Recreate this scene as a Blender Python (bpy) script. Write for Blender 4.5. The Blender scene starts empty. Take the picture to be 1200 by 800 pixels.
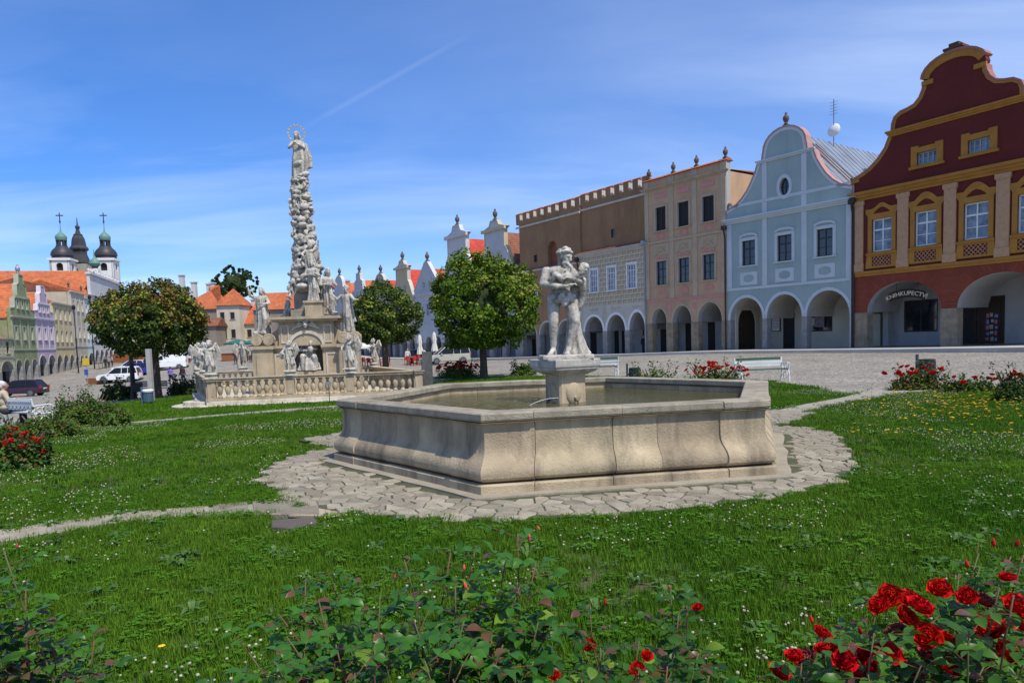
import bpy, bmesh, math, random
import numpy as np
from mathutils import Vector, Matrix, noise as mnoise
from mathutils.geometry import tessellate_polygon
random.seed(7); rng = np.random.default_rng(7)
PI = math.pi
scene = bpy.context.scene
COL = scene.collection
R = math.radians

# ------------------------------------------------------------------ camera, world, sun, exposure
FPX, PITCH, ROLL, YH, HC = 820.0, R(4.2), R(1.8), 398.0, 1.7
cam_data = bpy.data.cameras.new('camera'); cam = bpy.data.objects.new('camera', cam_data); COL.objects.link(cam)
cam_data.sensor_width = 36.0; cam_data.lens = FPX/1200*36.0
cam_data.clip_start = 0.05; cam_data.clip_end = 5000
cam_data.shift_y = ((YH+FPX*math.tan(PITCH))-400)/1200.0
cam.matrix_world = Matrix.Translation((0, 0, HC)) @ (Matrix.Rotation(PI/2-PITCH, 4, 'X') @ Matrix.Rotation(-ROLL, 4, 'Z'))
scene.camera = cam

def ray(px, py):
    cyy = YH+FPX*math.tan(PITCH)
    u, v = (px-600)/FPX, -(py-cyy)/FPX
    c, s = math.cos(ROLL), math.sin(ROLL)
    u, v = u*c+v*s, -u*s+v*c
    return Vector((u, math.cos(PITCH)+v*math.sin(PITCH), -math.sin(PITCH)+v*math.cos(PITCH)))
SUN_EL, SUN_AZ = R(57), R(140.5)        # azimuth clockwise from +Y towards +X
world = bpy.data.worlds.new('World'); scene.world = world; world.use_nodes = True
wn = world.node_tree; wn.nodes.clear()
def wnode(t, **k):
    n = wn.nodes.new(t)
    for a, b in k.items(): setattr(n, a, b)
    return n
sky = wnode('ShaderNodeTexSky', sky_type='NISHITA', sun_disc=False, sun_elevation=SUN_EL, sun_rotation=SUN_AZ,
            altitude=300, air_density=1.0, dust_density=0.3, ozone_density=5.5)
bgn = wnode('ShaderNodeBackground'); bgn.inputs[1].default_value = 0.13
out = wnode('ShaderNodeOutputWorld')
tc = wnode('ShaderNodeTexCoord')
# thin cirrus: stretched noise on a plane far above
sep = wnode('ShaderNodeSeparateXYZ'); wn.links.new(tc.outputs['Generated'], sep.inputs[0])
zmx = wnode('ShaderNodeMath', operation='MAXIMUM'); wn.links.new(sep.outputs[2], zmx.inputs[0]); zmx.inputs[1].default_value = 0.0
zad = wnode('ShaderNodeMath', operation='ADD'); wn.links.new(zmx.outputs[0], zad.inputs[0]); zad.inputs[1].default_value = 0.09
dv = wnode('ShaderNodeVectorMath', operation='SCALE')
inv = wnode('ShaderNodeMath', operation='DIVIDE'); inv.inputs[0].default_value = 1.0; wn.links.new(zad.outputs[0], inv.inputs[1])
wn.links.new(tc.outputs['Generated'], dv.inputs[0]); wn.links.new(inv.outputs[0], dv.inputs['Scale'])
mp = wnode('ShaderNodeMapping'); mp.inputs['Rotation'].default_value = (0, 0, R(-38)); mp.inputs['Scale'].default_value = (0.30, 0.85, 0.0)
mp.inputs['Location'].default_value = (3.3, 1.1, 0)
wn.links.new(dv.outputs[0], mp.inputs[0])
n1 = wnode('ShaderNodeTexNoise'); n1.inputs['Scale'].default_value = 1.3; n1.inputs['Detail'].default_value = 9; n1.inputs['Roughness'].default_value = 0.55
n1.inputs['Distortion'].default_value = 0.7
wn.links.new(mp.outputs[0], n1.inputs['Vector'])
r1 = wnode('ShaderNodeMapRange'); r1.inputs[1].default_value = 0.36; r1.inputs[2].default_value = 0.86; r1.inputs[3].default_value = 0; r1.inputs[4].default_value = 0.5
wn.links.new(n1.outputs[0], r1.inputs[0])
mp2 = wnode('ShaderNodeMapping'); mp2.inputs['Scale'].default_value = (0.35, 0.35, 0.0); mp2.inputs['Location'].default_value = (1.7, 4.2, 0)
wn.links.new(dv.outputs[0], mp2.inputs[0])
n2 = wnode('ShaderNodeTexNoise'); n2.inputs['Scale'].default_value = 1.0; n2.inputs['Detail'].default_value = 3
wn.links.new(mp2.outputs[0], n2.inputs['Vector'])
r2 = wnode('ShaderNodeMapRange'); r2.inputs[1].default_value = 0.33; r2.inputs[2].default_value = 0.62
wn.links.new(n2.outputs[0], r2.inputs[0])
cm = wnode('ShaderNodeMath', operation='MULTIPLY'); wn.links.new(r1.outputs[0], cm.inputs[0]); wn.links.new(r2.outputs[0], cm.inputs[1])
mix = wnode('ShaderNodeMix', data_type='RGBA'); mix.inputs['B'].default_value = (8.2, 9.3, 11.2, 1)
hs = wnode('ShaderNodeHueSaturation'); hs.inputs['Saturation'].default_value = 1.3; hs.inputs['Value'].default_value = 1.0
wn.links.new(sky.outputs[0], hs.inputs['Color'])
tint = wnode('ShaderNodeMix', data_type='RGBA', blend_type='MULTIPLY'); tint.inputs['Factor'].default_value = 1.0; tint.inputs['B'].default_value = (1.16, 1.13, 1.42, 1)
wn.links.new(hs.outputs[0], tint.inputs['A']); wn.links.new(tint.outputs['Result'], mix.inputs['A'])
vx = wnode('ShaderNodeMapRange'); vx.inputs[1].default_value = -0.7; vx.inputs[2].default_value = 0.8; vx.inputs[3].default_value = 0.02; vx.inputs[4].default_value = 0.2; wn.links.new(sep.outputs[0], vx.inputs[0])
va = wnode('ShaderNodeMath', operation='ADD', use_clamp=True); wn.links.new(cm.outputs[0], va.inputs[0]); wn.links.new(vx.outputs[0], va.inputs[1])
# contrail: a thin streak high up, given by two planes through the sky
cA = Vector((ray(352,152))).normalized(); cB = Vector((ray(548,42))).normalized(); cN = cA.cross(cB).normalized()
dt = wnode('ShaderNodeVectorMath', operation='DOT_PRODUCT'); wn.links.new(tc.outputs['Generated'], dt.inputs[0]); dt.inputs[1].default_value = cN
ab = wnode('ShaderNodeMath', operation='ABSOLUTE'); wn.links.new(dt.outputs['Value'], ab.inputs[0])
cl = wnode('ShaderNodeMapRange'); cl.inputs[1].default_value = 0.0; cl.inputs[2].default_value = 0.0045; cl.inputs[3].default_value = 0.05; cl.inputs[4].default_value = 0.0; wn.links.new(ab.outputs[0], cl.inputs[0])
cC = (cA+cB).normalized(); d2 = wnode('ShaderNodeVectorMath', operation='DOT_PRODUCT'); wn.links.new(tc.outputs['Generated'], d2.inputs[0]); d2.inputs[1].default_value = cC
c2 = wnode('ShaderNodeMapRange'); c2.inputs[1].default_value = cC.dot(cA)-.001; c2.inputs[2].default_value = cC.dot(cA)+.006; wn.links.new(d2.outputs['Value'], c2.inputs[0])
c3 = wnode('ShaderNodeMath', operation='MULTIPLY'); wn.links.new(cl.outputs[0], c3.inputs[0]); wn.links.new(c2.outputs[0], c3.inputs[1])
vb = wnode('ShaderNodeMath', operation='ADD', use_clamp=True); wn.links.new(va.outputs[0], vb.inputs[0]); wn.links.new(c3.outputs[0], vb.inputs[1])
wn.links.new(vb.outputs[0], mix.inputs['Factor'])
wn.links.new(mix.outputs['Result'], bgn.inputs[0]); wn.links.new(bgn.outputs[0], out.inputs[0])

sd = bpy.data.lights.new('sun', 'SUN'); sd.energy = 5.0; sd.angle = R(0.55); sd.color = (1.0, 0.945, 0.83)
sun = bpy.data.objects.new('sun', sd); COL.objects.link(sun)
sdir = Vector((math.sin(SUN_AZ)*math.cos(SUN_EL), math.cos(SUN_AZ)*math.cos(SUN_EL), math.sin(SUN_EL)))
sun.rotation_euler = sdir.to_track_quat('Z', 'Y').to_euler()
vs = scene.view_settings; vs.view_transform = 'Standard'; vs.look = 'None'; vs.gamma = 1.0; vs.exposure = -0.08; vs.use_curve_mapping = False
cy = scene.cycles; cy.max_bounces = 7; cy.diffuse_bounces = 2; cy.glossy_bounces = 3; cy.transmission_bounces = 4; cy.transparent_max_bounces = 12
cy.use_denoising = True; cy.sample_clamp_indirect = 6.0

# ------------------------------------------------------------------ survey: where a sight line meets a distance or the ground
def atY(px, py, Y):
    d = ray(px, py); d = d*(Y/d.y); return Vector((d.x, d.y, d.z+HC))
# surveyed heights of the square (x, y, z)
CTRL = np.array([(0,0,0),(-3,6,0),(5,6,0),(1,14,0),(8,12,0),(0,3,0),(-8,4,0),(9,4,0),(-5,14,0),(-6,10,0),(1,10,0),
 (-9.9,22.9,-.15),(-3.3,24.2,-.15),(-6,30,-.18),(-13,29.3,-.3),(.75,30,.0),(-1.3,32,0),(-7.7,43,-.1),(14.7,25,0),(9,25,0),(10.8,22,0),(10,14,0),(20,20,.15),
 (21,43,.5),(27,33,.62),(15.6,50.6,.42),(10.9,57,.22),(6,64,.08),(0,72.7,-.15),(-6,82,-.3),(-20,100,-.3),(-6.3,70,-.45),(-32,85,.0),(-40,108,.6),(-57,140,2.6),(-65,140,2.7),(-54,112,1.0),
 (-31.5,66,-1.45),(-43.7,78,-1.65),(-43.4,62,-1.9),(-17.7,34,-.62),(-19.5,36,-.68),(-61,79,-1.35),(-63,87,-1.25),(-67,100,-.95),(-72,115,-.5),(-76,128,-.2),
 (-14.3,20,-.3),(-10,14,-.1),(-25,40,-1.05),(60,0,1),(0,-60,0),(-60,0,-1.2),(-90,60,-1.6),(80,60,1.5),(40,130,0),(0,140,.6),(-100,150,1.5),(-50,200,4),(60,220,2),(-200,200,3),(200,200,3),(200,-50,1),(-200,-50,-1)], float)
def _tps():
    X = CTRL[:, :2]/50; n = len(X)
    d = np.linalg.norm(X[:, None]-X[None], axis=2)
    K = np.where(d > 0, d*d*np.log(d+1e-12), 0)+np.eye(n)*0.0006
    Pm = np.hstack([np.ones((n, 1)), X]); A = np.zeros((n+3, n+3)); A[:n, :n] = K; A[:n, n:] = Pm; A[n:, :n] = Pm.T
    return np.linalg.solve(A, np.concatenate([CTRL[:, 2], np.zeros(3)]))
_W = _tps()
def gz_arr(x, y):
    q = np.stack([np.asarray(x, float).ravel(), np.asarray(y, float).ravel()], 1)/50; X = CTRL[:, :2]/50
    res = np.zeros(len(q))
    for a in range(0, len(q), 20000):
        b = q[a:a+20000]
        d = np.linalg.norm(b[:, None]-X[None], axis=2)
        res[a:a+20000] = np.where(d > 0, d*d*np.log(d+1e-12), 0)@_W[:-3]+_W[-3]+b@_W[-2:]
    # dead level around the fountain
    r = np.hypot(q[:, 0]*50-.81, q[:, 1]*50-10.78)
    f = np.clip((r-6.0)/4.0, 0, 1); f = f*f*(3-2*f)
    return (res*f)
def gz(x, y): return float(gz_arr([x], [y])[0])
def hit(px, py):
    d = ray(px, py); t = 1.7/max(-d.z, 1e-4)
    lo = 1.0
    Y = np.linspace(2, 220, 1500); k = Y/d.y
    zr = HC+d.z*k; g = gz_arr(d.x*k, Y); i = np.argmax(zr < g)
    if not (zr < g).any(): i = len(Y)-1
    a, b = (Y[i-1] if i else 1.0), Y[i]
    for _ in range(20):
        m = (a+b)/2; kk = m/d.y
        if HC+d.z*kk < gz(d.x*kk, m): b = m
        else: a = m
    kk = b/d.y
    return Vector((d.x*kk, b, gz(d.x*kk, b)))
def facade_origin(a, P0, s):
    D = Vector((math.sin(R(a)), math.cos(R(a)), 0)); return P0+D*s

# ------------------------------------------------------------------ materials
MATS = {}
def mat(name, c1, c2=None, scale=3.0, rough=0.8, bump=0.0, bscale=30.0, rnd=0.0, spec=0.3, metal=0.0, detail=6.0, coord='POS',
        streak=None, transl=0.0, contrast=(0.35, 0.65), hollow_dark=0):
    if name in MATS: return MATS[name]
    m = bpy.data.materials.new(name); m.use_nodes = True; nt = m.node_tree; N = nt.nodes; L = nt.links
    b = N['Principled BSDF']; b.inputs['Roughness'].default_value = rough; b.inputs['Metallic'].default_value = metal
    b.inputs['Specular IOR Level'].default_value = spec
    c2 = c2 or tuple(x*0.75 for x in c1)
    if coord == 'POS': g = N.new('ShaderNodeNewGeometry'); vec = g.outputs['Position']
    else: g = N.new('ShaderNodeTexCoord'); vec = g.outputs['Object']
    nz = N.new('ShaderNodeTexNoise'); nz.inputs['Scale'].default_value = scale; nz.inputs['Detail'].default_value = detail; nz.inputs['Roughness'].default_value = .62
    L.new(vec, nz.inputs['Vector'])
    mr = N.new('ShaderNodeMapRange'); mr.inputs[1].default_value = contrast[0]; mr.inputs[2].default_value = contrast[1]; L.new(nz.outputs[0], mr.inputs[0])
    mx = N.new('ShaderNodeMix'); mx.data_type = 'RGBA'; mx.inputs['A'].default_value = (*c1, 1); mx.inputs['B'].default_value = (*c2, 1)
    L.new(mr.outputs[0], mx.inputs['Factor']); col = mx.outputs['Result']
    if streak:      # (colour, strength, scale): dirt that has its own shape
        mpn = N.new('ShaderNodeMapping'); mpn.inputs['Scale'].default_value = (streak[2], streak[2], streak[2]*0.16); L.new(vec, mpn.inputs[0])
        ns = N.new('ShaderNodeTexNoise'); ns.inputs['Scale'].default_value = 1.0; ns.inputs['Detail'].default_value = 8; ns.inputs['Roughness'].default_value = .7
        L.new(mpn.outputs[0], ns.inputs['Vector'])
        m2 = N.new('ShaderNodeMapRange'); m2.inputs[1].default_value = 0.48; m2.inputs[2].default_value = 0.70; m2.inputs[4].default_value = streak[1]; L.new(ns.outputs[0], m2.inputs[0])
        x2 = N.new('ShaderNodeMix'); x2.data_type = 'RGBA'; x2.inputs['B'].default_value = (*streak[0], 1); L.new(col, x2.inputs['A']); L.new(m2.outputs[0], x2.inputs['Factor']); col = x2.outputs['Result']
    if hollow_dark:  # darkens the hollows of the mesh, read from pointiness
        g2 = N.new('ShaderNodeNewGeometry'); mq = N.new('ShaderNodeMapRange'); mq.inputs[1].default_value = .53; mq.inputs[2].default_value = .40; mq.inputs[3].default_value = 0; mq.inputs[4].default_value = hollow_dark
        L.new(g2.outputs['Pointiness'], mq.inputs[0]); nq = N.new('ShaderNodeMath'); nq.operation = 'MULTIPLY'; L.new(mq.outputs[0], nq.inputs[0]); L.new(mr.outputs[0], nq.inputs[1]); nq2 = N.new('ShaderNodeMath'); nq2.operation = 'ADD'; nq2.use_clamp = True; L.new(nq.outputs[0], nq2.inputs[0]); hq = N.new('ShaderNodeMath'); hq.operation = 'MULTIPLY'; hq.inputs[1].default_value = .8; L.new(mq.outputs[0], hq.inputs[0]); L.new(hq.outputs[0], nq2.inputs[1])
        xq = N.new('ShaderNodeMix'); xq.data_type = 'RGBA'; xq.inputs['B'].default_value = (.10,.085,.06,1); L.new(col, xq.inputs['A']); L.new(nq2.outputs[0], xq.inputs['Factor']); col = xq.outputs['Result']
    if rnd:
        oi = N.new('ShaderNodeObjectInfo'); hv = N.new('ShaderNodeHueSaturation'); r_ = N.new('ShaderNodeMapRange'); r_.inputs[3].default_value = 1-rnd; r_.inputs[4].default_value = 1+rnd
        L.new(oi.outputs['Random'], r_.inputs[0]); L.new(r_.outputs[0], hv.inputs['Value']); L.new(col, hv.inputs['Color'])
        r3 = N.new('ShaderNodeMapRange'); r3.inputs[3].default_value = .5-rnd*.02; r3.inputs[4].default_value = .5+rnd*.02
        fr = N.new('ShaderNodeMath'); fr.operation = 'FRACT'; ml = N.new('ShaderNodeMath'); ml.operation = 'MULTIPLY'; ml.inputs[1].default_value = 17.3
        L.new(oi.outputs['Random'], ml.inputs[0]); L.new(ml.outputs[0], fr.inputs[0]); L.new(fr.outputs[0], r3.inputs[0]); L.new(r3.outputs[0], hv.inputs['Hue'])
        col = hv.outputs[0]
    L.new(col, b.inputs['Base Color'])
    if bump:
        nb = N.new('ShaderNodeTexNoise'); nb.inputs['Scale'].default_value = bscale; nb.inputs['Detail'].default_value = 5; L.new(vec, nb.inputs['Vector'])
        bp = N.new('ShaderNodeBump'); bp.inputs['Strength'].default_value = bump; bp.inputs['Distance'].default_value = 0.02
        L.new(nb.outputs[0], bp.inputs['Height']); L.new(bp.outputs[0], b.inputs['Normal'])
    if transl:
        tr = N.new('ShaderNodeBsdfTranslucent'); L.new(col, tr.inputs[0]); ms = N.new('ShaderNodeMixShader'); ms.inputs[0].default_value = transl
        L.new(b.outputs[0], ms.inputs[1]); L.new(tr.outputs[0], ms.inputs[2]); L.new(ms.outputs[0], N['Material Output'].inputs[0])
    m['col_socket'] = 1
    MATS[name] = m; return m

# ------------------------------------------------------------------ mesh helpers
class MB:
    def __init__(s): s.v = []; s.f = []; s.m = []
    def add(s, vs, fs, mi=0):
        o = len(s.v); s.v += [tuple(v) for v in vs]; s.f += [tuple(i+o for i in f) for f in fs]; s.m += [mi]*len(fs); return s
    def box(s, x0, y0, z0, x1, y1, z1, mi=0, M=None):
        vs = [(x0,y0,z0),(x1,y0,z0),(x1,y1,z0),(x0,y1,z0),(x0,y0,z1),(x1,y0,z1),(x1,y1,z1),(x0,y1,z1)]
        if M is not None: vs = [M@Vector(v) for v in vs]
        return s.add(vs, [(0,3,2,1),(4,5,6,7),(0,1,5,4),(1,2,6,5),(2,3,7,6),(3,0,4,7)], mi)
    def cbox(s, c, d, mi=0, rz=0.0):
        M = Matrix.Translation(c)@Matrix.Rotation(rz, 4, 'Z'); x, y, z = (k/2 for k in d)
        return s.box(-x,-y,-z,x,y,z,mi,M)
    def prism(s, poly, z0, z1, mi=0, bev=0.0):      # poly ccw in xy; optional chamfered top
        n = len(poly); z1b = z1
        vs = [(x,y,z0) for x,y in poly]
        if bev:
            c = Vector((sum(p[0] for p in poly)/n, sum(p[1] for p in poly)/n))
            vs += [(x,y,z1-bev) for x,y in poly]
            for x,y in poly:
                d = c-Vector((x,y)); l = max(d.length, 1e-6); d = d/l*min(bev*1.2, l*.4); vs.append((x+d.x,y+d.y,z1))
            fs = [tuple(range(2*n,3*n))]
            for i in range(n):
                j = (i+1)%n; fs += [(i,j,n+j,n+i),(n+i,n+j,2*n+j,2*n+i)]
        else:
            vs += [(x,y,z1) for x,y in poly]; fs = [tuple(range(n,2*n)), tuple(range(n-1,-1,-1))]
            for i in range(n): j = (i+1)%n; fs.append((i,j,n+j,n+i))
        return s.add(vs, fs, mi)
    def lathe(s, prof, seg=12, c=(0,0,0), mi=0, M=None, sx=1, sy=1):       # prof [(r,z)]
        vs = []; fs = []
        for r, z in prof:
            for k in range(seg):
                a = 2*PI*k/seg; vs.append((c[0]+r*math.cos(a)*sx, c[1]+r*math.sin(a)*sy, c[2]+z))
        n = len(prof)
        for i in range(n-1):
            for k in range(seg):
                j = (k+1)%seg; fs.append((i*seg+k, i*seg+j, (i+1)*seg+j, (i+1)*seg+k))
        fs.append(tuple(range(seg-1,-1,-1))); fs.append(tuple((n-1)*seg+k for k in range(seg)))
        if M is not None: vs = [M@Vector(v) for v in vs]
        return s.add(vs, fs, mi)
    def tube(s, pts, rad, seg=6, mi=0):
        pts = [Vector(p) for p in pts]; n = len(pts)
        rads = rad if isinstance(rad, (list, tuple)) else [rad]*n
        vs = []; fs = []
        up = Vector((0,0,1))
        for i, p in enumerate(pts):
            d = (pts[min(i+1,n-1)]-pts[max(i-1,0)]); d = d.normalized() if d.length > 1e-9 else Vector((0,0,1))
            a = d.cross(up if abs(d.z) < .95 else Vector((1,0,0))).normalized(); b = d.cross(a)
            for k in range(seg):
                t = 2*PI*k/seg; vs.append(p+(a*math.cos(t)+b*math.sin(t))*rads[i])
        for i in range(n-1):
            for k in range(seg):
                j = (k+1)%seg; fs.append((i*seg+k,(i+1)*seg+k,(i+1)*seg+j,i*seg+j))
        fs.append(tuple(range(seg))); fs.append(tuple((n-1)*seg+k for k in range(seg-1,-1,-1)))
        return s.add(vs, fs, mi)
    def ell(s, c, r, seg=12, rings=8, mi=0, rot=None):
        vs = []; fs = []; c = Vector(c); r = (r,r,r) if not isinstance(r,(tuple,list)) else r
        for i in range(1, rings):
            t = PI*i/rings
            for k in range(seg):
                a = 2*PI*k/seg; vs.append(Vector((math.sin(t)*math.cos(a)*r[0], math.sin(t)*math.sin(a)*r[1], math.cos(t)*r[2])))
        vs += [Vector((0,0,r[2])), Vector((0,0,-r[2]))]; T, B = len(vs)-2, len(vs)-1
        for i in range(rings-2):
            for k in range(seg): j = (k+1)%seg; fs.append((i*seg+k,(i+1)*seg+k,(i+1)*seg+j,i*seg+j))
        for k in range(seg):
            j = (k+1)%seg; fs.append((T,k,j)); fs.append((B,(rings-2)*seg+j,(rings-2)*seg+k))
        if rot is not None: vs = [rot@v for v in vs]
        return s.add([c+v for v in vs], fs, mi)
    def cap(s, a, b, ra, rb, seg=10, mi=0):         # tapered capsule
        a, b = Vector(a), Vector(b); s.tube([a,b],[ra,rb],seg,mi); s.ell(a,ra,seg,6,mi); s.ell(b,rb,seg,6,mi); return s
    def plate(s, outer, holes, y0, y1, mi=0, mrev=None, back=False):        # facade sheet in xz, front at y0, reveals to y1
        mrev = mi if mrev is None else mrev
        loops = [outer]+list(holes); pts = [Vector((x,z,0)) for l in loops for x,z in l]
        tris = tessellate_polygon([[Vector((x,z,0)) for x,z in l] for l in loops])
        n = len(pts); vs = [(p.x,y0,p.y) for p in pts]+[(p.x,y1,p.y) for p in pts]
        fs = []; 
        for t in tris:
            a,b,c = (pts[i] for i in t)
            ar = (b.x-a.x)*(c.y-a.y)-(c.x-a.x)*(b.y-a.y)
            t = tuple(t) if ar > 0 else tuple(reversed(t))
            fs.append(t)
            if back: fs.append(tuple(i+n for i in reversed(t)))
        s.add(vs, fs, mi); o = 0; rv = []
        for l in loops:
            m = len(l)
            for i in range(m): j = (i+1)%m; rv.append((o+i,o+j,n+o+j,n+o+i))
            o += m
        base = len(s.v)-2*n; s.f += [tuple(i+base for i in f) for f in rv]; s.m += [mrev]*len(rv); return s
    def mesh(s, name, mats, smooth=False, fixn=False):
        me = bpy.data.meshes.new(name); me.from_pydata(s.v, [], s.f)
        for m in (mats if isinstance(mats,(list,tuple)) else [mats]): me.materials.append(m)
        if len(me.polygons) == len(s.m): me.polygons.foreach_set('material_index', s.m)
        if fixn:
            bm = bmesh.new(); bm.from_mesh(me); bmesh.ops.recalc_face_normals(bm, faces=bm.faces); bm.to_mesh(me); bm.free()
        if smooth:
            me.polygons.foreach_set('use_smooth', [True]*len(me.polygons))
            if smooth != 'all': me.set_sharp_from_angle(angle=R(35 if smooth is True else smooth))
        me.update(); return me
    def build(s, name, mats, parent=None, smooth=False, fixn=False, **k):
        return link(name, s.mesh(name, mats, smooth, fixn), parent, **k)
def link(name, me, parent=None, loc=None, rz=None, label=None, cat=None, group=None, kind=None, scale=None):
    o = bpy.data.objects.new(name, me); COL.objects.link(o)
    if parent is not None: o.parent = parent; CH.setdefault(parent.name, []).append(o)
    if loc is not None: o.location = loc
    if rz is not None: o.rotation_euler = (0,0,rz)
    if scale is not None: o.scale = scale if isinstance(scale,(tuple,list)) else (scale,)*3
    tag(o, label, cat, group, kind); return o
def tag(o, label=None, cat=None, group=None, kind=None):
    if label: o['label'] = label
    if cat: o['category'] = cat
    if group: o['group'] = group
    if kind: o['kind'] = kind
    return o
def thing(name, label, cat, loc=(0,0,0), rz=0.0, group=None, scale=None):
    return link(name, None, None, loc, rz, label, cat, group, scale=scale)
CH = {}
def copy_tree(root, loc=None, rz=None, label=None, group=None, scale=None):
    def rec(o, par):
        c = o.copy(); COL.objects.link(c); c.parent = par
        if par is not None: CH.setdefault(par.name, []).append(c)
        for ch in CH.get(o.name, []): rec(ch, c)
        return c
    r = rec(root, None)
    if loc is not None: r.location = loc
    if rz is not None: r.rotation_euler = (0,0,rz)
    if scale is not None: r.scale = scale if isinstance(scale,(tuple,list)) else (scale,)*3
    if label: r['label'] = label
    if group: r['group'] = group
    return r
def in_poly(x, y, poly):
    x = np.asarray(x); y = np.asarray(y); c = np.zeros(x.shape, bool); n = len(poly)
    for i in range(n):
        x1,y1 = poly[i]; x2,y2 = poly[(i+1)%n]
        if y1 == y2: continue
        c ^= ((y1 > y) != (y2 > y)) & (x < (x2-x1)*(y-y1)/(y2-y1)+x1)
    return c
# ------------------------------------------------------------------ ground, lawn, paths, paving
from mathutils.geometry import delaunay_2d_cdt
def plaza_mat():
    m = mat('plaza_cobbles', (.38,.345,.285), (.28,.255,.21), scale=.35, rough=.85, detail=9, streak=((.19,.178,.158), .5, .5))
    nt = m.node_tree; N = nt.nodes; L = nt.links; b = N['Principled BSDF']
    old = b.inputs['Base Color'].links[0].from_socket
    g = N.new('ShaderNodeNewGeometry'); vo = N.new('ShaderNodeTexVoronoi'); vo.feature = 'DISTANCE_TO_EDGE'; vo.inputs['Scale'].default_value = 5.5
    L.new(g.outputs['Position'], vo.inputs['Vector'])
    mr = N.new('ShaderNodeMapRange'); mr.inputs[1].default_value = .02; mr.inputs[2].default_value = .09; L.new(vo.outputs[0], mr.inputs[0])
    v2 = N.new('ShaderNodeTexVoronoi'); v2.inputs['Scale'].default_value = 5.5; L.new(g.outputs['Position'], v2.inputs['Vector'])
    hv = N.new('ShaderNodeHueSaturation'); r_ = N.new('ShaderNodeMapRange'); r_.inputs[3].default_value = .72; r_.inputs[4].default_value = 1.15
    L.new(v2.outputs['Color'], r_.inputs[0]); L.new(r_.outputs[0], hv.inputs['Value']); L.new(old, hv.inputs['Color'])
    mx = N.new('ShaderNodeMix'); mx.data_type = 'RGBA'; mx.inputs['A'].default_value = (.13,.115,.09,1); L.new(hv.outputs[0], mx.inputs['B']); L.new(mr.outputs[0], mx.inputs['Factor'])
    L.new(mx.outputs['Result'], b.inputs['Base Color'])
    bp = N.new('ShaderNodeBump'); bp.inputs['Strength'].default_value = .6; bp.inputs['Distance'].default_value = .03; L.new(mr.outputs[0], bp.inputs['Height']); L.new(bp.outputs[0], b.inputs['Normal'])
    return m
def grid_axis(lims):      # list of (from,to,step)
    a = []
    for p,q,st in lims: a += list(np.arange(p,q,st))
    return np.array(a+[lims[-1][1]])
gx = grid_axis([(-400,-100,25),(-100,-20,3),(-20,30,1.25),(30,100,5),(100,400,25)])
gy = grid_axis([(-60,0,6),(0,50,1.25),(50,160,3),(160,400,20),(400,900,100)])
GX, GY = np.meshgrid(gx, gy); GZ = gz_arr(GX, GY)-.05
nx_, ny_ = len(gx), len(gy)
gv = list(zip(GX.ravel().tolist(), GY.ravel().tolist(), GZ.ravel().tolist()))
gf = [(j*nx_+i, j*nx_+i+1, (j+1)*nx_+i+1, (j+1)*nx_+i) for j in range(ny_-1) for i in range(nx_-1)]
MB().add(gv, gf).build('square_ground', plaza_mat(), smooth='all', kind='structure', label='pale cobbled market square sloping away to the left')

def sheet(name, poly, dz, step, m, skirt=.06, **k):
    poly = [Vector((p[0],p[1])) for p in poly]
    pts = []; 
    for i, p in enumerate(poly):            # subdivide the outline
        q = poly[(i+1)%len(poly)]; n = max(1, int((q-p).length/step)); pts += [p+(q-p)*(j/n) for j in range(n)]
    nb = len(pts); edges = [(i,(i+1)%nb) for i in range(nb)]
    xs = [p.x for p in pts]; ys = [p.y for p in pts]
    X, Y = np.meshgrid(np.arange(min(xs),max(xs),step), np.arange(min(ys),max(ys),step)); X = X.ravel()+.013; Y = Y.ravel()+.017
    ins = in_poly(X, Y, [(p.x,p.y) for p in pts])
    P = np.array([(p.x,p.y) for p in pts])
    X, Y = X[ins], Y[ins]
    keep = [np.min((P[:,0]-x)**2+(P[:,1]-y)**2) > (step*.3)**2 for x,y in zip(X,Y)]
    allp = pts+[Vector((float(x),float(y))) for x,y,kk in zip(X,Y,keep) if kk]
    v, e, f, *_ = delaunay_2d_cdt(allp, edges, [], 1, 1e-5)
    z = gz_arr([p.x for p in v], [p.y for p in v])+dz
    mb = MB(); mb.add([(p.x,p.y,zz) for p,zz in zip(v,z)], [tuple(t) for t in f])
    # skirt
    zb = gz_arr([p.x for p in pts], [p.y for p in pts])
    sv = [(p.x,p.y,zz+dz) for p,zz in zip(pts,zb)]+[(p.x,p.y,zz+dz-skirt) for p,zz in zip(pts,zb)]
    mb.add(sv, [(i,(i+1)%nb,nb+(i+1)%nb,nb+i) for i in range(nb)])
    return mb.build(name, m, fixn=False, **k)
H = lambda px,py: tuple(hit(px,py)[:2])
lawn_poly = [(-14,-3),(-15,16.5),H(8,500),H(60,486),H(110,476),H(150,470),H(205,464),H(232,458),(-14.6,31),(-5.5,32),(-3.6,31.2),H(560,441.5),H(640,440),H(760,441),H(800,444),H(900,446),H(940,451),H(995,461),H(1025,457),H(1060,453.5),H(1195,455),(17.5,21),(24,14),(24,-3)]
soil = mat('lawn_soil', (.05,.085,.02), (.085,.08,.04), scale=1.2, rough=.95, bump=.8, bscale=25)
sheet('lawn_ground', lawn_poly, -.03, .8, soil, skirt=.12, kind='structure', label='green lawn with clover round the fountain')
pv_px = [(396,524),(360,531),(318,545),(306,556),(314,570),(330,577),(345,590),(390,599),(440,604),(520,609.5),(600,609.5),(700,605),(800,597),(860,589),(920,581),(965,571),(992,558),(1002,546),(996,532),(990,518),(972,507),(940,501),(905,500)]
FC = Vector((.81,10.78,0)); FR_ = 3.41; FTH = R(190.3)
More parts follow.
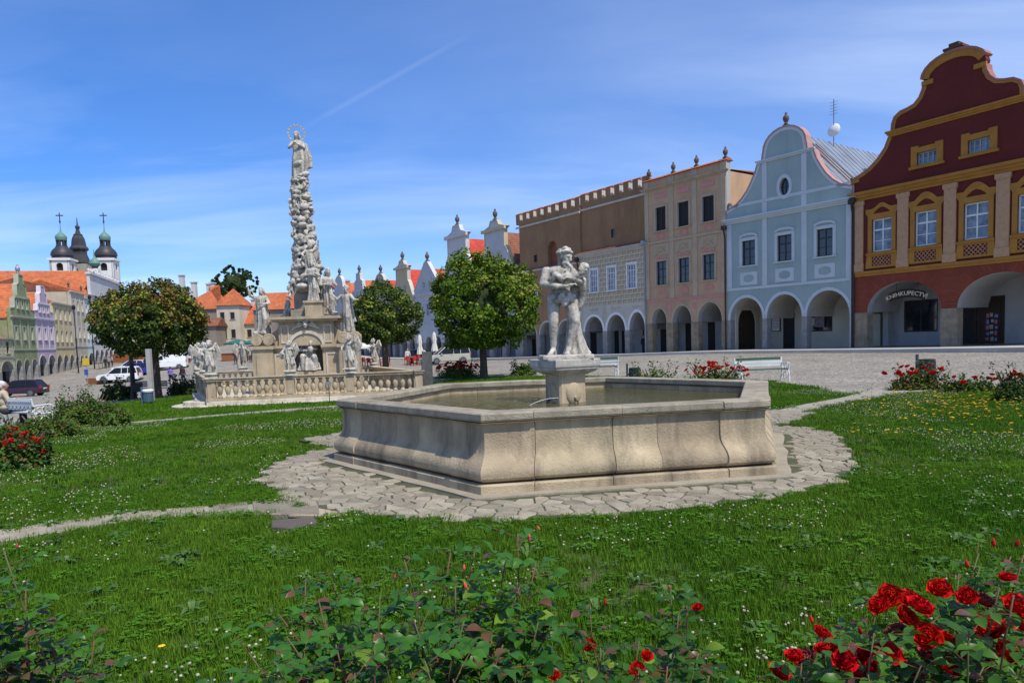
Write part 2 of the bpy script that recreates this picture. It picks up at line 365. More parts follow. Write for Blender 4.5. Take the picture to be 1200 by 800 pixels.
pave_poly = [H(*p) for p in pv_px]+[(6.2,14.2),(4.2,16.0),(.6,16.3),(-2.6,14.8),(-3.9,12.6)]
joint_m = mat('joint_earth', (.10,.09,.06), (.05,.07,.022), scale=6, rough=.95, bump=.8, bscale=60)
sheet('fountain_paving_bed', pave_poly, .012, .3, joint_m, skirt=.03, kind='structure', label='earth and moss between the paving stones round the fountain')
path_m = mat('path_dust', (.34,.31,.255), (.24,.22,.17), scale=3, rough=.9, bump=.5, bscale=40)
def ribbon(cen, w):
    L_ = []; Rr = []
    for i, p in enumerate(cen):
        a = Vector(cen[max(i-1,0)]); b = Vector(cen[min(i+1,len(cen)-1)]); d = (b-a).normalized(); n = Vector((-d.y,d.x)); ww = w[i] if isinstance(w,list) else w
        L_.append(tuple(Vector(p)+n*ww/2)); Rr.append(tuple(Vector(p)-n*ww/2))
    return Rr+L_[::-1]
pathR = ribbon([H(880,492),H(915,484),H(955,474.5),H(1000,466.5),H(1030,460.5),H(1060,456)], [.7,.55,.5,.55,.9,1.6])
sheet('right_path', pathR, .01, .3, path_m, kind='structure', label='narrow pale path from the fountain to the square on the right')
pathM = ribbon([H(146,496),H(200,491.5),H(270,485.5),H(340,480),H(400,475.5),(-1.5,21.5),(1.5,23.5)], .55)
sheet('monument_path', pathM, .01, .3, path_m, kind='structure', label='thin pale path across the lawn before the monument')
pathL = ribbon([(-9,5.2),H(-60,640),H(0,631),H(60,621),H(140,607.5),H(210,601),H(290,596),H(345,595)], [.3,.3,.3,.32,.30,.26,.40,.45])
sheet('left_path_bed', pathL, .006, .3, path_m, kind='structure', label='dusty strip under the stepping slabs at left')
stone_pale = mat('paving_stone', (.33,.285,.21), (.22,.19,.135), scale=5, rough=.85, bump=.6, bscale=45, rnd=.24, streak=((.25,.24,.2),.5,3))
slab_m = mat('fountain_slab', (.34,.295,.22), (.26,.225,.165), scale=2.5, rough=.85, bump=.45, bscale=40, streak=((.3,.27,.21),.6,3))
def poly_clip(poly, p, n):      # keep side (x-p).n<=0
    o = []
    for i in range(len(poly)):
        a, b = poly[i], poly[(i+1)%len(poly)]; da = (a[0]-p[0])*n[0]+(a[1]-p[1])*n[1]; db = (b[0]-p[0])*n[0]+(b[1]-p[1])*n[1]
        if da <= 0: o.append(a)
        if (da < 0 < db) or (db < 0 < da): t = da/(da-db); o.append((a[0]+(b[0]-a[0])*t, a[1]+(b[1]-a[1])*t))
    return o
def shrink(poly, d):
    n = len(poly); cx = sum(p[0] for p in poly)/n; cy_ = sum(p[1] for p in poly)/n; q = list(poly)
    for i in range(n):
        a, b = poly[i], poly[(i+1)%n]; ex, ey = b[0]-a[0], b[1]-a[1]; l = math.hypot(ex,ey)
        if l < 1e-6: continue
        nx, ny = ey/l, -ex/l
        if (cx-a[0])*nx+(cy_-a[1])*ny > 0: nx, ny = -nx, -ny
        q = poly_clip(q, (a[0]-nx*d, a[1]-ny*d), (nx,ny))
        if len(q) < 3: return []
    return q
def hexpts(rad): return [(FC.x+rad*math.cos(FTH+i*PI/3), FC.y+rad*math.sin(FTH+i*PI/3)) for i in range(6)]
slab_hex = hexpts(FR_+.47)
# sites in jittered courses running round the hexagon
sites = []
for ring in range(19):
    rad = FR_+.30+ring*.165
    for side in range(6):
        a = Vector((math.cos(FTH+side*PI/3), math.sin(FTH+side*PI/3)))*rad; b = Vector((math.cos(FTH+(side+1)*PI/3), math.sin(FTH+(side+1)*PI/3)))*rad
        L_ = (b-a).length; t = random.uniform(0,.2)
        while t < L_:
            p = a+(b-a)*(t/L_); sites.append((FC.x+p.x+random.uniform(-.045,.045), FC.y+p.y+random.uniform(-.06,.06))); t += random.uniform(.13,.30)
S = np.array(sites); ins = in_poly(S[:,0], S[:,1], pave_poly)
paving = link('fountain_paving', None, None, kind='structure', label='irregular flat stones laid round the fountain')
cells = []
for i in np.nonzero(ins)[0]:
    d = np.hypot(S[:,0]-S[i,0], S[:,1]-S[i,1]); near = np.argsort(d)[1:16]
    poly = [(S[i,0]-.5,S[i,1]-.5),(S[i,0]+.5,S[i,1]-.5),(S[i,0]+.5,S[i,1]+.5),(S[i,0]-.5,S[i,1]+.5)]
    for j in near:
        n = (S[j,0]-S[i,0], S[j,1]-S[i,1]); poly = poly_clip(poly, ((S[i,0]+S[j,0])/2,(S[i,1]+S[j,1])/2), n)
        if len(poly) < 3: break
    if len(poly) < 3: continue
    poly = shrink(poly, random.uniform(.004,.010))
    if len(poly) >= 3: cells.append((math.hypot(*S[i]), poly))
cells.sort(key=lambda c: c[0])
rest = MB(); cnt = 0
for dist, poly in cells:
    cx = sum(p[0] for p in poly)/len(poly); cyy = sum(p[1] for p in poly)/len(poly)
    if in_poly(np.array([cx]), np.array([cyy]), hexpts(FR_+.235))[0]: continue
    z = gz(cx,cyy); tilt = (random.uniform(-.02,.02), random.uniform(-.02,.02)); hgt = z+random.uniform(.016,.027)
    mb = MB() if cnt < 298 else rest; o = len(mb.v)
    mb.prism([(x,y) for x,y in poly], z-.02, hgt, bev=.008)
    for k in range(o+len(poly), len(mb.v)): v = mb.v[k]; mb.v[k] = (v[0],v[1],v[2]+(v[0]-cx)*tilt[0]+(v[1]-cyy)*tilt[1])
    if cnt < 298: mb.build('paving_stone', stone_pale, paving)
    cnt += 1
if rest.v: rest.build('paving_stones', stone_pale, paving, kind='stuff')
# worn slabs of the left path and the joint slabs
for x0,yt0,yb0,x1,yt1,yb1 in ((296,588,604,372,587,603),(250,592,605,290,589,604),(196,597,608,246,593,605),(120,605,615,190,598,608),(60,613,626,116,606,615),(-10,623,637,56,614,626)):
    q = [H(x0,yb0),H((x0*2+x1)/3,(yb0*2+yb1)/3+random.uniform(-2,1)),H((x0+x1*2)/3,(yb0+2*yb1)/3+random.uniform(-2,1)),H(x1,yb1),H(x1,yt1),H((x0+x1)/2,(yt0+yt1)/2+random.uniform(-1,1.5)),H(x0,yt0)]
    q = [(p[0]+random.uniform(-.02,.02),p[1]+random.uniform(-.02,.02)) for p in q]
    MB().prism(q, -.03, .016, bev=.006).build('path_slab', stone_pale, paving)
lid_poly = [H(312,606),H(336,603),H(372,604),H(376,614),H(345,624),H(314,622)]
sand_poly = [H(336,596),H(372,592),H(402,598),H(396,606),H(366,605),H(338,604)]
sheet('bare_sand', sand_poly, .008, .2, mat('sand', (.42,.34,.23), (.33,.27,.18), scale=5, rough=.95, bump=.5), skirt=.02, kind='structure', label='bare sandy patch at the edge of the paving')
MB().prism([H(318,613),H(368,608),H(372,614),H(345,622),H(318,620)], -.02, .03, bev=.01).build('sunken_lid', mat('lid_stone', (.13,.10,.09), (.09,.075,.06), rough=.8, bump=.6), None, label='purple-brown stone lid sunk in the grass beside the paving', cat='lid')
# concrete apron
ap = MB()
for i in range(6):
    o1, o2 = hexpts(FR_+.27)[i], hexpts(FR_+.27)[(i+1)%6]; i1, i2 = hexpts(FR_-.3)[i], hexpts(FR_-.3)[(i+1)%6]
    n = 8; outp = []
    for k in range(n+1):
        t = k/n; x = o1[0]+(o2[0]-o1[0])*t; y = o1[1]+(o2[1]-o1[1])*t
        if 0 < k < n: x += random.uniform(-.03,.03); y += random.uniform(-.03,.03)
        outp.append((x,y))
    ap.prism([i1]+outp+[i2], -.02, .032)
ap.build('fountain_apron', slab_m, None, kind='structure', label='pale mortar apron at the foot of the fountain')
# kerb of the square's pavement along the right row
# ------------------------------------------------------------------ fountain
gran = mat('granite', (.43,.345,.225), (.29,.23,.15), scale=2.6, rough=.88, bump=.45, bscale=42, rnd=.17, streak=((.12,.10,.07),.9,2.6), detail=10)
gran_rim = mat('granite_rim', (.37,.32,.235), (.25,.215,.155), scale=5, rough=.85, bump=.7, bscale=60, rnd=.12, streak=((.13,.12,.095),.7,4), detail=10)
mortar = mat('mortar', (.09,.08,.06), (.05,.045,.035), rough=.95)
fountain = thing('fountain', 'large hexagonal stone fountain basin filled with water on the lawn', 'fountain', (FC.x,FC.y,0), 0)
OUT = [(0,.80),(-.03,.79),(-.056,.775),(-.064,.74),(-.066,.60),(-.063,.52),(-.054,.465),(-.032,.415),(.004,.37),(.036,.325),(.055,.28),(.060,.235),(.050,.195),(.026,.168),(-.006,.152),(-.03,.148)]
body_prof = OUT+[(-.30,.148),(-.30,.80)]
rim_prof = [(-.012,.909),(.004,.895),(.006,.835),(-.006,.812),(-.30,.812),(-.33,.83),(-.335,.90),(-.32,.909)]
pl_prof = [(.068,.0),(.068,.118),(.054,.134),(-.2,.138),(-.2,.0)]
AP = FR_*math.cos(PI/6)         # apothem
def hex_point(u, off):          # u in side units 0..6, off outward from the rim line
    s_ = int(math.floor(u)) % 6; t = u-math.floor(u)
    a = FTH+s_*PI/3; b = a+PI/3; k = (AP+off)/AP*FR_
    return Vector((math.cos(a)*k*(1-t)+math.cos(b)*k*t, math.sin(a)*k*(1-t)+math.sin(b)*k*t))
def stone(us, prof, g0, g1, proj, jit=0.0, z0=0):
    # us: path parameters from start to end; sections at each; g0,g1 gaps in metres
    mb = MB(); n = len(prof); u0 = us[0]+g0/FR_; u1 = us[-1]-g1/FR_
    us = [u0]+[u for u in us[1:-1]]+[u1]
    for u in us:
        for off, z in prof:
            pr = proj if off > -.15 else 0
            p = hex_point(u, off+pr) if z > -9 else None; mb.v.append((p.x,p.y,z+jit+z0))
    for i in range(len(us)-1):
        for k in range(n): j = (k+1)%n; mb.f.append((i*n+k,i*n+j,(i+1)*n+j,(i+1)*n+k)); mb.m.append(0)
    mb.f.append(tuple(range(n-1,-1,-1))); mb.f.append(tuple((len(us)-1)*n+k for k in range(n))); mb.m += [0,0]
    return mb
CW = .17            # half corner stone in side units
for i in range(6):
    # corner blocks wrap vertex i
    def U(a): return (i+a)
    for nm, prof, m, pr, g in (('wall_stone',body_prof,gran,.016,.004),('coping_stone',rim_prof,gran_rim,.012,.003),('plinth_stone',pl_prof,gran,.012,.004)):
        us = [6+i-CW, 6+i-1e-4, 6+i+CW]
        # left half belongs to side i-1, right half to side i: build with the vertex in the middle
        mb = MB(); n = len(prof); secs = []
        for u, dirn in ((i-CW+g/FR_,0),(i,0),(i+CW-g/FR_,0)):
            uu = (u+6)%6
            for off, z in prof:
                p = hex_point(uu, off+(pr if off > -.15 else 0)); mb.v.append((p.x,p.y,z))
        for s_ in range(2):
            for k in range(n): j = (k+1)%n; mb.f.append((s_*n+k,s_*n+j,(s_+1)*n+j,(s_+1)*n+k)); mb.m.append(0)
        mb.f.append(tuple(range(n-1,-1,-1))); mb.f.append(tuple(2*n+k for k in range(n))); mb.m += [0,0]
        mb.build(nm, m, fountain, smooth=25, fixn=True)
        cuts = {'wall_stone':[CW,.44,.60,1-CW],'coping_stone':[CW,.47,1-CW],'plinth_stone':[CW,.43,.63,1-CW]}[nm]
        for a, b in zip(cuts[:-1], cuts[1:]):
            gp = .006 if (nm == 'wall_stone' and abs(a-.44) < .01) else .0025
            stone([i+a,i+b], prof, gp, .0025, 0.0, jit=random.uniform(-.003,.003)).build(nm, m, fountain, smooth=25, fixn=True)
# mortar core behind the joints
core = [(-.075,.16),(-.075,.80),(-.02,.815),(-.02,.89),(-.30,.89),(-.29,.15),(-.02,.13),(.02,.12),(.02,.01),(-.2,.01),(-.2,.14)]
mb = MB()
for (o0,o1,z0,z1) in ((-.29,-.078,.14,.80),(-.325,-.02,.80,.895),(-.19,.05,.0,.124),(-.2,-.045,.12,.34)):
    for i in range(6):
        a0,b0 = hex_point(i,o0), hex_point((i+1)%6,o0); a1,b1 = hex_point(i,o1), hex_point((i+1)%6,o1)
        mb.prism([tuple(a1),tuple(b1),tuple(b0),tuple(a0)], z0, z1)
mb.build('mortar', mortar, fountain)
algae = mat('basin_floor', (.085,.09,.04), (.05,.055,.025), scale=2, rough=.9, bump=.5, bscale=10)
hx = [(hex_point(i,-.31).x,hex_point(i,-.31).y) for i in range(6)]
MB().prism(hx, .05, .30).build('basin_floor', algae, fountain)
# water
wm = bpy.data.materials.new('water'); wm.use_nodes = True; N = wm.node_tree.nodes; L = wm.node_tree.links; N.remove(N['Principled BSDF'])
tb = N.new('ShaderNodeBsdfTransparent'); tb.inputs[0].default_value = (.34,.34,.17,1); gl = N.new('ShaderNodeBsdfGlossy'); gl.inputs['Roughness'].default_value = .02
df = N.new('ShaderNodeBsdfDiffuse'); df.inputs[0].default_value = (.19,.175,.07,1); m0 = N.new('ShaderNodeMixShader'); m0.inputs[0].default_value = .5
fr = N.new('ShaderNodeFresnel'); fr.inputs[0].default_value = 1.33; ms = N.new('ShaderNodeMixShader')
tcn = N.new('ShaderNodeTexCoord'); nz = N.new('ShaderNodeTexNoise'); nz.inputs['Scale'].default_value = 7; nz.inputs['Detail'].default_value = 3; nz.inputs['Distortion'].default_value = .6
bp = N.new('ShaderNodeBump'); bp.inputs['Strength'].default_value = .4; bp.inputs['Distance'].default_value = .03
L.new(tcn.outputs['Object'], nz.inputs[0]); L.new(nz.outputs[0], bp.inputs['Height']); L.new(bp.outputs[0], gl.inputs['Normal']); L.new(bp.outputs[0], fr.inputs['Normal'])
L.new(tb.outputs[0], m0.inputs[1]); L.new(df.outputs[0], m0.inputs[2]); L.new(fr.outputs[0], ms.inputs[0]); L.new(m0.outputs[0], ms.inputs[1]); L.new(gl.outputs[0], ms.inputs[2]); L.new(ms.outputs[0], N['Material Output'].inputs[0])
wt = MB(); wt.add([(x,y,.715) for x,y in hx], [tuple(range(6))]); wt.build('fountain_water', wm, None, loc=(FC.x,FC.y,0), kind='structure', label='still greenish water in the fountain basin')

# pedestal in the middle of the basin (octagonal post with relief shells, square slab above)
ped = thing('statue_pedestal', 'square stone post with shell reliefs and wide slab standing in the basin water', 'pedestal', (FC.x+.02,FC.y+.05,.3), R(297-270))
marble = mat('weathered_stone', (.52,.49,.43), (.34,.32,.27), scale=6, rough=.85, bump=.5, bscale=70, streak=((.16,.155,.13),.75,5), detail=9)
w = .235
octp = lambda w_,c: [(-w_+c,-w_),(w_-c,-w_),(w_,-w_+c),(w_,w_-c),(w_-c,w_),(-w_+c,w_),(-w_,w_-c),(-w_,-w_+c)]
MB().prism(octp(w,.03), 0, .86).build('shaft', gran, ped)
for q in range(4):
    M = Matrix.Rotation(q*PI/2,4,'Z'); mb = MB()
    mb.ell((0,-w,.56), (.135,.05,.17), 16, 10); mb.ell((0,-w-.04,.50),(.03,.03,.03),8,6); mb.box(-.02,-w-.05,.40,.02,-w,.44)
    mb.v = [tuple(M@Vector(v)) for v in mb.v]; mb.build('shell_relief', gran, ped, smooth=True)
    mb = MB(); mb.tube([(0,-w-.02,.46),(0,-w-.08,.455),(0,-w-.10,.44)], .013, 8); mb.v = [tuple(M@Vector(v)) for v in mb.v]; mb.build('spout', mortar, ped)
sl = MB(); prof = [(.25,.84),(.27,.86),(.33,.885),(.36,.91),(.375,.93),(.375,.95),(.39,.965),(.395,.985),(.395,1.07),(.385,1.08)]
vs = [(sx*r,sy*r,z) for r,z in prof for sx,sy in ((-1,-1),(1,-1),(1,1),(-1,1))]
fs = [(i*4+k,i*4+(k+1)%4,(i+1)*4+(k+1)%4,(i+1)*4+k) for i in range(len(prof)-1) for k in range(4)]+[(3,2,1,0),tuple(4*(len(prof)-1)+k for k in range(4))]
sl.add(vs, fs).build('slab', marble, ped)
jet = mat('water_jet', (.8,.85,.9), (.7,.78,.85), rough=.1)
MB().tube([(-.45+.45*t,-.38+.16*t,.72+.2*t-.12*t*t) for t in [k/8 for k in range(9)]], .003, 5).build('water_spray', jet, None, loc=(FC.x-.1,FC.y,0), label='thin jet of water falling from the pedestal into the basin', cat='water jet')
# ------------------------------------------------------------------ houses
def arch_pts(x0, x1, zb, zs, zt, n=14):         # an arch opening from the base, clockwise in xz
    cx, rx, rz = (x0+x1)/2, (x1-x0)/2, zt-zs
    return [(x0,zb)]+[(cx-rx*math.cos(PI*k/n), zs+rz*math.sin(PI*k/n)) for k in range(n+1)]+[(x1,zb)]
def rect(x0,z0,x1,z1): return [(x0,z0),(x1,z0),(x1,z1),(x0,z1)]
glass = mat('window_glass', (.022,.03,.042), (.012,.016,.022), scale=1.3, rough=.06, spec=.8)
glass_c = mat('curtained_glass', (.20,.24,.30), (.05,.065,.09), scale=2.2, rough=.08, spec=.8, detail=2)
white_p = mat('white_paint', (.74,.74,.72), (.66,.66,.64), rough=.5)
dark_p = mat('dark_window_paint', (.05,.035,.03), (.03,.02,.018), rough=.5)
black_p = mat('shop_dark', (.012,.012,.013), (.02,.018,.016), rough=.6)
wood_d = mat('dark_wood', (.05,.03,.018), (.03,.018,.011), scale=4, rough=.6)
tile = {}
def tile_mat(name, c1, c2, w=.22):
    if name in MATS: return MATS[name]
    m = mat(name, c1, c2, scale=.8, rough=.85, detail=10, coord='OBJ', streak=(tuple(x*.55 for x in c1),.55,.8))
    nt = m.node_tree; N = nt.nodes; L = nt.links; b = N['Principled BSDF']; old = b.inputs['Base Color'].links[0].from_socket
    tcn = N.new('ShaderNodeTexCoord'); wv = N.new('ShaderNodeTexWave'); wv.bands_direction = 'X'; wv.inputs['Scale'].default_value = .314/w; wv.inputs['Distortion'].default_value = .6; wv.inputs['Detail'].default_value = 1
    L.new(tcn.outputs['Object'], wv.inputs[0])
    w2 = N.new('ShaderNodeTexWave'); w2.bands_direction = 'Z'; w2.wave_profile = 'SAW'; w2.inputs['Scale'].default_value = .314/.28; L.new(tcn.outputs['Object'], w2.inputs[0])
    ad = N.new('ShaderNodeMath'); ad.operation = 'ADD'; L.new(wv.outputs['Fac'], ad.inputs[0]); L.new(w2.outputs['Fac'], ad.inputs[1])
    bp = N.new('ShaderNodeBump'); bp.inputs['Strength'].default_value = .8; bp.inputs['Distance'].default_value = .05; L.new(ad.outputs[0], bp.inputs['Height']); L.new(bp.outputs[0], b.inputs['Normal'])
    vo = N.new('ShaderNodeTexVoronoi'); vo.inputs['Scale'].default_value = 3.2; L.new(tcn.outputs['Object'], vo.inputs[0])
    hv = N.new('ShaderNodeHueSaturation'); mr = N.new('ShaderNodeMapRange'); mr.inputs[3].default_value = .75; mr.inputs[4].default_value = 1.2
    L.new(vo.outputs['Color'], mr.inputs[0]); L.new(mr.outputs[0], hv.inputs['Value']); L.new(old, hv.inputs['Color']); L.new(hv.outputs[0], b.inputs['Base Color'])
    return m
roof_or = tile_mat('orange_tiles', (.52,.15,.055), (.40,.11,.045))
roof_red = tile_mat('red_tiles', (.55,.07,.04), (.42,.055,.035))
roof_br = tile_mat('brown_tiles', (.28,.11,.06), (.20,.08,.05))
tin = mat('tin_roof', (.42,.45,.48), (.30,.34,.38), scale=1, rough=.42, metal=.6, spec=.5, streak=((.22,.2,.18),.5,.6), coord='OBJ')
MESHC = {}
def cached(key, fn):
    if key not in MESHC: MESHC[key] = fn()
    return MESHC[key]
def window(par, x, z, w, h, nx=2, nz=3, fr=.055, m=None, g=None, y=.14, name='window', tall=None):
    m = m or white_p; g = g or glass
    def mk():
        mb = MB(); f = fr*1.3
        mb.box(-w/2,-.04,0,-w/2+f,.04,h); mb.box(w/2-f,-.04,0,w/2,.04,h); mb.box(-w/2+f,-.04,0,w/2-f,.04,f); mb.box(-w/2+f,-.04,h-f,w/2-f,.04,h)
        zt = h*.62 if tall else None
        for i in range(1,nx): xx = -w/2+w*i/nx; mb.box(xx-fr*.6,-.035,f,xx+fr*.6,.03,h-f)
        for k in range(1,nz):
            zz = h*k/nz; t = fr*.75 if (k == nz-1 and nz > 2) else fr*.3; mb.box(-w/2+f,-.033,zz-t,w/2-f,.028,zz+t)
        return mb.mesh(name, m)
    def mg(): mb = MB(); mb.box(-w/2+.01,.0,.01,w/2-.01,.012,h-.01); return mb.mesh('pane', g)
    o = link(name, cached(('w',w,h,nx,nz,fr,m.name), mk), par, (x,y,z)); link('pane', cached(('g',w,h,g.name), mg), o, (0,0,0)); return o
def surround(par, x, z, w, h, m, t=.14, proud=.035, sill=True, hood=None, name='window_surround', y0=0.0):
    mb = MB(); a, b = w/2, w/2+t
    mb.plate([(-b,-.02),(b,-.02),(b,h+t),(-b,h+t)], [rect(-a,0,a,h)], -proud, 0)
    if sill: mb.box(-b-.06,-proud-.09,-.1,b+.06,0,-.022)
    if hood == 'arch':
        n = 10; ro, ri, zz = b+.03, b-t*.8, h+t
        top = [(-ro*math.cos(PI*k/n), zz+.02+.52*math.sin(PI*k/n)*ro*.72) for k in range(n+1)]; bot = [(-ri*math.cos(PI*k/n), zz+.02+.52*math.sin(PI*k/n)*ri*.45) for k in range(n+1)]
        mb.plate(top+bot[::-1], [], -proud-.04, 0)
    if hood == 'tri':
        mb.plate([(-b-.05,h+t),(0,h+t+.42),(b+.05,h+t),(b-.08,h+t+.02),(0,h+t+.30),(-b+.08,h+t+.02)], [], -proud-.04, 0)
    return mb.build(name, m, par, loc=(x,y0,z), fixn=True)
def band(par, x0, x1, z0, z1, m, d=.12, name='cornice', y0=0.0, steps=1):
    mb = MB()
    for k in range(steps):
        a = z0+(z1-z0)*k/steps; b = z0+(z1-z0)*(k+1)/steps; dd = d*(k+1)/steps
        mb.box(x0-(dd if steps > 1 else 0), y0-dd, a+(.0015 if k else 0), x1+(dd if steps > 1 else 0), y0, b)
    return mb.build(name, m, par)
def pilaster(par, x, z0, z1, w, m, d=.07, base=.25, cap=.22, m2=None, name='pilaster'):
    mb = MB(); mb.box(x-w/2,-d,z0+base,x+w/2,0,z1-cap)
    mb.box(x-w/2-.04,-d-.04,z0,x+w/2+.04,0,z0+base-.001,1); mb.box(x-w/2-.02,-d-.02,z1-cap+.001,x+w/2+.02,0,z1-cap+.06,1); mb.box(x-w/2-.06,-d-.05,z1-cap+.061,x+w/2+.06,0,z1,1)
    return mb.build(name, [m, m2 or m], par)
def arch_ring(par, x0, x1, zs, zt, m, t=.2, proud=.03, name='arch_trim', n=14):
    cx, rx, rz = (x0+x1)/2, (x1-x0)/2, zt-zs; mb = MB()
    o = [(cx-(rx+t)*math.cos(PI*k/n), zs+(rz+t)*math.sin(PI*k/n)) for k in range(n+1)]; i = [(cx-rx*math.cos(PI*k/n), zs+rz*math.sin(PI*k/n)) for k in range(n+1)]
    mb.plate(o[::-1]+i, [], -proud, .0); return mb.build(name, m, par, fixn=True)
def coping(par, pts, y0, y1, t, m, name='gable_coping'):
    mb = MB(); n = len(pts)
    for i in range(n-1):
        (xa,za),(xb,zb) = pts[i], pts[i+1]; d = Vector((xb-xa, zb-za)); 
        if d.length < 1e-4: continue
    # offset outline
    off = []
    for i in range(n):
        a = Vector(pts[max(i-1,0)]); b = Vector(pts[min(i+1,n-1)]); d = (b-a).normalized(); off.append((pts[i][0]-d.y*t, pts[i][1]+d.x*t))
    vs = []
    for (x,z),(X,Z) in zip(pts, off): vs += [(x,y0,z),(X,y0,Z),(X,y1,Z),(x,y1,z)]
    fs = []
    for i in range(n-1):
        for k in range(4): j = (k+1)%4; fs.append((i*4+k,i*4+j,(i+1)*4+j,(i+1)*4+k))
    fs += [(3,2,1,0), tuple(4*(n-1)+k for k in range(4))]
    return mb.add(vs, fs).build(name, m, par, fixn=True)
def urn(par, x, y, z, s, m, name='finial', style=0):
    def mk():
        mb = MB(); mb.box(-.18,-.18,0,.18,.18,.2)
        pr = [(.08,.2),(.16,.26),(.1,.34),(.2,.5),(.24,.66),(.2,.82),(.12,.92),(.08,.98),(.1,1.04),(.04,1.14)] if style == 0 else [(.08,.2),(.14,.26),(.08,.34),(.17,.42),(.22,.55),(.17,.7),(.05,.78)]
        return mb.lathe(pr, 10).mesh('finial', m, smooth=True)
    return link(name, cached(('urn',style,m.name), mk), par, (x,y,z), scale=s)
def drainpipe(par, x, z0, z1, m, y=-.12):
    mb = MB(); mb.tube([(x,y,z0),(x,y,z1-.5),(x,y-.1,z1-.2),(x,y-.12,z1)], .055, 8); mb.box(x-.16,y-.25,z1,x+.16,y,z1+.28)
    return mb.build('drainpipe', m, par, smooth=True)

def body(par, W, outline, holes, mw, base, D=15.0, eaves=None, th=.45, mside=None, mrev=None, name='wall', y0=0.0):
    """front sheet with openings and side walls behind it"""
    mb = MB(); mb.plate(outline, holes, y0, y0+th, 0, 1, back=True)
    f = mb.build(name, [mw, mrev or mw], par)
    e = eaves or max(z for _,z in outline)-1
    gfl = base+4.0; dp = 3.7
    mb = MB(); mb.box(.02,dp,base-1.2,.3,D,e-.05); mb.box(W-.3,dp,base-1.2,W-.02,D,e-.05); mb.box(.3,D-.3,base-1.2,W-.3,D,e-.05)
    if e > gfl+.6: mb.box(.02,y0+th+.002,gfl+.5,.3,dp,e-.05); mb.box(W-.3,y0+th+.002,gfl+.5,W-.02,dp,e-.05)
    mb.build('side_wall', mside or mw, par)
    return f
def gable_roof(par, W, ze, zr, y0, y1, m, xr=None, over=.12, seams=False, name='roof'):
    xr = W/2 if xr is None else xr; mb = MB()
    t = .12
    mb.add([(-over,y0,ze-over),(xr,y0,zr),(xr,y1,zr),(-over,y1,ze-over),(-over,y0,ze-over-t),(xr,y0,zr-t*1.3),(xr,y1,zr-t*1.3),(-over,y1,ze-over-t)],[(0,3,2,1),(4,5,6,7),(0,1,5,4),(3,7,6,2),(0,4,7,3)])
    mb.add([(W+over,y0,ze-over),(xr,y0,zr),(xr,y1,zr),(W+over,y1,ze-over),(W+over,y0,ze-over-t),(xr,y0,zr-t*1.3),(xr,y1,zr-t*1.3),(W+over,y1,ze-over-t)],[(0,1,2,3),(4,7,6,5),(0,4,5,1),(3,2,6,7),(0,3,7,4)])
    # closed back gable
    mb.add([(0,y1-.05,ze-.3),(W,y1-.05,ze-.3),(xr,y1-.05,zr-.2)],[(0,1,2),(2,1,0)])
    r = mb.build(name, m, par, fixn=False)
    if seams:
        k = y0+.3
        while k < y1:
            for xa in (-over, W+over):
                s = MB(); a = Vector((xa,k,ze-over)); b = Vector((xr,k,zr)); n = Vector((a.z-b.z,0,b.x-a.x)).normalized(); n = n if n.z > 0 else -n
                s.add([a+Vector((0,-.02,0)),b+Vector((0,-.02,0)),b+Vector((0,.02,0)),a+Vector((0,.02,0)),a+n*.05,b+n*.05],[(0,1,5,4),(3,4,5,2),(0,4,3),(1,2,5)]); s.build('roof_seam', m, r)
            k += .75
    return r
def attic_roof(par, W, z, y0, D, m, rise=2.2):       # low roof hidden behind a parapet
    mb = MB(); mb.add([(0,y0,z),(W,y0,z),(W,(y0+D)/2,z+rise),(0,(y0+D)/2,z+rise),(W,D,z),(0,D,z)],[(0,1,2,3),(3,2,4,5),(0,3,5),(1,4,2)])
    return mb.build('roof', m, par)
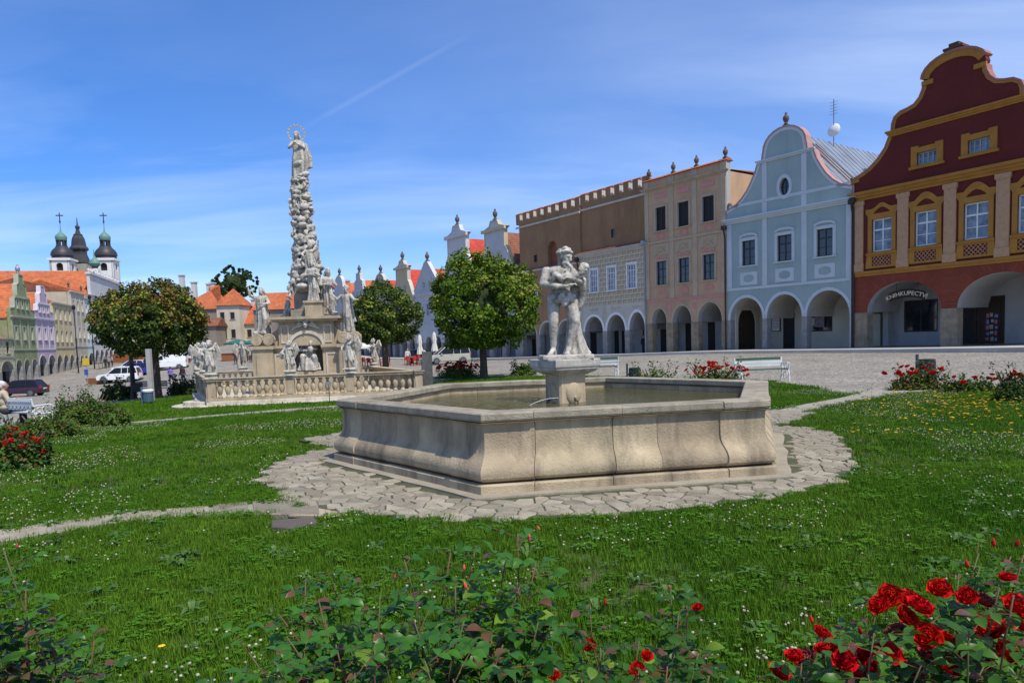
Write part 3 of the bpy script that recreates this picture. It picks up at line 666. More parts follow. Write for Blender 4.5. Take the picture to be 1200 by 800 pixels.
def arcade(par, W, base, arches, ztop, depth, mwall, mfloor, mpier=None, pier_z=None, mback=None, pd=.5, doors=(), gate=False):
    """passage behind the arches: back wall with doors and shop windows, groin-like ceiling, floor"""
    mb = MB(); holes = [rect(x0,z0,x1,z1) for (k,x0,x1,z0,z1) in doors]
    mb.plate(rect(.0,base-.05,W,ztop+.8), [h for h in holes if h[0][1] > base], depth, depth+.3); 
    mb.build('arcade_back_wall', mback or mwall, par)
    for (k,x0,x1,z0,z1) in doors:
        if k == 'door':
            mb = MB(); mb.box(x0,depth-.02,base,x1,depth+.08,z1); mb.box(x0-.1,depth-.06,base,x0-.002,depth,z1+.1); mb.box(x1+.002,depth-.06,base,x1+.1,depth,z1+.1); mb.box(x0,depth-.06,z1+.002,x1,depth,z1+.1)
            n = 3
            for q in range(n): a = base+.15+(z1-base-.2)*q/n; mb.box(x0+.12,depth-.045,a,x1-.12,depth-.021,a+(z1-base)/n-.18)
            mb.build('door', wood_d, par)
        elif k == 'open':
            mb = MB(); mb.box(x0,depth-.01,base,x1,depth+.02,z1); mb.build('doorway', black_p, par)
        else:
            window(par, (x0+x1)/2, z0, x1-x0, z1-z0, 2, 1, .07, dark_p, glass, y=depth+.08, name='shop_window')
    mb = MB(); mb.box(.0,.46,ztop,W,depth+.2,ztop+.12); 
    for (x0,x1,zs,zt) in arches:        # barrel ribs over every bay
        n = 10; cx, rx, rz = (x0+x1)/2, (x1-x0)/2+.12, ztop-zs-.02
        vs = []
        for k in range(n+1):
            xx, zz = cx-rx*math.cos(PI*k/n), zs+rz*math.sin(PI*k/n); vs += [(xx,.47,zz),(xx,depth,zz)]
        mb.add(vs, [(2*k,2*k+1,2*k+3,2*k+2) for k in range(n)])
    mb.build('arcade_vault', mwall, par)
    yo = (.75, depth-.55); zs_ = base+1.9; cr = MB()       # cross arch in the party wall
    cr.plate(clean([(.46,base)]+arch_pts(yo[0],yo[1],base,zs_,zs_+1.15,10)+[(depth,base),(depth,ztop+.5),(.46,ztop+.5)]), [], 0, .35, back=True)
    cr.v = [(v[1]+.02,v[0],v[2]) for v in cr.v]; cr.f = [tuple(reversed(f)) for f in cr.f]; cr.build('cross_arch', mback or mwall, par, fixn=True)
    if gate: MB().box(.2,yo[0],base,.28,yo[1],zs_+1.1).build('gate', wood_d, par)
    MB().box(-.02,-.02,base-1.2,W+.02,depth+.3,base+.015).build('arcade_floor', mfloor, par)
def piers(par, spans, base, z, m, d=.5, proud=.03, quoins=True):
    for (x0,x1) in spans:
        mb = MB(); h = z-base; n = max(2, int(h/.42))
        for q in range(n):
            j = random.uniform(-.006,.006); mb.box(x0-proud+j,-proud+j,base+h*q/n+.006,x1+proud-j,d+.01,base+h*(q+1)/n-.004)
        mb.box(x0+.01,-.001,base,x1-.01,d-.01,z)
        mb.build('pier', m, par)
stone_pier = mat('pier_stone', (.33,.27,.18), (.20,.165,.115), scale=2.2, rough=.9, bump=.6, bscale=20, streak=((.12,.10,.08),.5,2), coord='OBJ')
grey_pier = mat('grey_pier_stone', (.30,.29,.27), (.20,.195,.185), scale=2.2, rough=.9, bump=.5, bscale=20, coord='OBJ')
vaultm = mat('vault_plaster', (.40,.405,.40), (.33,.335,.335), scale=.9, rough=.9, coord='OBJ')
flo = mat('arcade_floor', (.22,.21,.20), (.16,.155,.15), scale=2, rough=.85)
def clean(pts):
    o = [pts[0]]
    for p in pts[1:]:
        if math.hypot(p[0]-o[-1][0], p[1]-o[-1][1]) > 1e-4: o.append(p)
    return o
def front_outline(W, base, arches, top):         # ccw: base with arch notches, then the top profile right-to-left
    o = [(0,base)]
    for (x0,x1,zs,zt) in arches: o += arch_pts(x0,x1,base,zs,zt)
    o += [(W,base)]+top
    return clean(o)
P0 = Vector((atY(1000,400,43).x, 43, 0))
def house(label, a, org, base):
    ob = thing('town_house', label, 'house', (org.x,org.y,0), R(0))
    D = Vector((math.sin(R(a)), math.cos(R(a)),0)); xax = -D; yax = Vector((0,0,1)).cross(xax)
    ob.rotation_euler = (0,0,math.atan2(xax.y,xax.x)); return ob

# --- the red house with ochre trim
redm = mat('ox_red_plaster', (.125,.02,.015), (.10,.016,.012), scale=.7, rough=.85, bump=.25, bscale=12, coord='OBJ', streak=((.13,.022,.018),.45,.7))
redlow = mat('red_rusticated', (.23,.052,.026), (.18,.04,.021), scale=1.2, rough=.9, bump=.4, bscale=14, coord='OBJ')
och = mat('ochre_trim', (.40,.185,.03), (.32,.145,.025), scale=1.5, rough=.8, bump=.2, bscale=20, coord='OBJ')
pil = mat('tan_pilaster', (.50,.30,.17), (.42,.24,.13), scale=6, rough=.9, bump=.5, bscale=30, coord='OBJ')
copm = mat('copper_capping', (.36,.15,.12), (.30,.13,.10), rough=.6, scale=1, metal=.1)
b = .55; W = 11.25
red = house('dark red house with ochre trim and curved baroque gable, a bookshop under its arches', -31, P0, b)
ra = [(.88,5.16,2.68,4.34),(5.98,10.3,2.68,4.36)]
low = front_outline(W, b, ra, [(W,4.80),(0,4.80)])
body(red, W, low, [], redlow, b, eaves=4.9, mside=redm, mrev=vaultm, name='arcade_wall')
winx = [1.77,4.28,6.86,9.38]
top = [(W,9.82),(0,9.82)]
holes = [rect(x-.6,6.2,x+.6,8.1) for x in winx]
mb = MB(); mb.plate(clean([(0,4.80),(W,4.80),(W,9.6),(0,9.6)]), holes, 0, .45, back=True); mb.build('wall', redm, red)
gp = [(0,9.6),(.0,10.3),(.12,10.72),(.5,10.85),(1.0,11.1),(1.5,11.5),(1.95,12.05),(2.2,12.62)]
gr = [(W-x,z) for x,z in reversed(gp)]
mb = MB(); mb.plate(clean([(0,9.6),(W,9.6)]+gr[::-1][1:]+gp[::-1]), [rect(x-.53,10.65,x+.53,11.33) for x in (4.30,6.94)], 0, .45, back=True); mb.build('gable_wall', redm, red)
up = [(2.35,12.9),(2.38,13.3),(2.5,13.62),(2.8,13.82),(3.2,13.88),(3.6,14.0),(3.9,14.3),(4.08,14.7),(4.12,15.0)]
lobe = [(4.05,15.22)]+[(5.62-1.57*math.cos(PI*k/12), 15.22+.92*math.sin(PI*k/12)) for k in range(1,12)]
upR = [(W-x,z) for x,z in reversed(up)]
full = up+lobe+[(W-4.05,15.22)]+upR
mb = MB(); mb.plate(clean([(2.35,12.6),(W-2.35,12.6)]+full[::-1]), [], 0, .45, back=True); mb.build('upper_gable', redm, red)
coping(red, gp, -.05, .5, .1, copm); coping(red, gr, -.05, .5, .1, copm)
coping(red, up, -.06, .55, .1, copm); coping(red, upR, -.06, .55, .1, copm); coping(red, lobe, -.12, .6, .13, copm)
def inner_band(pts, t, y, m, name):         # ochre border following the gable's edge
    n = len(pts); q = []
    for i in range(n):
        a = Vector(pts[max(i-1,0)]); b2 = Vector(pts[min(i+1,n-1)]); d = (b2-a).normalized(); q.append((pts[i][0]+d.y*t, pts[i][1]-d.x*t))
    mb = MB(); mb.plate(clean(pts+q[::-1]), [], y, 0); mb.build(name, m, red, fixn=True)
inner_band(gp[2:], .13, -.03, och, 'gable_border'); inner_band(gr[:-2], .13, -.03, och, 'gable_border')
inner_band(up, .13, -.03, och, 'gable_border'); inner_band(upR, .13, -.03, och, 'gable_border'); inner_band(lobe, .34, -.08, och, 'gable_border')
for x in (4.3,W-4.3): MB().box(x-.3,-.1,14.86,x+.3,0,15.1).build('gable_bracket', och, red)
MB().box(-.1,-.1,10.45,.35,0,10.62).box(W-.35,-.1,10.45,W+.1,0,10.62).build('gable_bracket', och, red)
band(red, 2.2, W-2.2, 12.6, 12.92, och, .2, steps=3); band(red, 0, W, 9.32, 9.82, och, .28, steps=3); band(red, 0, W, 4.82, 5.12, och, .1, name='string_course', steps=2)
MB().box(5.3,-.05,16.1,5.9,.5,16.3).box(5.1,-.1,16.3,6.1,.55,16.42).box(5.35,0,16.42,5.85,.45,16.62).build('gable_finial', mat('brown_cap',(.12,.06,.04),(.08,.04,.03)), red)
for x in (.32,3.02,5.57,8.12,10.85): pilaster(red, x, 5.13, 9.3, .62, pil, .09, .45, .3, m2=pil)
for i, x in enumerate(winx):
    window(red, x, 6.2, 1.2, 1.9, 2, 3, .06, white_p, glass_c)
    # ochre frame with curved head and the apron panel
    mb = MB(); n = 8; hd = [(-.98,8.72)]+[(-.62+1.24*k/n, 8.72+(.42 if i else .30)*math.sin(PI*k/n)**(1 if i else 2.2)) for k in range(n+1)]+[(.98,8.72)]
    innr = [(.42-.84*k/n, 8.42+.34*math.sin(PI*k/n)) for k in range(n+1)]
    mb.plate(clean([(-.98,5.25),(.98,5.25),(.9,6.0),(.84,6.1),(.84,8.3),(.98,8.5)]+[(p[0],p[1]) for p in hd[::-1]]+[(-.98,8.5),(-.84,8.3),(-.84,6.1),(-.9,6.0)]), [rect(-.6,6.2,.6,8.1), clean([(p[0]*1.25,p[1]) for p in innr]), rect(-.58,5.38,.58,5.92)], -.07, 0)
    mb.box(-.92,-.14,6.02,.92,-.071,6.14)
    mb.build('window_surround', och, red, loc=(x,0,0), fixn=True)
    mb = MB()       # plaster lattice in the apron
    mb.box(-.58,-.02,5.38,.58,-.001,5.92,1)
    for k in range(-3,8):
        for s_ in (1,-1):
            xa = -.9+k*.22; seg = []
            for e in range(11):
                tt = e/10; xx = xa+.5*tt*1.0; zz = 5.38+.54*(tt if s_ > 0 else 1-tt)
                if -.57 < xx < .57: seg.append((xx,-.035,zz))
            if len(seg) > 1: mb.tube([seg[0],seg[-1]], .018, 4)
    mb.build('apron_lattice', [pil,redm], red, loc=(x,0,0))
for x in (4.30,6.94):
    window(red, x, 10.65, 1.06, .68, 4, 2, .05, mat('grey_frame',(.35,.38,.40),(.3,.32,.34)), glass_c)
    mb = MB(); mb.plate([(-.86,10.6),(.86,10.6),(.86,11.72),(.45,11.72),(.45,11.62),(-.45,11.62),(-.45,11.72),(-.86,11.72)], [rect(-.53,10.65,.53,11.33)], -.07, 0); mb.box(-.95,-.14,10.46,.95,0,10.6); mb.build('window_surround', och, red, loc=(x,0,0), fixn=True)
groove = mat('rust_groove', (.33,.11,.07), (.28,.09,.06), rough=.9)
mb = MB()       # rustication joints round the arches
for (x0,x1,zs,zt) in ra:
    cx, rx, rz = (x0+x1)/2, (x1-x0)/2, zt-zs
    for k in range(0,15):
        t = PI*k/14; p = (cx-(rx+.12)*math.cos(t), zs+(rz+.12)*math.sin(t)); q = (cx-(rx+.85)*math.cos(t), min(4.78, zs+(rz+.62)*math.sin(t)))
        if q[1] > p[1]-.01 or k in (0,14): mb.tube([(p[0],-.004,p[1]),(max(.02,min(W-.02,q[0])),-.004,q[1])], .012, 4)
for zz in (2.9,3.25,3.6,3.95,4.3):
    for xa,xb in ((.03,.8+.0),(5.2,5.95),(10.35,W-.03)):
        xb2 = min(xb, xb); mb.tube([(xa,-.004,zz),(xb2,-.004,zz)], .012, 4)
mb.build('rustication_joints', groove, red, kind='stuff')
piers(red, [(0,.88),(5.16,5.98),(10.3,W)], b, 2.66, stone_pier, .55)
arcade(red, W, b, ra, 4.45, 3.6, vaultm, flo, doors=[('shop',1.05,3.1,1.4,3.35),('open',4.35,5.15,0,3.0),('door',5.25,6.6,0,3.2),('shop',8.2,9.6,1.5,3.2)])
gable_roof(red, W, 9.7, 14.6, .46, 15, copm, seams=False)
MB().box(0,.45,4.7,W,15,4.78).build('floor_slab', flo, red)
mb = MB(); mb.box(.02,.455,4.8,.3,15,9.6); mb.box(W-.3,.455,4.8,W-.02,15,9.6); mb.build('side_wall', redm, red)
drainpipe(red, .06, b, 9.3, dark_p, y=-.1)
def text_mesh(s, size, m, ext=.01, bend=None):
    cu = bpy.data.curves.new('lettering','FONT'); cu.body = s; cu.size = size; cu.extrude = ext; cu.align_x = 'CENTER'; cu.resolution_u = 2
    o = bpy.data.objects.new('lettering', cu); COL.objects.link(o); bpy.context.view_layer.update()
    me = bpy.data.meshes.new_from_object(o.evaluated_get(bpy.context.evaluated_depsgraph_get())); bpy.data.objects.remove(o)
    for v in me.vertices:
        x, y, z = v.co
        if bend: t = x/bend; x, y = math.sin(t)*(bend+y), math.cos(t)*(bend+y)-bend
        v.co = (x, -z, y)
    me.materials.clear(); me.materials.append(m); me.update(); return me
sign = thing('shop_sign', 'arched dark signboard lettered KNIHKUPECTVÍ hanging in the left arch of the red house', 'sign')
Mr = Matrix.Translation(P0)@Matrix.Rotation(red.rotation_euler.z,4,'Z'); p = Mr@Vector((3.05,.35,3.55)); sign.location = p; sign.rotation_euler = (0,0,red.rotation_euler.z)
n = 12; Rb = 2.6; tp = [(math.sin(t)*Rb*1.0, math.cos(t)*Rb-Rb+.36) for t in [(-.42+.84*k/n) for k in range(n+1)]]; bt = [(math.sin(t)*Rb, math.cos(t)*Rb-Rb-.12) for t in [(.40-.80*k/n) for k in range(n+1)]]
MB().plate(tp[::-1]+bt[::-1], [], -.03, .03, back=True).build('board', mat('sign_board',(.045,.02,.01),(.03,.015,.01)), sign, fixn=True)
link('lettering', text_mesh('KNIHKUPECTVÍ', .34, mat('sign_cream',(.72,.66,.48),(.66,.6,.42)), bend=2.55), sign, (0,-.045,0))
mb = MB(); mb.tube([(-.6,0,.3),(-.6,0,.75)],.012,5); mb.tube([(.6,0,.3),(.6,0,.75)],.012,5); mb.build('hanger', dark_p, sign)

# --- the pale blue house
blu = mat('pale_blue_plaster', (.33,.415,.40), (.28,.36,.35), scale=.6, rough=.85, bump=.2, bscale=14, coord='OBJ', streak=((.22,.28,.28),.55,.7))
blt = mat('blue_white_trim', (.52,.57,.58), (.46,.505,.52), scale=1, rough=.8, coord='OBJ')
pinkc = mat('pink_tin', (.44,.25,.22), (.38,.21,.18), rough=.6)
b = .45; W = 9.15; SL = 9.2
OB = facade_origin(-36, P0, SL)
blue = house('pale blue house with white trim, curved gable and an oval window', -36, OB, b)
ba = [(.25,2.9,2.6,4.12),(3.2,5.8,2.62,4.15),(6.12,8.97,2.6,4.18)]
wx = [1.8,4.55,7.35]
gpL = [(0,9.6),(0,10.28),(.35,10.38),(.8,10.55),(1.3,10.92),(1.75,11.4),(2.1,11.95),(2.4,12.5),(2.6,13.08)]
lob = [(2.95,13.15),(3.0,13.55)]+[(4.55-1.5*math.cos(PI*k/12), 13.75+1.2*math.sin(PI*k/12)) for k in range(0,13)]+[(6.1,13.55),(6.15,13.15)]
gpR = [(W-x,z) for x,z in reversed(gpL)]
outl = front_outline(W, b, ba, gpR[::-1][:]+[] )
tl = gpL+lob+gpR
outl = front_outline(W, b, ba, tl[::-1])
oval = [(4.55+.36*math.cos(2*PI*k/16), 11.15+.58*math.sin(2*PI*k/16)) for k in range(16)]
body(blue, W, outl, [rect(x-.53,6.33,x+.53,8.03) for x in wx]+[oval], blu, b, eaves=9.6, mrev=vaultm)
mb = MB(); ov2 = [(4.55+.56*math.cos(2*PI*k/16), 11.15+.82*math.sin(2*PI*k/16)) for k in range(16)]; mb.plate(ov2, [oval], -.05, 0); mb.build('oval_surround', blt, blue, fixn=True)
f_ = MB(); f_.plate([((p[0]-4.55)*1.0,(p[1]-11.15)) for p in oval], [], 0, .02); ow = f_.build('oval_window', glass, blue, loc=(4.55,.2,11.15), fixn=True)
mb = MB(); mb.box(-.02,-.03,-.57,.02,-.002,.57); mb.box(-.35,-.03,-.02,-.02,-.002,.02); mb.box(.02,-.03,-.02,.35,-.002,.02); mb.build('glazing_bar', dark_p, ow)
coping(blue, gpL, -.06, .5, .09, pinkc); coping(blue, gpR, -.06, .5, .09, pinkc); coping(blue, lob, -.08, .55, .1, pinkc)
def edge_border(par, pts, t, y, m):
    n = len(pts); q = []
    for i in range(n):
        a = Vector(pts[max(i-1,0)]); b2 = Vector(pts[min(i+1,n-1)]); d = (b2-a).normalized(); q.append((pts[i][0]+d.y*t, pts[i][1]-d.x*t))
    MB().plate(clean(pts+q[::-1]), [], y, 0).build('gable_border', m, par, fixn=True)
edge_border(blue, gpL[1:], .16, -.03, blt); edge_border(blue, gpR[:-1], .16, -.03, blt); edge_border(blue, lob, .2, -.035, blt)
band(blue, 2.6, W-2.6, 13.0, 13.2, blt, .16, steps=2); band(blue, 0, W, 9.32, 9.68, blt, .26, steps=3); band(blue, 0, W, 4.66, 4.84, blt, .05, name='string_course')
band(blue, .2, W-.2, 10.42, 10.62, blt, .03, name='string_course')
for x in (3.07,5.95): MB().box(x-.18,-.04,4.85,x+.18,0,9.31).build('pilaster', blt, blue); MB().box(x-.18,-.045,10.63,x+.18,0,12.99).build('pilaster', blt, blue); MB().box(x-.18,-.045,9.69,x+.18,0,10.41).build('pilaster', blt, blue)
for x in (.22,W-.22): MB().box(x-.2,-.04,4.85,x+.2,0,9.31).build('pilaster', blt, blue); 
MB().box(W-.16,-.04,b,W+.02,0,4.65).build('pilaster', blt, blue)
for x in wx:
    window(blue, x, 6.33, 1.06, 1.7, 2, 3, .05, dark_p, glass); surround(blue, x, 6.33, 1.06, 1.7, blt, .2, .045, True, 'arch')
    mb = MB(); mb.plate(rect(-.68,4.98,.68,5.86), [[(.4*math.cos(2*PI*k/12)*(1.15 if k%2 else 1.0),5.42+.27*math.sin(2*PI*k/12)) for k in range(12)]], -.03, 0); mb.build('apron_panel', blt, blue, loc=(x,0,0), fixn=True)
for q in ba: arch_ring(blue, *q, blt, .2, .03)
piers(blue, [(0,.25),(2.9,3.2),(5.8,6.12)], b, 2.6, grey_pier, .5); 
arcade(blue, W, b, ba, 4.3, 3.4, mat('cream_vault',(.55,.51,.40),(.48,.45,.36),coord='OBJ',scale=1), flo, doors=[('open',2.25,3.15,0,3.0),('shop',4.15,5.95,1.6,3.35)], gate=True)
gable_roof(blue, W, 9.6, 14.75, .5, 16, tin, seams=True)
urn(blue, 4.55, .2, 14.98, .85, mat('finial_dark',(.13,.10,.08),(.09,.07,.055))); urn(blue, .12, .2, 10.3, .75, MATS['finial_dark'], style=1); urn(blue, W-.12, .2, 10.3, .75, MATS['finial_dark'], style=1)
drainpipe(blue, W+.02, b, 9.2, dark_p); drainpipe(blue, -.08, b, 9.0, dark_p)
Mb = Matrix.Translation(OB)@Matrix.Rotation(blue.rotation_euler.z,4,'Z')
mb = MB(); mb.tube([(0,0,0),(0,0,3.2)],.03,6); 
for k in range(5): mb.tube([(-.3,0,2.2+k*.2),(.3,0,2.2+k*.2)],.012,4)
an = thing('roof_aerial', 'thin television aerial with round satellite dish on the metal roof of the blue house', 'aerial', Mb@Vector((5.0,5.2,14.3)), blue.rotation_euler.z); mb.build('mast', mat('aerial_metal',(.25,.26,.27),(.2,.2,.2),metal=.6,rough=.5), an)
dm = MB(); vs = []; 
for r_,y_ in ((.0,0),(.22,-.03),(.38,-.1),(.46,-.17)): vs.append((max(r_,.01),y_))
dm.lathe([(r_,-y_) for r_,y_ in vs]+[(.44,.18),(.36,.12),(.01,.03)], 18, M=Matrix.Translation((.0,-.15,1.15))@Matrix.Rotation(R(80),4,'X')@Matrix.Rotation(R(180),4,'X')); dm.build('dish', white_p, an, smooth=True)
mb = MB(); 
for k in range(3): mb.tube([(9.3,1.2+k*.5,9.75+k*.02),(5.2,1.6+k*.5,14.1)],.035,5)
mb.build('roof_ladder', mat('rust_rail',(.2,.12,.08),(.15,.09,.06)), blue)
skl = MB(); skl.add([(6.6,6,12.62),(7.3,6,11.84),(7.3,7.2,11.84),(6.6,7.2,12.62)],[(0,1,2,3)]); skl.build('skylight', glass, blue)
board = thing('menu_board', 'white notice board in a dark frame inside the middle arch of the blue house', 'board', Mb@Vector((1.72,3.32,1.75)), blue.rotation_euler.z)
mb = MB(); mb.plate(rect(-.36,-.05,.36,1.75), [rect(-.3,0,.3,1.7)], -.04, .03); mb.build('frame', dark_p, board, fixn=True); MB().box(-.3,-.01,0,.3,.02,1.7).build('sheet', white_p, board)
mb = MB()
for k in range(14):
    xx = -.22
    while xx < .2: w_ = random.uniform(.03,.1); mb.box(xx,-.016,.15+k*.105,min(xx+w_,.24),-.011,.19+k*.105); xx += w_+.035
mb.build('printed_lines', dark_p, board)

# --- the peach and pink house with flat attic
pea = mat('peach_plaster', (.52,.35,.215), (.44,.29,.175), scale=.6, rough=.88, bump=.3, bscale=12, coord='OBJ', streak=((.30,.21,.15),.7,.8))
pnk = mat('pink_panel', (.55,.27,.22), (.47,.22,.18), scale=3, rough=.9, bump=.4, bscale=22, coord='OBJ')
ptr = mat('sand_trim', (.48,.38,.26), (.39,.31,.21), scale=1.3, rough=.85, coord='OBJ', bump=.3, bscale=18)
b = .2; W = 7.95; OP = facade_origin(-35, P0, 17.1)
OP = OB + Vector((math.sin(R(-35)),math.cos(R(-35)),0))*7.95
peach = house('peach and pink stuccoed house with flat attic parapet and small urns', -35, OP, b)
pa = [(.63,2.19,2.65,3.8),(2.81,4.68,2.65,3.9),(5.29,7.49,2.63,4.0)]; wx = [1.73,4.0,6.34]
outl = front_outline(W, b, pa, [(W,13.85),(0,13.85)])
body(peach, W, outl, [rect(x-.53,9.85,x+.53,11.67) for x in wx]+[rect(x-.53,5.64,x+.53,7.48) for x in wx], pea, b, eaves=13.2, mrev=vaultm)
band(peach, -.02, W+.02, 13.05, 13.25, ptr, .24, steps=3); 
mb = MB(); mb.add([(-.1,-.2,13.86),(W+.1,-.2,13.86),(W+.1,.25,14.08),(-.1,.25,14.08),(W+.1,.7,13.86),(-.1,.7,13.86)],[(0,1,2,3),(3,2,4,5),(0,3,5),(1,4,2)]); mb.build('parapet_tiles', roof_or, peach)
for x in (.25,2.85,5.1,7.72):
    MB().box(x-.2,-.06,4.55,x+.2,0,9.1).build('pilaster', ptr, peach); MB().box(x-.2,-.06,9.101,x+.2,0,13.04).build('pilaster', ptr, peach)
    MB().box(x-.26,-.05,13.26,x+.26,0,13.84).build('attic_pier', ptr, peach)
for x in (.3,2.85,5.1,7.7): urn(peach, x, .25, 14.0, .78, MATS['finial_dark'])
band(peach, 0, W, 4.3, 4.54, pnk, .03, name='string_course'); band(peach, 0, W, 8.9, 9.05, ptr, .09, name='string_course')
for x in wx:
    window(peach, x, 9.85, 1.06, 1.82, 2, 1, .05, dark_p, black_p, name='shutter_window'); window(peach, x, 5.64, 1.06, 1.84, 2, 3, .05, dark_p, glass)
    surround(peach, x, 9.85, 1.06, 1.82, ptr, .16, .05, True); surround(peach, x, 5.64, 1.06, 1.84, ptr, .16, .05, True)
    mb = MB(); mb.plate(rect(-.78,8.0,.78,8.82), [[(.5*math.cos(2*PI*k/12)*(1 if k%3 else .84), 8.4+.26*math.sin(2*PI*k/12)) for k in range(12)]], -.025, 0); mb.build('stucco_panel', ptr, peach, loc=(x,0,0), fixn=True)
    MB().plate([(.46*math.cos(2*PI*k/12)*(1 if k%3 else .84), 9.42+.22*math.sin(2*PI*k/12)) for k in range(12)], [], -.03, 0).build('pink_medallion', pnk, peach, loc=(x,0,0), fixn=True)
    MB().plate([(.46*math.cos(2*PI*k/12)*(1 if k%3 else .84), 5.07+.24*math.sin(2*PI*k/12)) for k in range(12)], [], -.03, 0).build('pink_medallion', pnk, peach, loc=(x,0,0), fixn=True)
    mb = MB(); mb.plate([(-.72,7.95),(-.5,8.12),(0,8.5),(.5,8.12),(.72,7.95),(.55,7.97),(0,8.33),(-.55,7.97)][::-1], [], -.07, 0); mb.build('window_hood', ptr, peach, loc=(x,0,-.02), fixn=True)
    MB().plate(rect(-.6,12.35,.6,12.8), [], -.03, 0).build('pink_panel', pnk, peach, loc=(x,0,0), fixn=True); MB().plate(rect(-.55,7.68,.55,7.86), [], -.055, 0).build('pink_panel', pnk, peach, loc=(x,0,0), fixn=True)
for q in pa: arch_ring(peach, *q, ptr, .14, .03)
for x in (2.5,4.98): MB().plate(rect(x-.22,3.6,x+.22,4.05), [], -.02, 0).build('pink_panel', pnk, peach, fixn=True)
piers(peach, [(0,.63),(2.19,2.81),(4.68,5.29),(7.49,7.9)], b, 2.62, stone_pier, .5, proud=.04)
arcade(peach, W, b, pa, 4.05, 3.3, vaultm, flo, doors=[('door',6.0,6.9,0,2.8),('open',1.2,1.9,0,2.6),('open',3.5,4.2,0,2.6)])
attic_roof(peach, W, 13.3, .6, 14, roof_or, .3)
tinp = mat('grey_tin', (.30,.34,.38), (.24,.27,.30), rough=.5, metal=.3)
drainpipe(peach, .02, b, 9.0, tinp)

# --- the sgraffito house with its brown crenellated upper wall
def sgraffito(name, c1, c2, cl):
    m = mat(name, c1, c2, scale=1.4, rough=.9, coord='OBJ', detail=8, streak=(tuple(x*.7 for x in c2),.4,1.2)); nt = m.node_tree; N = nt.nodes; L = nt.links; b_ = N['Principled BSDF']
    old = b_.inputs['Base Color'].links[0].from_socket; tcn = N.new('ShaderNodeTexCoord'); sp = N.new('ShaderNodeSeparateXYZ'); cb = N.new('ShaderNodeCombineXYZ'); L.new(tcn.outputs['Object'], sp.inputs[0]); L.new(sp.outputs[0], cb.inputs[0]); L.new(sp.outputs[2], cb.inputs[1])
    bt = N.new('ShaderNodeTexBrick'); bt.inputs['Scale'].default_value = 1.0; bt.inputs['Brick Width'].default_value = .62; bt.inputs['Row Height'].default_value = .4; bt.inputs['Mortar Size'].default_value = .045; bt.inputs['Mortar Smooth'].default_value = .1
    L.new(cb.outputs[0], bt.inputs[0]); mx = N.new('ShaderNodeMix'); mx.data_type = 'RGBA'; L.new(old, mx.inputs['A']); mx.inputs['B'].default_value = (*cl,1)
    L.new(bt.outputs['Fac'], mx.inputs['Factor'])
    # envelope figure inside every block: one flank of each painted pyramid is brown
    bt2 = N.new('ShaderNodeTexBrick'); bt2.inputs['Scale'].default_value = 1.0; bt2.inputs['Brick Width'].default_value = .62; bt2.inputs['Row Height'].default_value = .4; bt2.inputs['Mortar Size'].default_value = .13; bt2.inputs['Mortar Smooth'].default_value = .9
    mpp = N.new('ShaderNodeMapping'); mpp.inputs['Location'].default_value = (-.06,.05,0); L.new(cb.outputs[0], mpp.inputs[0]); L.new(mpp.outputs[0], bt2.inputs[0])
    mx2 = N.new('ShaderNodeMix'); mx2.data_type = 'RGBA'; L.new(mx.outputs['Result'], mx2.inputs['A']); mx2.inputs['B'].default_value = (*[x*.42 for x in c2],1)
    ml = N.new('ShaderNodeMath'); ml.operation = 'MULTIPLY'; ml.inputs[1].default_value = .6; L.new(bt2.outputs['Fac'], ml.inputs[0])
    ml2 = N.new('ShaderNodeMath'); ml2.operation = 'MULTIPLY'; sb = N.new('ShaderNodeMath'); sb.operation = 'SUBTRACT'; sb.inputs[0].default_value = 1; L.new(bt.outputs['Fac'], sb.inputs[1]); L.new(ml.outputs[0], ml2.inputs[0]); L.new(sb.outputs[0], ml2.inputs[1]); L.new(ml2.outputs[0], mx2.inputs['Factor'])
    L.new(mx2.outputs['Result'], b_.inputs['Base Color']); return m
sgr = sgraffito('sgraffito_blocks', (.50,.41,.27), (.42,.34,.21), (.56,.51,.41))
bei = mat('pale_plaster', (.54,.50,.43), (.46,.43,.36), scale=1, rough=.88, coord='OBJ', streak=((.32,.29,.23),.65,1))
brn = mat('brown_plaster', (.31,.18,.09), (.25,.145,.075), scale=.5, rough=.9, bump=.35, bscale=10, coord='OBJ', streak=((.17,.10,.055),.8,.7), detail=9)
b = .0; W = 8.35; OW = OP+Vector((math.sin(R(-34)),math.cos(R(-34)),0))*8.35
whi = house('pale house with painted sgraffito blocks below a brown crenellated upper wall', -34, OW, b)
wa = [(.66,3.1,2.2,3.52),(3.6,5.88,2.2,3.56),(6.38,8.2,2.2,3.66)]; wx = [2.0,4.3,6.75]
outl = front_outline(W, b, wa, [(W,4.42),(0,4.42)])
body(whi, W, outl, [], bei, b, eaves=4.5, mrev=vaultm, name='arcade_wall')
MB().plate(rect(0,4.42,W,8.7), [rect(x-.48,5.65,x+.48,7.6) for x in wx], 0, .45, back=True).build('sgraffito_wall', sgr, whi)
band(whi, 0, W, 8.7, 9.12, bei, .3, steps=4)
mb = MB(); mb.add([(-.05,-.32,9.14),(W+.05,-.32,9.14),(W+.05,.42,9.45),(-.05,.42,9.45)],[(0,1,2,3)]); mb.build('cornice_tiles', roof_br, whi)
MB().plate(rect(0,8.6,W,13.42), [rect(3.86,10.15,4.38,10.85)], .42, .9, back=True).build('upper_wall', brn, whi)
window(whi, 4.12, 10.15, .52, .7, 1, 2, .04, dark_p, glass, y=.55)
for x in wx: window(whi, x, 5.65, .96, 1.95, 3, 4, .045, white_p, glass_c, y=.1); surround(whi, x, 5.65, .96, 1.95, white_p, .16, .04, True)
for q in wa: arch_ring(whi, *q, white_p, .22, .03)
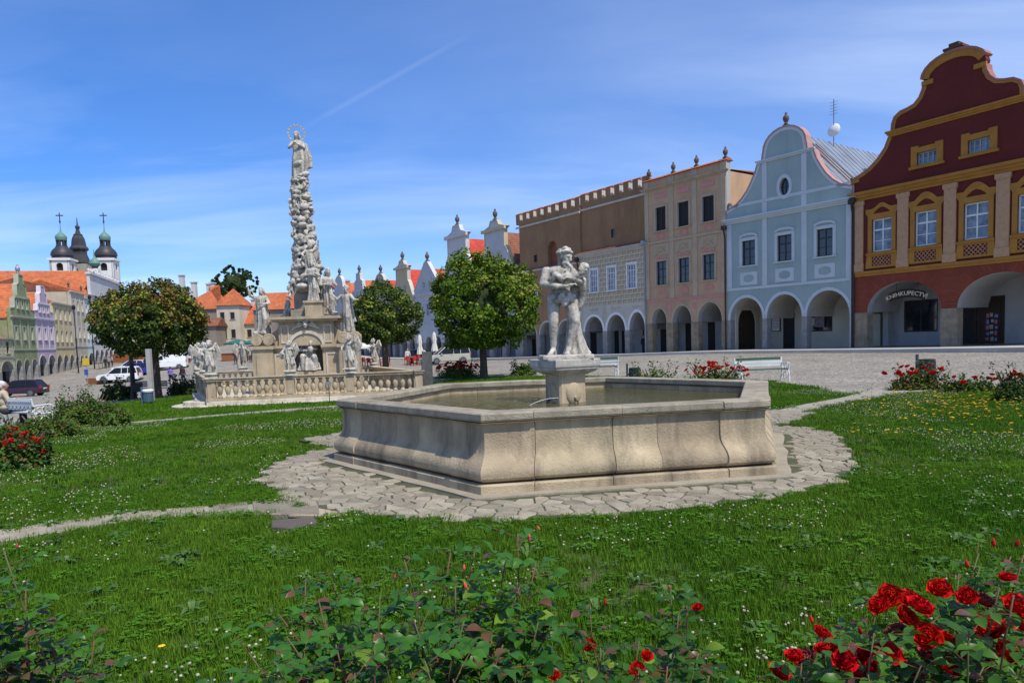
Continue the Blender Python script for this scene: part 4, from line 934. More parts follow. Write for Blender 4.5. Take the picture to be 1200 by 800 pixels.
for k, x in enumerate((1.9,4.75,7.3)):          # faint painted ornament over the arches
    mb = MB()
    for q in range(7): mb.ell((x-.5+q*.17,-.004,4.15-.12*(q%2)), (.07,.006,.05), 6, 4)
    mb.build('painted_ornament', mat('ornament_ochre',(.30,.20,.10),(.25,.17,.09)), whi)
def parapet(par, W, z0, zt, n, y0, m, m2, cap):
    band(par, 0, W, z0-.42, z0-.25, m2, .1, y0=y0, name='parapet_band')
    wid = W/(n+ (n-1)*.72); MB().box(0,y0,z0,W,y0+.4,z0+.28).build('parapet_wall', m, par)
    for k in range(n):
        x0 = k*wid*1.72; mo = MB(); mo.box(x0,y0,z0+.281,x0+wid,y0+.4,zt,1); mo.box(x0,y0-.012,z0+.281,x0+wid,y0-.001,zt-.001,0)
        mo.add([(x0-.06,y0-.08,zt),(x0+wid+.06,y0-.08,zt),(x0+wid+.06,y0+.2,zt+.14),(x0-.06,y0+.2,zt+.14),(x0+wid+.06,y0+.48,zt),(x0-.06,y0+.48,zt)],[(0,1,2,3),(3,2,4,5),(0,3,5),(1,4,2),(0,5,4,1)],2)
        mo.build('merlon', [m, m2, cap], par)
parapet(whi, W, 13.42, 14.45, 8, .42, brn, bei, roof_or)
piers(whi, [(0,.66),(3.1,3.6),(5.88,6.38),(8.2,8.35)], b, 2.2, grey_pier, .5, proud=.04)
arcade(whi, W, b, wa, 3.75, 3.3, vaultm, flo, doors=[('open',1.9,2.9,0,2.7),('open',.9,1.5,0,2.5),('open',4.6,5.5,0,2.7),('open',6.7,7.6,0,2.8)])
mb = MB(); mb.box(.02,.9,4.5,.3,15,13.3); mb.box(W-.3,.9,4.5,W-.02,15,13.3); mb.build('side_wall', brn, whi)
attic_roof(whi, W, 13.2, 1, 14, roof_or, .3)
drainpipe(whi, .0, b, 8.6, wood_d)

# --- the brown house
b = -.2; W = 10.1; OBr = OW+Vector((math.sin(R(-34)),math.cos(R(-34)),0))*10.1
bro = house('plain brown house with a crenellated parapet and a small arched niche', -34, OBr, b)
ba = [(.9,3.3,2.1,3.25),(3.9,6.2,2.1,3.3),(6.8,9.3,2.1,3.35)]
brn2 = mat('brown_plaster_low', (.38,.21,.115), (.31,.17,.095), scale=.5, rough=.9, bump=.35, bscale=10, coord='OBJ', streak=((.24,.135,.075),.6,.7), detail=9)
outl = front_outline(W, b, ba, [(W,8.35),(0,8.35)])
body(bro, W, outl, [rect(2.7,4.95,3.6,6.9),rect(6.3,4.95,7.2,6.9)], brn2, b, eaves=8.4, mrev=vaultm)
niche = arch_pts(5.2,6.6,8.55,10.2,10.95,8)
MB().plate(rect(.5,8.35,W,13.3), [rect(2.85,9.25,3.45,9.95), clean(niche)], .25, .7, back=True).build('upper_wall', brn, bro)
MB().box(5.15,.66,8.5,6.65,.72,11).build('niche_back', mat('rust_plaster',(.26,.10,.05),(.2,.08,.04)), bro)
band(bro, 0, W, 8.35, 8.5, bei, .12, name='string_course'); mb = MB(); mb.add([(0,-.1,8.52),(W,-.1,8.52),(W,.26,8.7),(0,.26,8.7)],[(0,1,2,3)]); mb.build('ledge_tiles', roof_br, bro)
window(bro, 3.15, 9.25, .6, .7, 2, 2, .04, dark_p, glass, y=.4)
for x in (3.15,6.75): window(bro, x, 4.95, .9, 1.95, 2, 3, .05, white_p, glass); surround(bro, x, 4.95, .9, 1.95, white_p, .12, .03, True)
for q in ba: arch_ring(bro, *q, bei, .15, .02)
piers(bro, [(0,.9),(3.3,3.9),(6.2,6.8),(9.3,10.1)], b, 2.1, grey_pier, .5)
arcade(bro, W, b, ba, 3.5, 3.3, vaultm, flo, doors=[('open',1.2,2.3,0,2.5),('open',4.4,5.3,0,2.5),('open',7.6,8.5,0,2.5)])
p_ = MB(); parapet(bro, W, 13.3, 14.3, 9, .25, brn, bei, roof_or)
mb = MB(); mb.box(.5,.7,8.4,.8,15,13.2); mb.box(W-.3,.7,8.4,W-.02,15,13.2); mb.build('side_wall', brn, bro); attic_roof(bro, W, 13.1, 1, 14, roof_or, .3)
# pavement and kerb along the right row
# ------------------------------------------------------------------ simpler town houses: the far end of the right row and the left row
def gable_profile(kind, W, z, h):
    c = W/2
    if kind == 'tri': return [(0,z),(0,z+.5),(c-.35,z+h),(c+.35,z+h),(W,z+.5),(W,z)]
    if kind == 'step': return [(0,z),(0,z+.9),(W*.16,z+1.0),(W*.18,z+h*.42),(W*.3,z+h*.45),(W*.32,z+h*.75),(c-.8,z+h*.8),(c-.7,z+h),(c+.7,z+h),(c+.8,z+h*.8),(W*.68,z+h*.75),(W*.7,z+h*.45),(W*.82,z+h*.42),(W*.84,z+1.0),(W,z+.9),(W,z)]
    if kind == 'curve':
        a = [(0,z),(0,z+.5),(W*.06,z+.6),(W*.14,z+h*.28),(W*.2,z+h*.48),(W*.27,z+h*.56),(W*.28,z+h*.66)]
        t = [(c-W*.2*math.cos(PI*k/10), z+h*.7+h*.3*math.sin(PI*k/10)) for k in range(11)]
        return a+t+[(W-x,zz) for x,zz in reversed(a)]
    if kind == 'tower': return [(0,z),(W*.1,z+h*.15),(W*.22,z+h*.45),(W*.26,z+h*.5),(W*.26,z+h*.82),(W*.2,z+h*.84),(c-W*.12,z+h*.9),(c-W*.08,z+h),(c+W*.08,z+h),(c+W*.12,z+h*.9),(W*.8,z+h*.84),(W*.74,z+h*.82),(W*.74,z+h*.5),(W*.78,z+h*.45),(W*.9,z+h*.15),(W,z)]
    return [(0,z),(W,z)]
def simple_house(label, a, org, W, base, ze, gk, gh, mw, mt, mr, mlow=None, rows=2, cols=3, arches=3, zs=None, fins='', pil_=True, win=(.85,1.5), group=None, glassm=None, framem=None, zf=None, D=14, attic_win=0, urnm=None):
    h = house(label, a, org, base)
    if group: h['group'] = group
    zs = zs or base+2.0; aw = W/arches; wa = [(aw*k+.38, aw*(k+1)-.38, zs, zs+min(1.2,(aw-.76)/2)) for k in range(arches)]
    zf = zf or base+4.2; prof = gable_profile(gk, W, ze, gh)
    outl = front_outline(W, base, wa, [(W,zf),(0,zf)])
    body(h, W, outl, [], mlow or mw, base, D=D, eaves=ze, mside=mw, mrev=vaultm, name='arcade_wall')
    holes = []; cx = [W*(k+.5)/cols for k in range(cols)]; rh = (ze-zf)/rows
    for r in range(rows):
        for x in cx: holes.append(rect(x-win[0]/2, zf+rh*r+(rh-win[1])*.5, x+win[0]/2, zf+rh*r+(rh-win[1])*.5+win[1]))
    for k in range(attic_win): x = W/2+(k-(attic_win-1)/2)*1.6; holes.append(rect(x-.33,ze+gh*.2,x+.33,ze+gh*.2+min(.95,gh*.19)))
    top = [(W,ze),(0,ze)] if gk == 'flat' else prof[::-1]
    MB().plate(clean([(0,zf),(W,zf)]+top), holes, 0, .4, back=True).build('wall', mw, h)
    for q in holes: 
        x0,z0 = q[0]; x1,z1 = q[2]; window(h, (x0+x1)/2, z0, round(x1-x0,3), round(z1-z0,3), 2, 2, .05, framem or white_p, glassm or glass); surround(h, (x0+x1)/2, z0, round(x1-x0,3), round(z1-z0,3), mt, .13, .04, True)
    band(h, 0, W, zf-.12, zf+.06, mt, .08, name='string_course'); band(h, 0, W, ze-.25, ze+.1, mt, .22, steps=2)
    if pil_:
        for k in range(cols+1): x = min(max(W*k/cols,.18),W-.18); MB().box(x-.15,-.045,zf+.07,x+.15,0,ze-.26).build('pilaster', mt, h)
    for q in wa: arch_ring(h, *q, mt, .14, .03, n=10)
    piers(h, [(0,.38)]+[(aw*k-.38,aw*k+.38) for k in range(1,arches)]+[(W-.38,W)], base, zs, grey_pier, .45)
    arcade(h, W, base, wa, zs+1.35, 3.2, vaultm, flo, doors=[('open',aw*k+.6,aw*k+1.5,0,base+2.5) for k in range(arches)])
    if gk != 'flat':
        coping(h, prof[1:-1] if gk != 'tower' else prof, -.06, .45, .1, mt)
        if gk == 'tower': band(h, W*.2, W*.8, ze+gh*.8, ze+gh*.86, mt, .25)
        if gk in ('step','curve'): band(h, W*.2, W*.8, ze+gh*.44, ze+gh*.5, mt, .1)
        gable_roof(h, W, ze, ze+gh*.8, .42, D, mr)
    else:
        attic_roof(h, W, ze-.1, .0, D, mr, rise=gh)
    for k in fins:
        x = {'c':W/2,'l':.3,'r':W-.3}[k]; zt = ze+gh if k == 'c' and gk != 'flat' else ze+.5
        urn(h, x, .2, zt, 1.15 if k == 'c' else .8, urnm or MATS['finial_dark'])
    return h
wht = mat('white_plaster_far', (.56,.56,.55), (.47,.475,.47), scale=.6, rough=.88, coord='OBJ', streak=((.42,.44,.46),.4,.8))
lil = mat('bluewhite_plaster', (.48,.50,.52), (.42,.44,.46), scale=.6, rough=.88, coord='OBJ')
yel = mat('cream_plaster', (.52,.45,.29), (.45,.39,.25), scale=.6, rough=.88, coord='OBJ', streak=((.42,.36,.24),.5,.8))
D34 = Vector((math.sin(R(-34)),math.cos(R(-34)),0)); yR = Vector((math.cos(R(-34)),-math.sin(R(-34)),0))
oc = OBr
gry_r = mat('warm_grey_plaster', (.42,.38,.31), (.34,.31,.25), scale=.7, rough=.9, coord='OBJ')
far = [ # label, W, eaves, gable kind, height, wall, trim, roof, fins
 ('blue-white house with a domed baroque gable beside the brown house', 7.6, 8.9, 'tower', 5.4, lil, yel, roof_br, 'clr'),
 ('white house with a tall rounded gable carrying dark statues above the trees', 8.5, 8.2, 'tower', 6.8, wht, wht, roof_red, 'c'),
 ('white house with a plain pointed gable and a dark ball finial behind the middle tree', 7.2, 7.8, 'tri', 3.9, lil, wht, roof_red, 'c'),
 ('cream house with a narrow gable under a small red cap', 7.0, 7.4, 'tower', 5.2, yel, bei, roof_red, 'c'),
 ('house with a small curved gable between two bright red roofs', 7.6, 7.4, 'curve', 4.2, gry_r, bei, roof_red, 'c'),
 ('pale house with a stepped gable near the monument\'s right saint', 8.2, 7.6, 'step', 4.8, lil, wht, roof_or, 'c'),
 ('farthest house of the right row with an orange roof and round gable', 8.5, 7.6, 'curve', 5.2, wht, wht, roof_or, 'c'),
 ('last house of the right row, half hidden behind the monument', 12.0, 7.2, 'tri', 4.0, yel, wht, roof_or, ''),
 ('cream end house of the right row seen behind the column', 16.0, 6.8, 'flat', 3.4, yel, wht, roof_br, '')]
for k, (lb, W, ze, gk, gh, mw, mt, mr, fins) in enumerate(far):
    oc = oc+D34*W; base = gz(oc.x+.5, oc.y-1)-.05
    simple_house(lb, -34, oc, W, base, ze, gk, gh, mw, mt, mr, rows=1 if ze < 9 else 2, cols=3, arches=3, fins=fins, attic_win=2 if gk != 'flat' else 0, group=None)
# --- left row
P1 = Vector((atY(60,430,93).x, 93, 0)); DL = Vector((math.sin(R(-18)),math.cos(R(-18)),0)); inL = Vector((-math.cos(R(-18)),math.sin(R(-18)),0))
def lhouse(label, s0, W, **k): pass
def left_house(label, s0, W, base, *a, **k):
    org = P1+DL*s0; h = simple_house(label, -18, org, W, base, *a, **k)
    h.rotation_euler = (0,0,math.atan2(DL.y,DL.x)); return h
grn = mat('green_plaster', (.17,.22,.10), (.26,.27,.16), scale=.8, rough=.9, coord='OBJ', contrast=(.4,.6), streak=((.15,.18,.10),.5,1))
gre_t = mat('greenish_trim', (.36,.38,.28), (.28,.30,.21), scale=1, rough=.9, coord='OBJ')
lilac = mat('lilac_plaster', (.46,.36,.44), (.40,.31,.38), scale=.8, rough=.9, coord='OBJ')
ltr = mat('pale_lilac_trim', (.60,.57,.60), (.50,.47,.52), scale=1, rough=.9, coord='OBJ')
ylw = mat('yellow_plaster', (.55,.46,.26), (.46,.38,.21), scale=.8, rough=.9, coord='OBJ')
gry = mat('grey_beige_plaster', (.47,.43,.33), (.38,.34,.26), scale=.8, rough=.9, coord='OBJ')
mint = mat('mint_plaster', (.52,.62,.58), (.45,.54,.51), scale=.8, rough=.9, coord='OBJ')
sg2 = sgraffito('sgraffito_left', (.50,.44,.28), (.38,.34,.20), (.58,.54,.40))
left_house('sgraffito-covered corner house with an orange hipped roof at the left edge of the square', -26.5, 13.2, -1.5, 3.6, 'flat', 3.0, sg2, gre_t, roof_or, rows=1, cols=4, arches=3, zf=1.6, zs=-.1, win=(.9,1.3), framem=dark_p)
left_house('mossy green house with an ornate gable on the left row', -13.1, 8.1, -1.4, 6.2, 'step', 5.0, grn, gre_t, roof_or, rows=1, cols=3, arches=3, zf=2.4, zs=.2, fins='c', attic_win=3, urnm=tinp)
left_house('lilac house with white-trimmed stepped gable', -4.9, 7.4, -1.25, 6.3, 'step', 4.2, lilac, ltr, roof_or, rows=1, cols=3, arches=2, zf=2.4, zs=.4, fins='', attic_win=3)
left_house('yellow house with a straight cornice and three arches', 2.5, 9.0, -1.05, 8.7, 'flat', 2.6, ylw, gry, roof_br, rows=2, cols=4, arches=3, zf=2.6, zs=.4)
left_house('grey-beige house with urns along its cornice', 11.5, 7.4, -.9, 10.9, 'flat', 2.0, gry, bei, roof_br, rows=2, cols=3, arches=3, zf=2.8, zs=.5, fins='lr')
left_house('narrow mint green house beside the long white building', 18.9, 4.2, -.75, 10.4, 'flat', 2.0, mint, wht, roof_br, rows=2, cols=2, arches=1, zf=2.8, zs=.5)
left_house('long white former college with many arches and a roof balustrade', 23.1, 26.0, -.6, 11.2, 'flat', 2.5, wht, wht, roof_or, rows=2, cols=9, arches=8, zf=3.4, zs=1.0, win=(.9,1.9))
# the big roof and white flank behind the row
def obj_house(name_label, loc, rz): return thing('building', name_label, 'building', loc, rz)
O2 = P1+DL*21.9
bigroof = obj_house('huge plain orange tiled roof running back behind the left row of houses', (O2.x,O2.y,-.7), math.atan2(DL.y,DL.x))
MB().box(1.3,4.2,0,14,70,11.3).build('wall', wht, bigroof)
MB().add([(-.4,.5,10.6),(7.2,.5,16.3),(7.2,70,16.3),(-.4,70,10.6),(14.6,.5,10.6),(14.6,70,10.6)],[(0,1,2,3),(1,4,5,2),(0,4,1),(3,2,5)]).build('roof', roof_or, bigroof)
MB().box(1.2,-.1,11.9,26,.35,15.2).box(1.0,-.35,15.2,26.2,.5,15.5).build('parapet_wall', wht, bigroof)
for k in range(10): MB().lathe([(.16,0),(.1,.1),(.2,.35),(.08,.7),(.14,.8)],8).build('baluster', wht, bigroof, loc=(1.6+k*2.4,.1,15.5), smooth=True)
for y in (36,48): MB().box(1.2,y,11.9,2.6,y+1.5,13.6).add([(1.0,y-.1,13.6),(1.0,y+1.6,13.6),(4,y+1.6,14.6),(4,y-.1,14.6)],[(0,3,2,1)]).build('dormer', tinp, bigroof)
# --- church
chw = mat('church_white', (.72,.71,.67), (.64,.63,.58), scale=.3, rough=.9, coord='OBJ')
cop = mat('dark_copper_roof', (.045,.045,.05), (.06,.058,.06), scale=.6, rough=.5, metal=.3, coord='OBJ')
verd = mat('verdigris', (.13,.26,.21), (.10,.20,.165), scale=1.5, rough=.6, coord='OBJ')
def px_at(px, py, Y): return atY(px, py, Y)
YC = 172.0; k_ = YC/FPX
def church_tower(label, px, hw, zb, yb, zs_px, kind, dy=0):
    Y = YC+dy; kk = Y/FPX; p = atY(px, yb, Y); t = thing('church_tower', label, 'tower', (p.x,p.y,0), R(12))
    z = lambda py: atY(px, py, Y).z
    w = hw*kk
    return t, z, w, kk
for lab, px in (('left white church tower with dark onion dome and small green cupola', 75.5), ('right white church tower with dark onion dome, beside the tall tree', 126.5)):
    t, z, w, kk = church_tower(lab, px, 10.3, 0, 330, None, '')
    zt = z(306); zb = 0
    mb = MB(); hl = arch_pts(-.75,.75,z(318),z(312),z(309),8)
    for q in range(4):
        m2 = MB(); m2.plate(rect(-w,zb,w,zt), [clean(hl)], -w, -w+.5); M = Matrix.Rotation(q*PI/2,4,'Z'); mb.add([M@Vector(v) for v in m2.v], m2.f)
    mb.build('shaft', chw, t); MB().box(-w+.6,-w+.6,zb,w-.6,w-.6,zt-.2).build('bell_chamber', black_p, t)
    MB().box(-w-.35,-w-.35,zt,w+.35,w+.35,zt+.5).build('cornice', chw, t)
    r_ = lambda px_: px_*kk
    MB().lathe([(w*1.08,zt+.5),(w*1.05,zt+.9),(r_(10.6),zt+1.2),(r_(11.8),z(300)),(r_(11.6),z(297)),(r_(10),z(293.5)),(r_(7),z(290.5)),(r_(6),z(289))],20).build('onion_dome', cop, t, smooth=True)
    mb = MB(); mb.lathe([(r_(6.2),z(289)),(r_(6.2),z(288.3))],12)
    for q in range(8): a = q*PI/4; mb.cbox((math.cos(a)*r_(4.6),math.sin(a)*r_(4.6),(z(288.3)+z(282.5))/2),(.35,.35,z(282.5)-z(288.3)),rz=a)
    mb.lathe([(r_(5.8),z(282.5)),(r_(6),z(281.8))],12); mb.build('lantern', cop, t)
    MB().lathe([(r_(5.4),z(281.8)),(r_(6.2),z(279)),(r_(5.8),z(276.5)),(r_(3.4),z(274)),(r_(1.2),z(271.8)),(r_(.5),z(268)),(r_(.3),z(262))],14).build('cupola', verd, t, smooth=True)
    MB().ell((0,0,z(259.5)), r_(1.1),8,6).tube([(0,0,z(262)),(0,0,z(249))],.12,5).box(-.8,-.08,z(253),.8,.08,z(253)+.25).build('spire_cross', cop, t)
t, z, w, kk = church_tower('middle church tower with a tall dark tiered spire', 95.5, 10, 0, 330, None, '', 6)
MB().box(-w,-w,0,w,w,z(310)).build('shaft', mat('tower_stone',(.36,.34,.29),(.28,.26,.22),rough=.9), t)
r_ = lambda q: q*kk*1.0
MB().lathe([(r_(11.5),z(309)),(r_(11),z(307)),(r_(9.3),z(302)),(r_(8.0),z(298.5)),(r_(7.6),z(294.5)),(r_(9.4),z(293)),(r_(9.9),z(291.5)),(r_(9.2),z(290)),(r_(7.6),z(288)),(r_(7.2),z(284)),(r_(6.5),z(280)),(r_(5.2),z(277)),(r_(4.6),z(276)),(r_(4.9),z(275)),(r_(2.8),z(273.5)),(r_(1.9),z(270)),(r_(1.9),z(268)),(r_(2.6),z(266.5)),(r_(2.2),z(265)),(r_(.8),z(263.5)),(r_(.3),z(255))],8,M=Matrix.Rotation(PI/8,4,'Z')).build('spire', cop, t)
t, z, w, kk = church_tower('small green church cupola between the two right towers', 112.5, 4.5, 0, 330, None, '', -12)
MB().box(-w,-w,0,w,w,z(315)).build('shaft', chw, t); MB().lathe([(r_(5),z(320)),(r_(3.6),z(318)),(r_(3.4),z(313)),(r_(4),z(312))],10).build('lantern', cop, t)
MB().lathe([(r_(4.5),z(312)),(r_(6),z(309)),(r_(5.4),z(306)),(r_(2.4),z(303)),(r_(.8),z(301)),(r_(.3),z(292))],12).build('cupola', verd, t, smooth=True)
# --- far end of the square: gate house and neighbours
def block(label, pxl, pxr, Y, pyb, pye, mw, mr, rtype='hip', pyr=None, depth=9, wins=(), chim=(), rz=-.05, base=None, roofx=None, cat='house', name='far_house'):
    p = atY(pxl, pyb, Y); q = atY(pxr, pyb, Y); W = (q-p).length; ze = atY((pxl+pxr)/2, pye, Y).z; zb = p.z-1.5
    h = thing(name, label, cat, (p.x,p.y,0), rz); zr = atY((pxl+pxr)/2, pyr, Y+depth/2).z
    holes = []; kk = Y/FPX
    for (a, b_, c, d) in wins: holes.append(rect((a-pxl)*kk, atY(a,d,Y).z, (b_-pxl)*kk, atY(a,c,Y).z))
    MB().plate(rect(0,zb,W,ze), holes, 0, .3).build('wall', mw, h); MB().box(0,.3,zb,.25,depth,ze).box(W-.25,.3,zb,W,depth,ze).box(.25,depth-.25,zb,W-.25,depth,ze).build('side_wall', mw, h)
    for r in holes: x0,z0 = r[0]; x1,z1 = r[2]; window(h,(x0+x1)/2,z0,round(x1-x0,2),round(z1-z0,2),2,2,.06,dark_p,glass,y=.1); surround(h,(x0+x1)/2,z0,round(x1-x0,2),round(z1-z0,2),gry,.1,.03,True)
    o = .4
    if rtype == 'hip': MB().add([(-o,-o,ze-.1),(W+o,-o,ze-.1),(W+o,depth+o,ze-.1),(-o,depth+o,ze-.1),(W/2,depth/2,zr)],[(0,1,4),(1,2,4),(2,3,4),(3,0,4),(3,2,1,0)]).build('roof', mr, h)
    elif rtype == 'x': MB().add([(-o,-o,ze-.1),(W+o,-o,ze-.1),(W+o,depth/2,zr),(-o,depth/2,zr),(W+o,depth+o,ze-.1),(-o,depth+o,ze-.1)],[(0,1,2,3),(3,2,4,5),(0,3,5),(1,4,2)]).build('roof', mr, h)
    elif rtype == 'hx': MB().add([(-o,-o,ze-.1),(W+o,-o,ze-.1),(W-depth*.4,depth/2,zr),(depth*.4,depth/2,zr),(W+o,depth+o,ze-.1),(-o,depth+o,ze-.1)],[(0,1,2,3),(3,2,4,5),(0,3,5),(1,4,2)]).build('roof', mr, h)
    for (cx_, ct) in chim:
        z0 = atY(cx_, ct, Y+depth/2).z; x = (cx_-pxl)*kk; MB().box(x-.5,depth/2-.5,z0-3.5,x+.5,depth/2+.5,z0).box(x-.65,depth/2-.65,z0,x+.65,depth/2+.65,z0+.25).build('chimney', wht, h)
    return h
crm = mat('cream_far', (.60,.54,.42), (.52,.46,.35), scale=.5, rough=.9, coord='OBJ', streak=((.38,.33,.25),.5,.6))
gbr = mat('grey_brown_far', (.27,.23,.19), (.22,.18,.15), scale=.5, rough=.9, coord='OBJ')
block('cream gate tower house with a pointed orange roof at the far end', 256, 283, 138, 400, 357, crm, roof_or, 'hip', 338, 6, wins=[(260,265,366,374),(272,277,366,374),(261.5,266.5,386,396),(272,277,386,396)])
block('low cream annex with an orange roof right of the gate tower', 283.5, 301, 140, 400, 379, crm, roof_or, 'x', 357, 8, wins=[(290.5,295.5,386,395)], chim=[(291,352)])
block('large old house with a steep orange roof and chimneys behind the gate tower', 208, 262, 152, 398, 362, gbr, roof_or, 'hx', 335, 16, wins=[(214,218,366,372),(224,228,366,372)], chim=[(233,333),(229,334),(204+6,332)])
block('low grey wall range with small openings left of the gate tower', 205, 255, 134, 400, 382, gbr, roof_br, 'x', 373, 4, wins=[(231,233,388,392),(235,237,388,392),(239,241,388,392),(244,246,388,392)])
block('long grey-brown house with a red roof behind the monument\'s left saint', 299, 345, 128, 402, 362, gbr, roof_or, 'x', 343, 12, wins=[(303,308,366,374),(314,319,366,374),(303,308,384,392),(314,319,384,392),(330,335,370,378)])
block('dark house with an orange roof behind the column base', 345.5, 384, 124, 404, 360, gbr, roof_or, 'x', 347, 12, wins=[(350,355,368,376),(362,367,368,376)])
block('red-roofed house seen between the column and the right saint', 384.5, 412, 120, 405, 355, gbr, roof_red, 'hx', 334, 12, wins=[(390,395,362,370)], chim=[(398,330)])
block('far roofs glimpsed left of the gate behind the round tree', 126, 206, 156, 398, 358, crm, roof_br, 'x', 344, 12, chim=[(203,324)])
hl = mat('distant_trees', (.035,.06,.02), (.06,.09,.03), scale=.2, rough=1)
# pavement with a low kerb in front of the right row
pvm = mat('pavement_slabs', (.46,.43,.38), (.36,.34,.30), scale=.8, rough=.88, bump=.3, bscale=8)
seq = [P0+Vector((math.sin(R(-31)),math.cos(R(-31)),0))*(-30), P0+Vector((math.sin(R(-31)),math.cos(R(-31)),0))*(-11), P0, OB, OP, OW, OBr, OBr+D34*34, OBr+D34*90]
pv = MB(); n = len(seq); off = 3.6; dirn = Vector((-.83,-.557,0)); vs = []; 
pts = []
for a, b_ in zip(seq[:-1], seq[1:]):
    for k in range(6): pts.append(a+(b_-a)*(k/6))
zz = gz_arr([p.x+dirn.x*2 for p in pts], [p.y+dirn.y*2 for p in pts])
for p, z0 in zip(pts, zz):
    i = p-dirn*.3; o = p+dirn*off; vs += [(i.x,i.y,z0+.10),(o.x,o.y,z0+.09),(o.x+dirn.x*.02,o.y+dirn.y*.02,z0-.1)]
pv.add(vs, [f for i in range(len(pts)-1) for f in ((3*i,3*i+3,3*i+4,3*i+1),(3*i+1,3*i+4,3*i+5,3*i+2))]).build('pavement', pvm, None, kind='structure', label='raised pavement along the arcades of the right row', fixn=True)
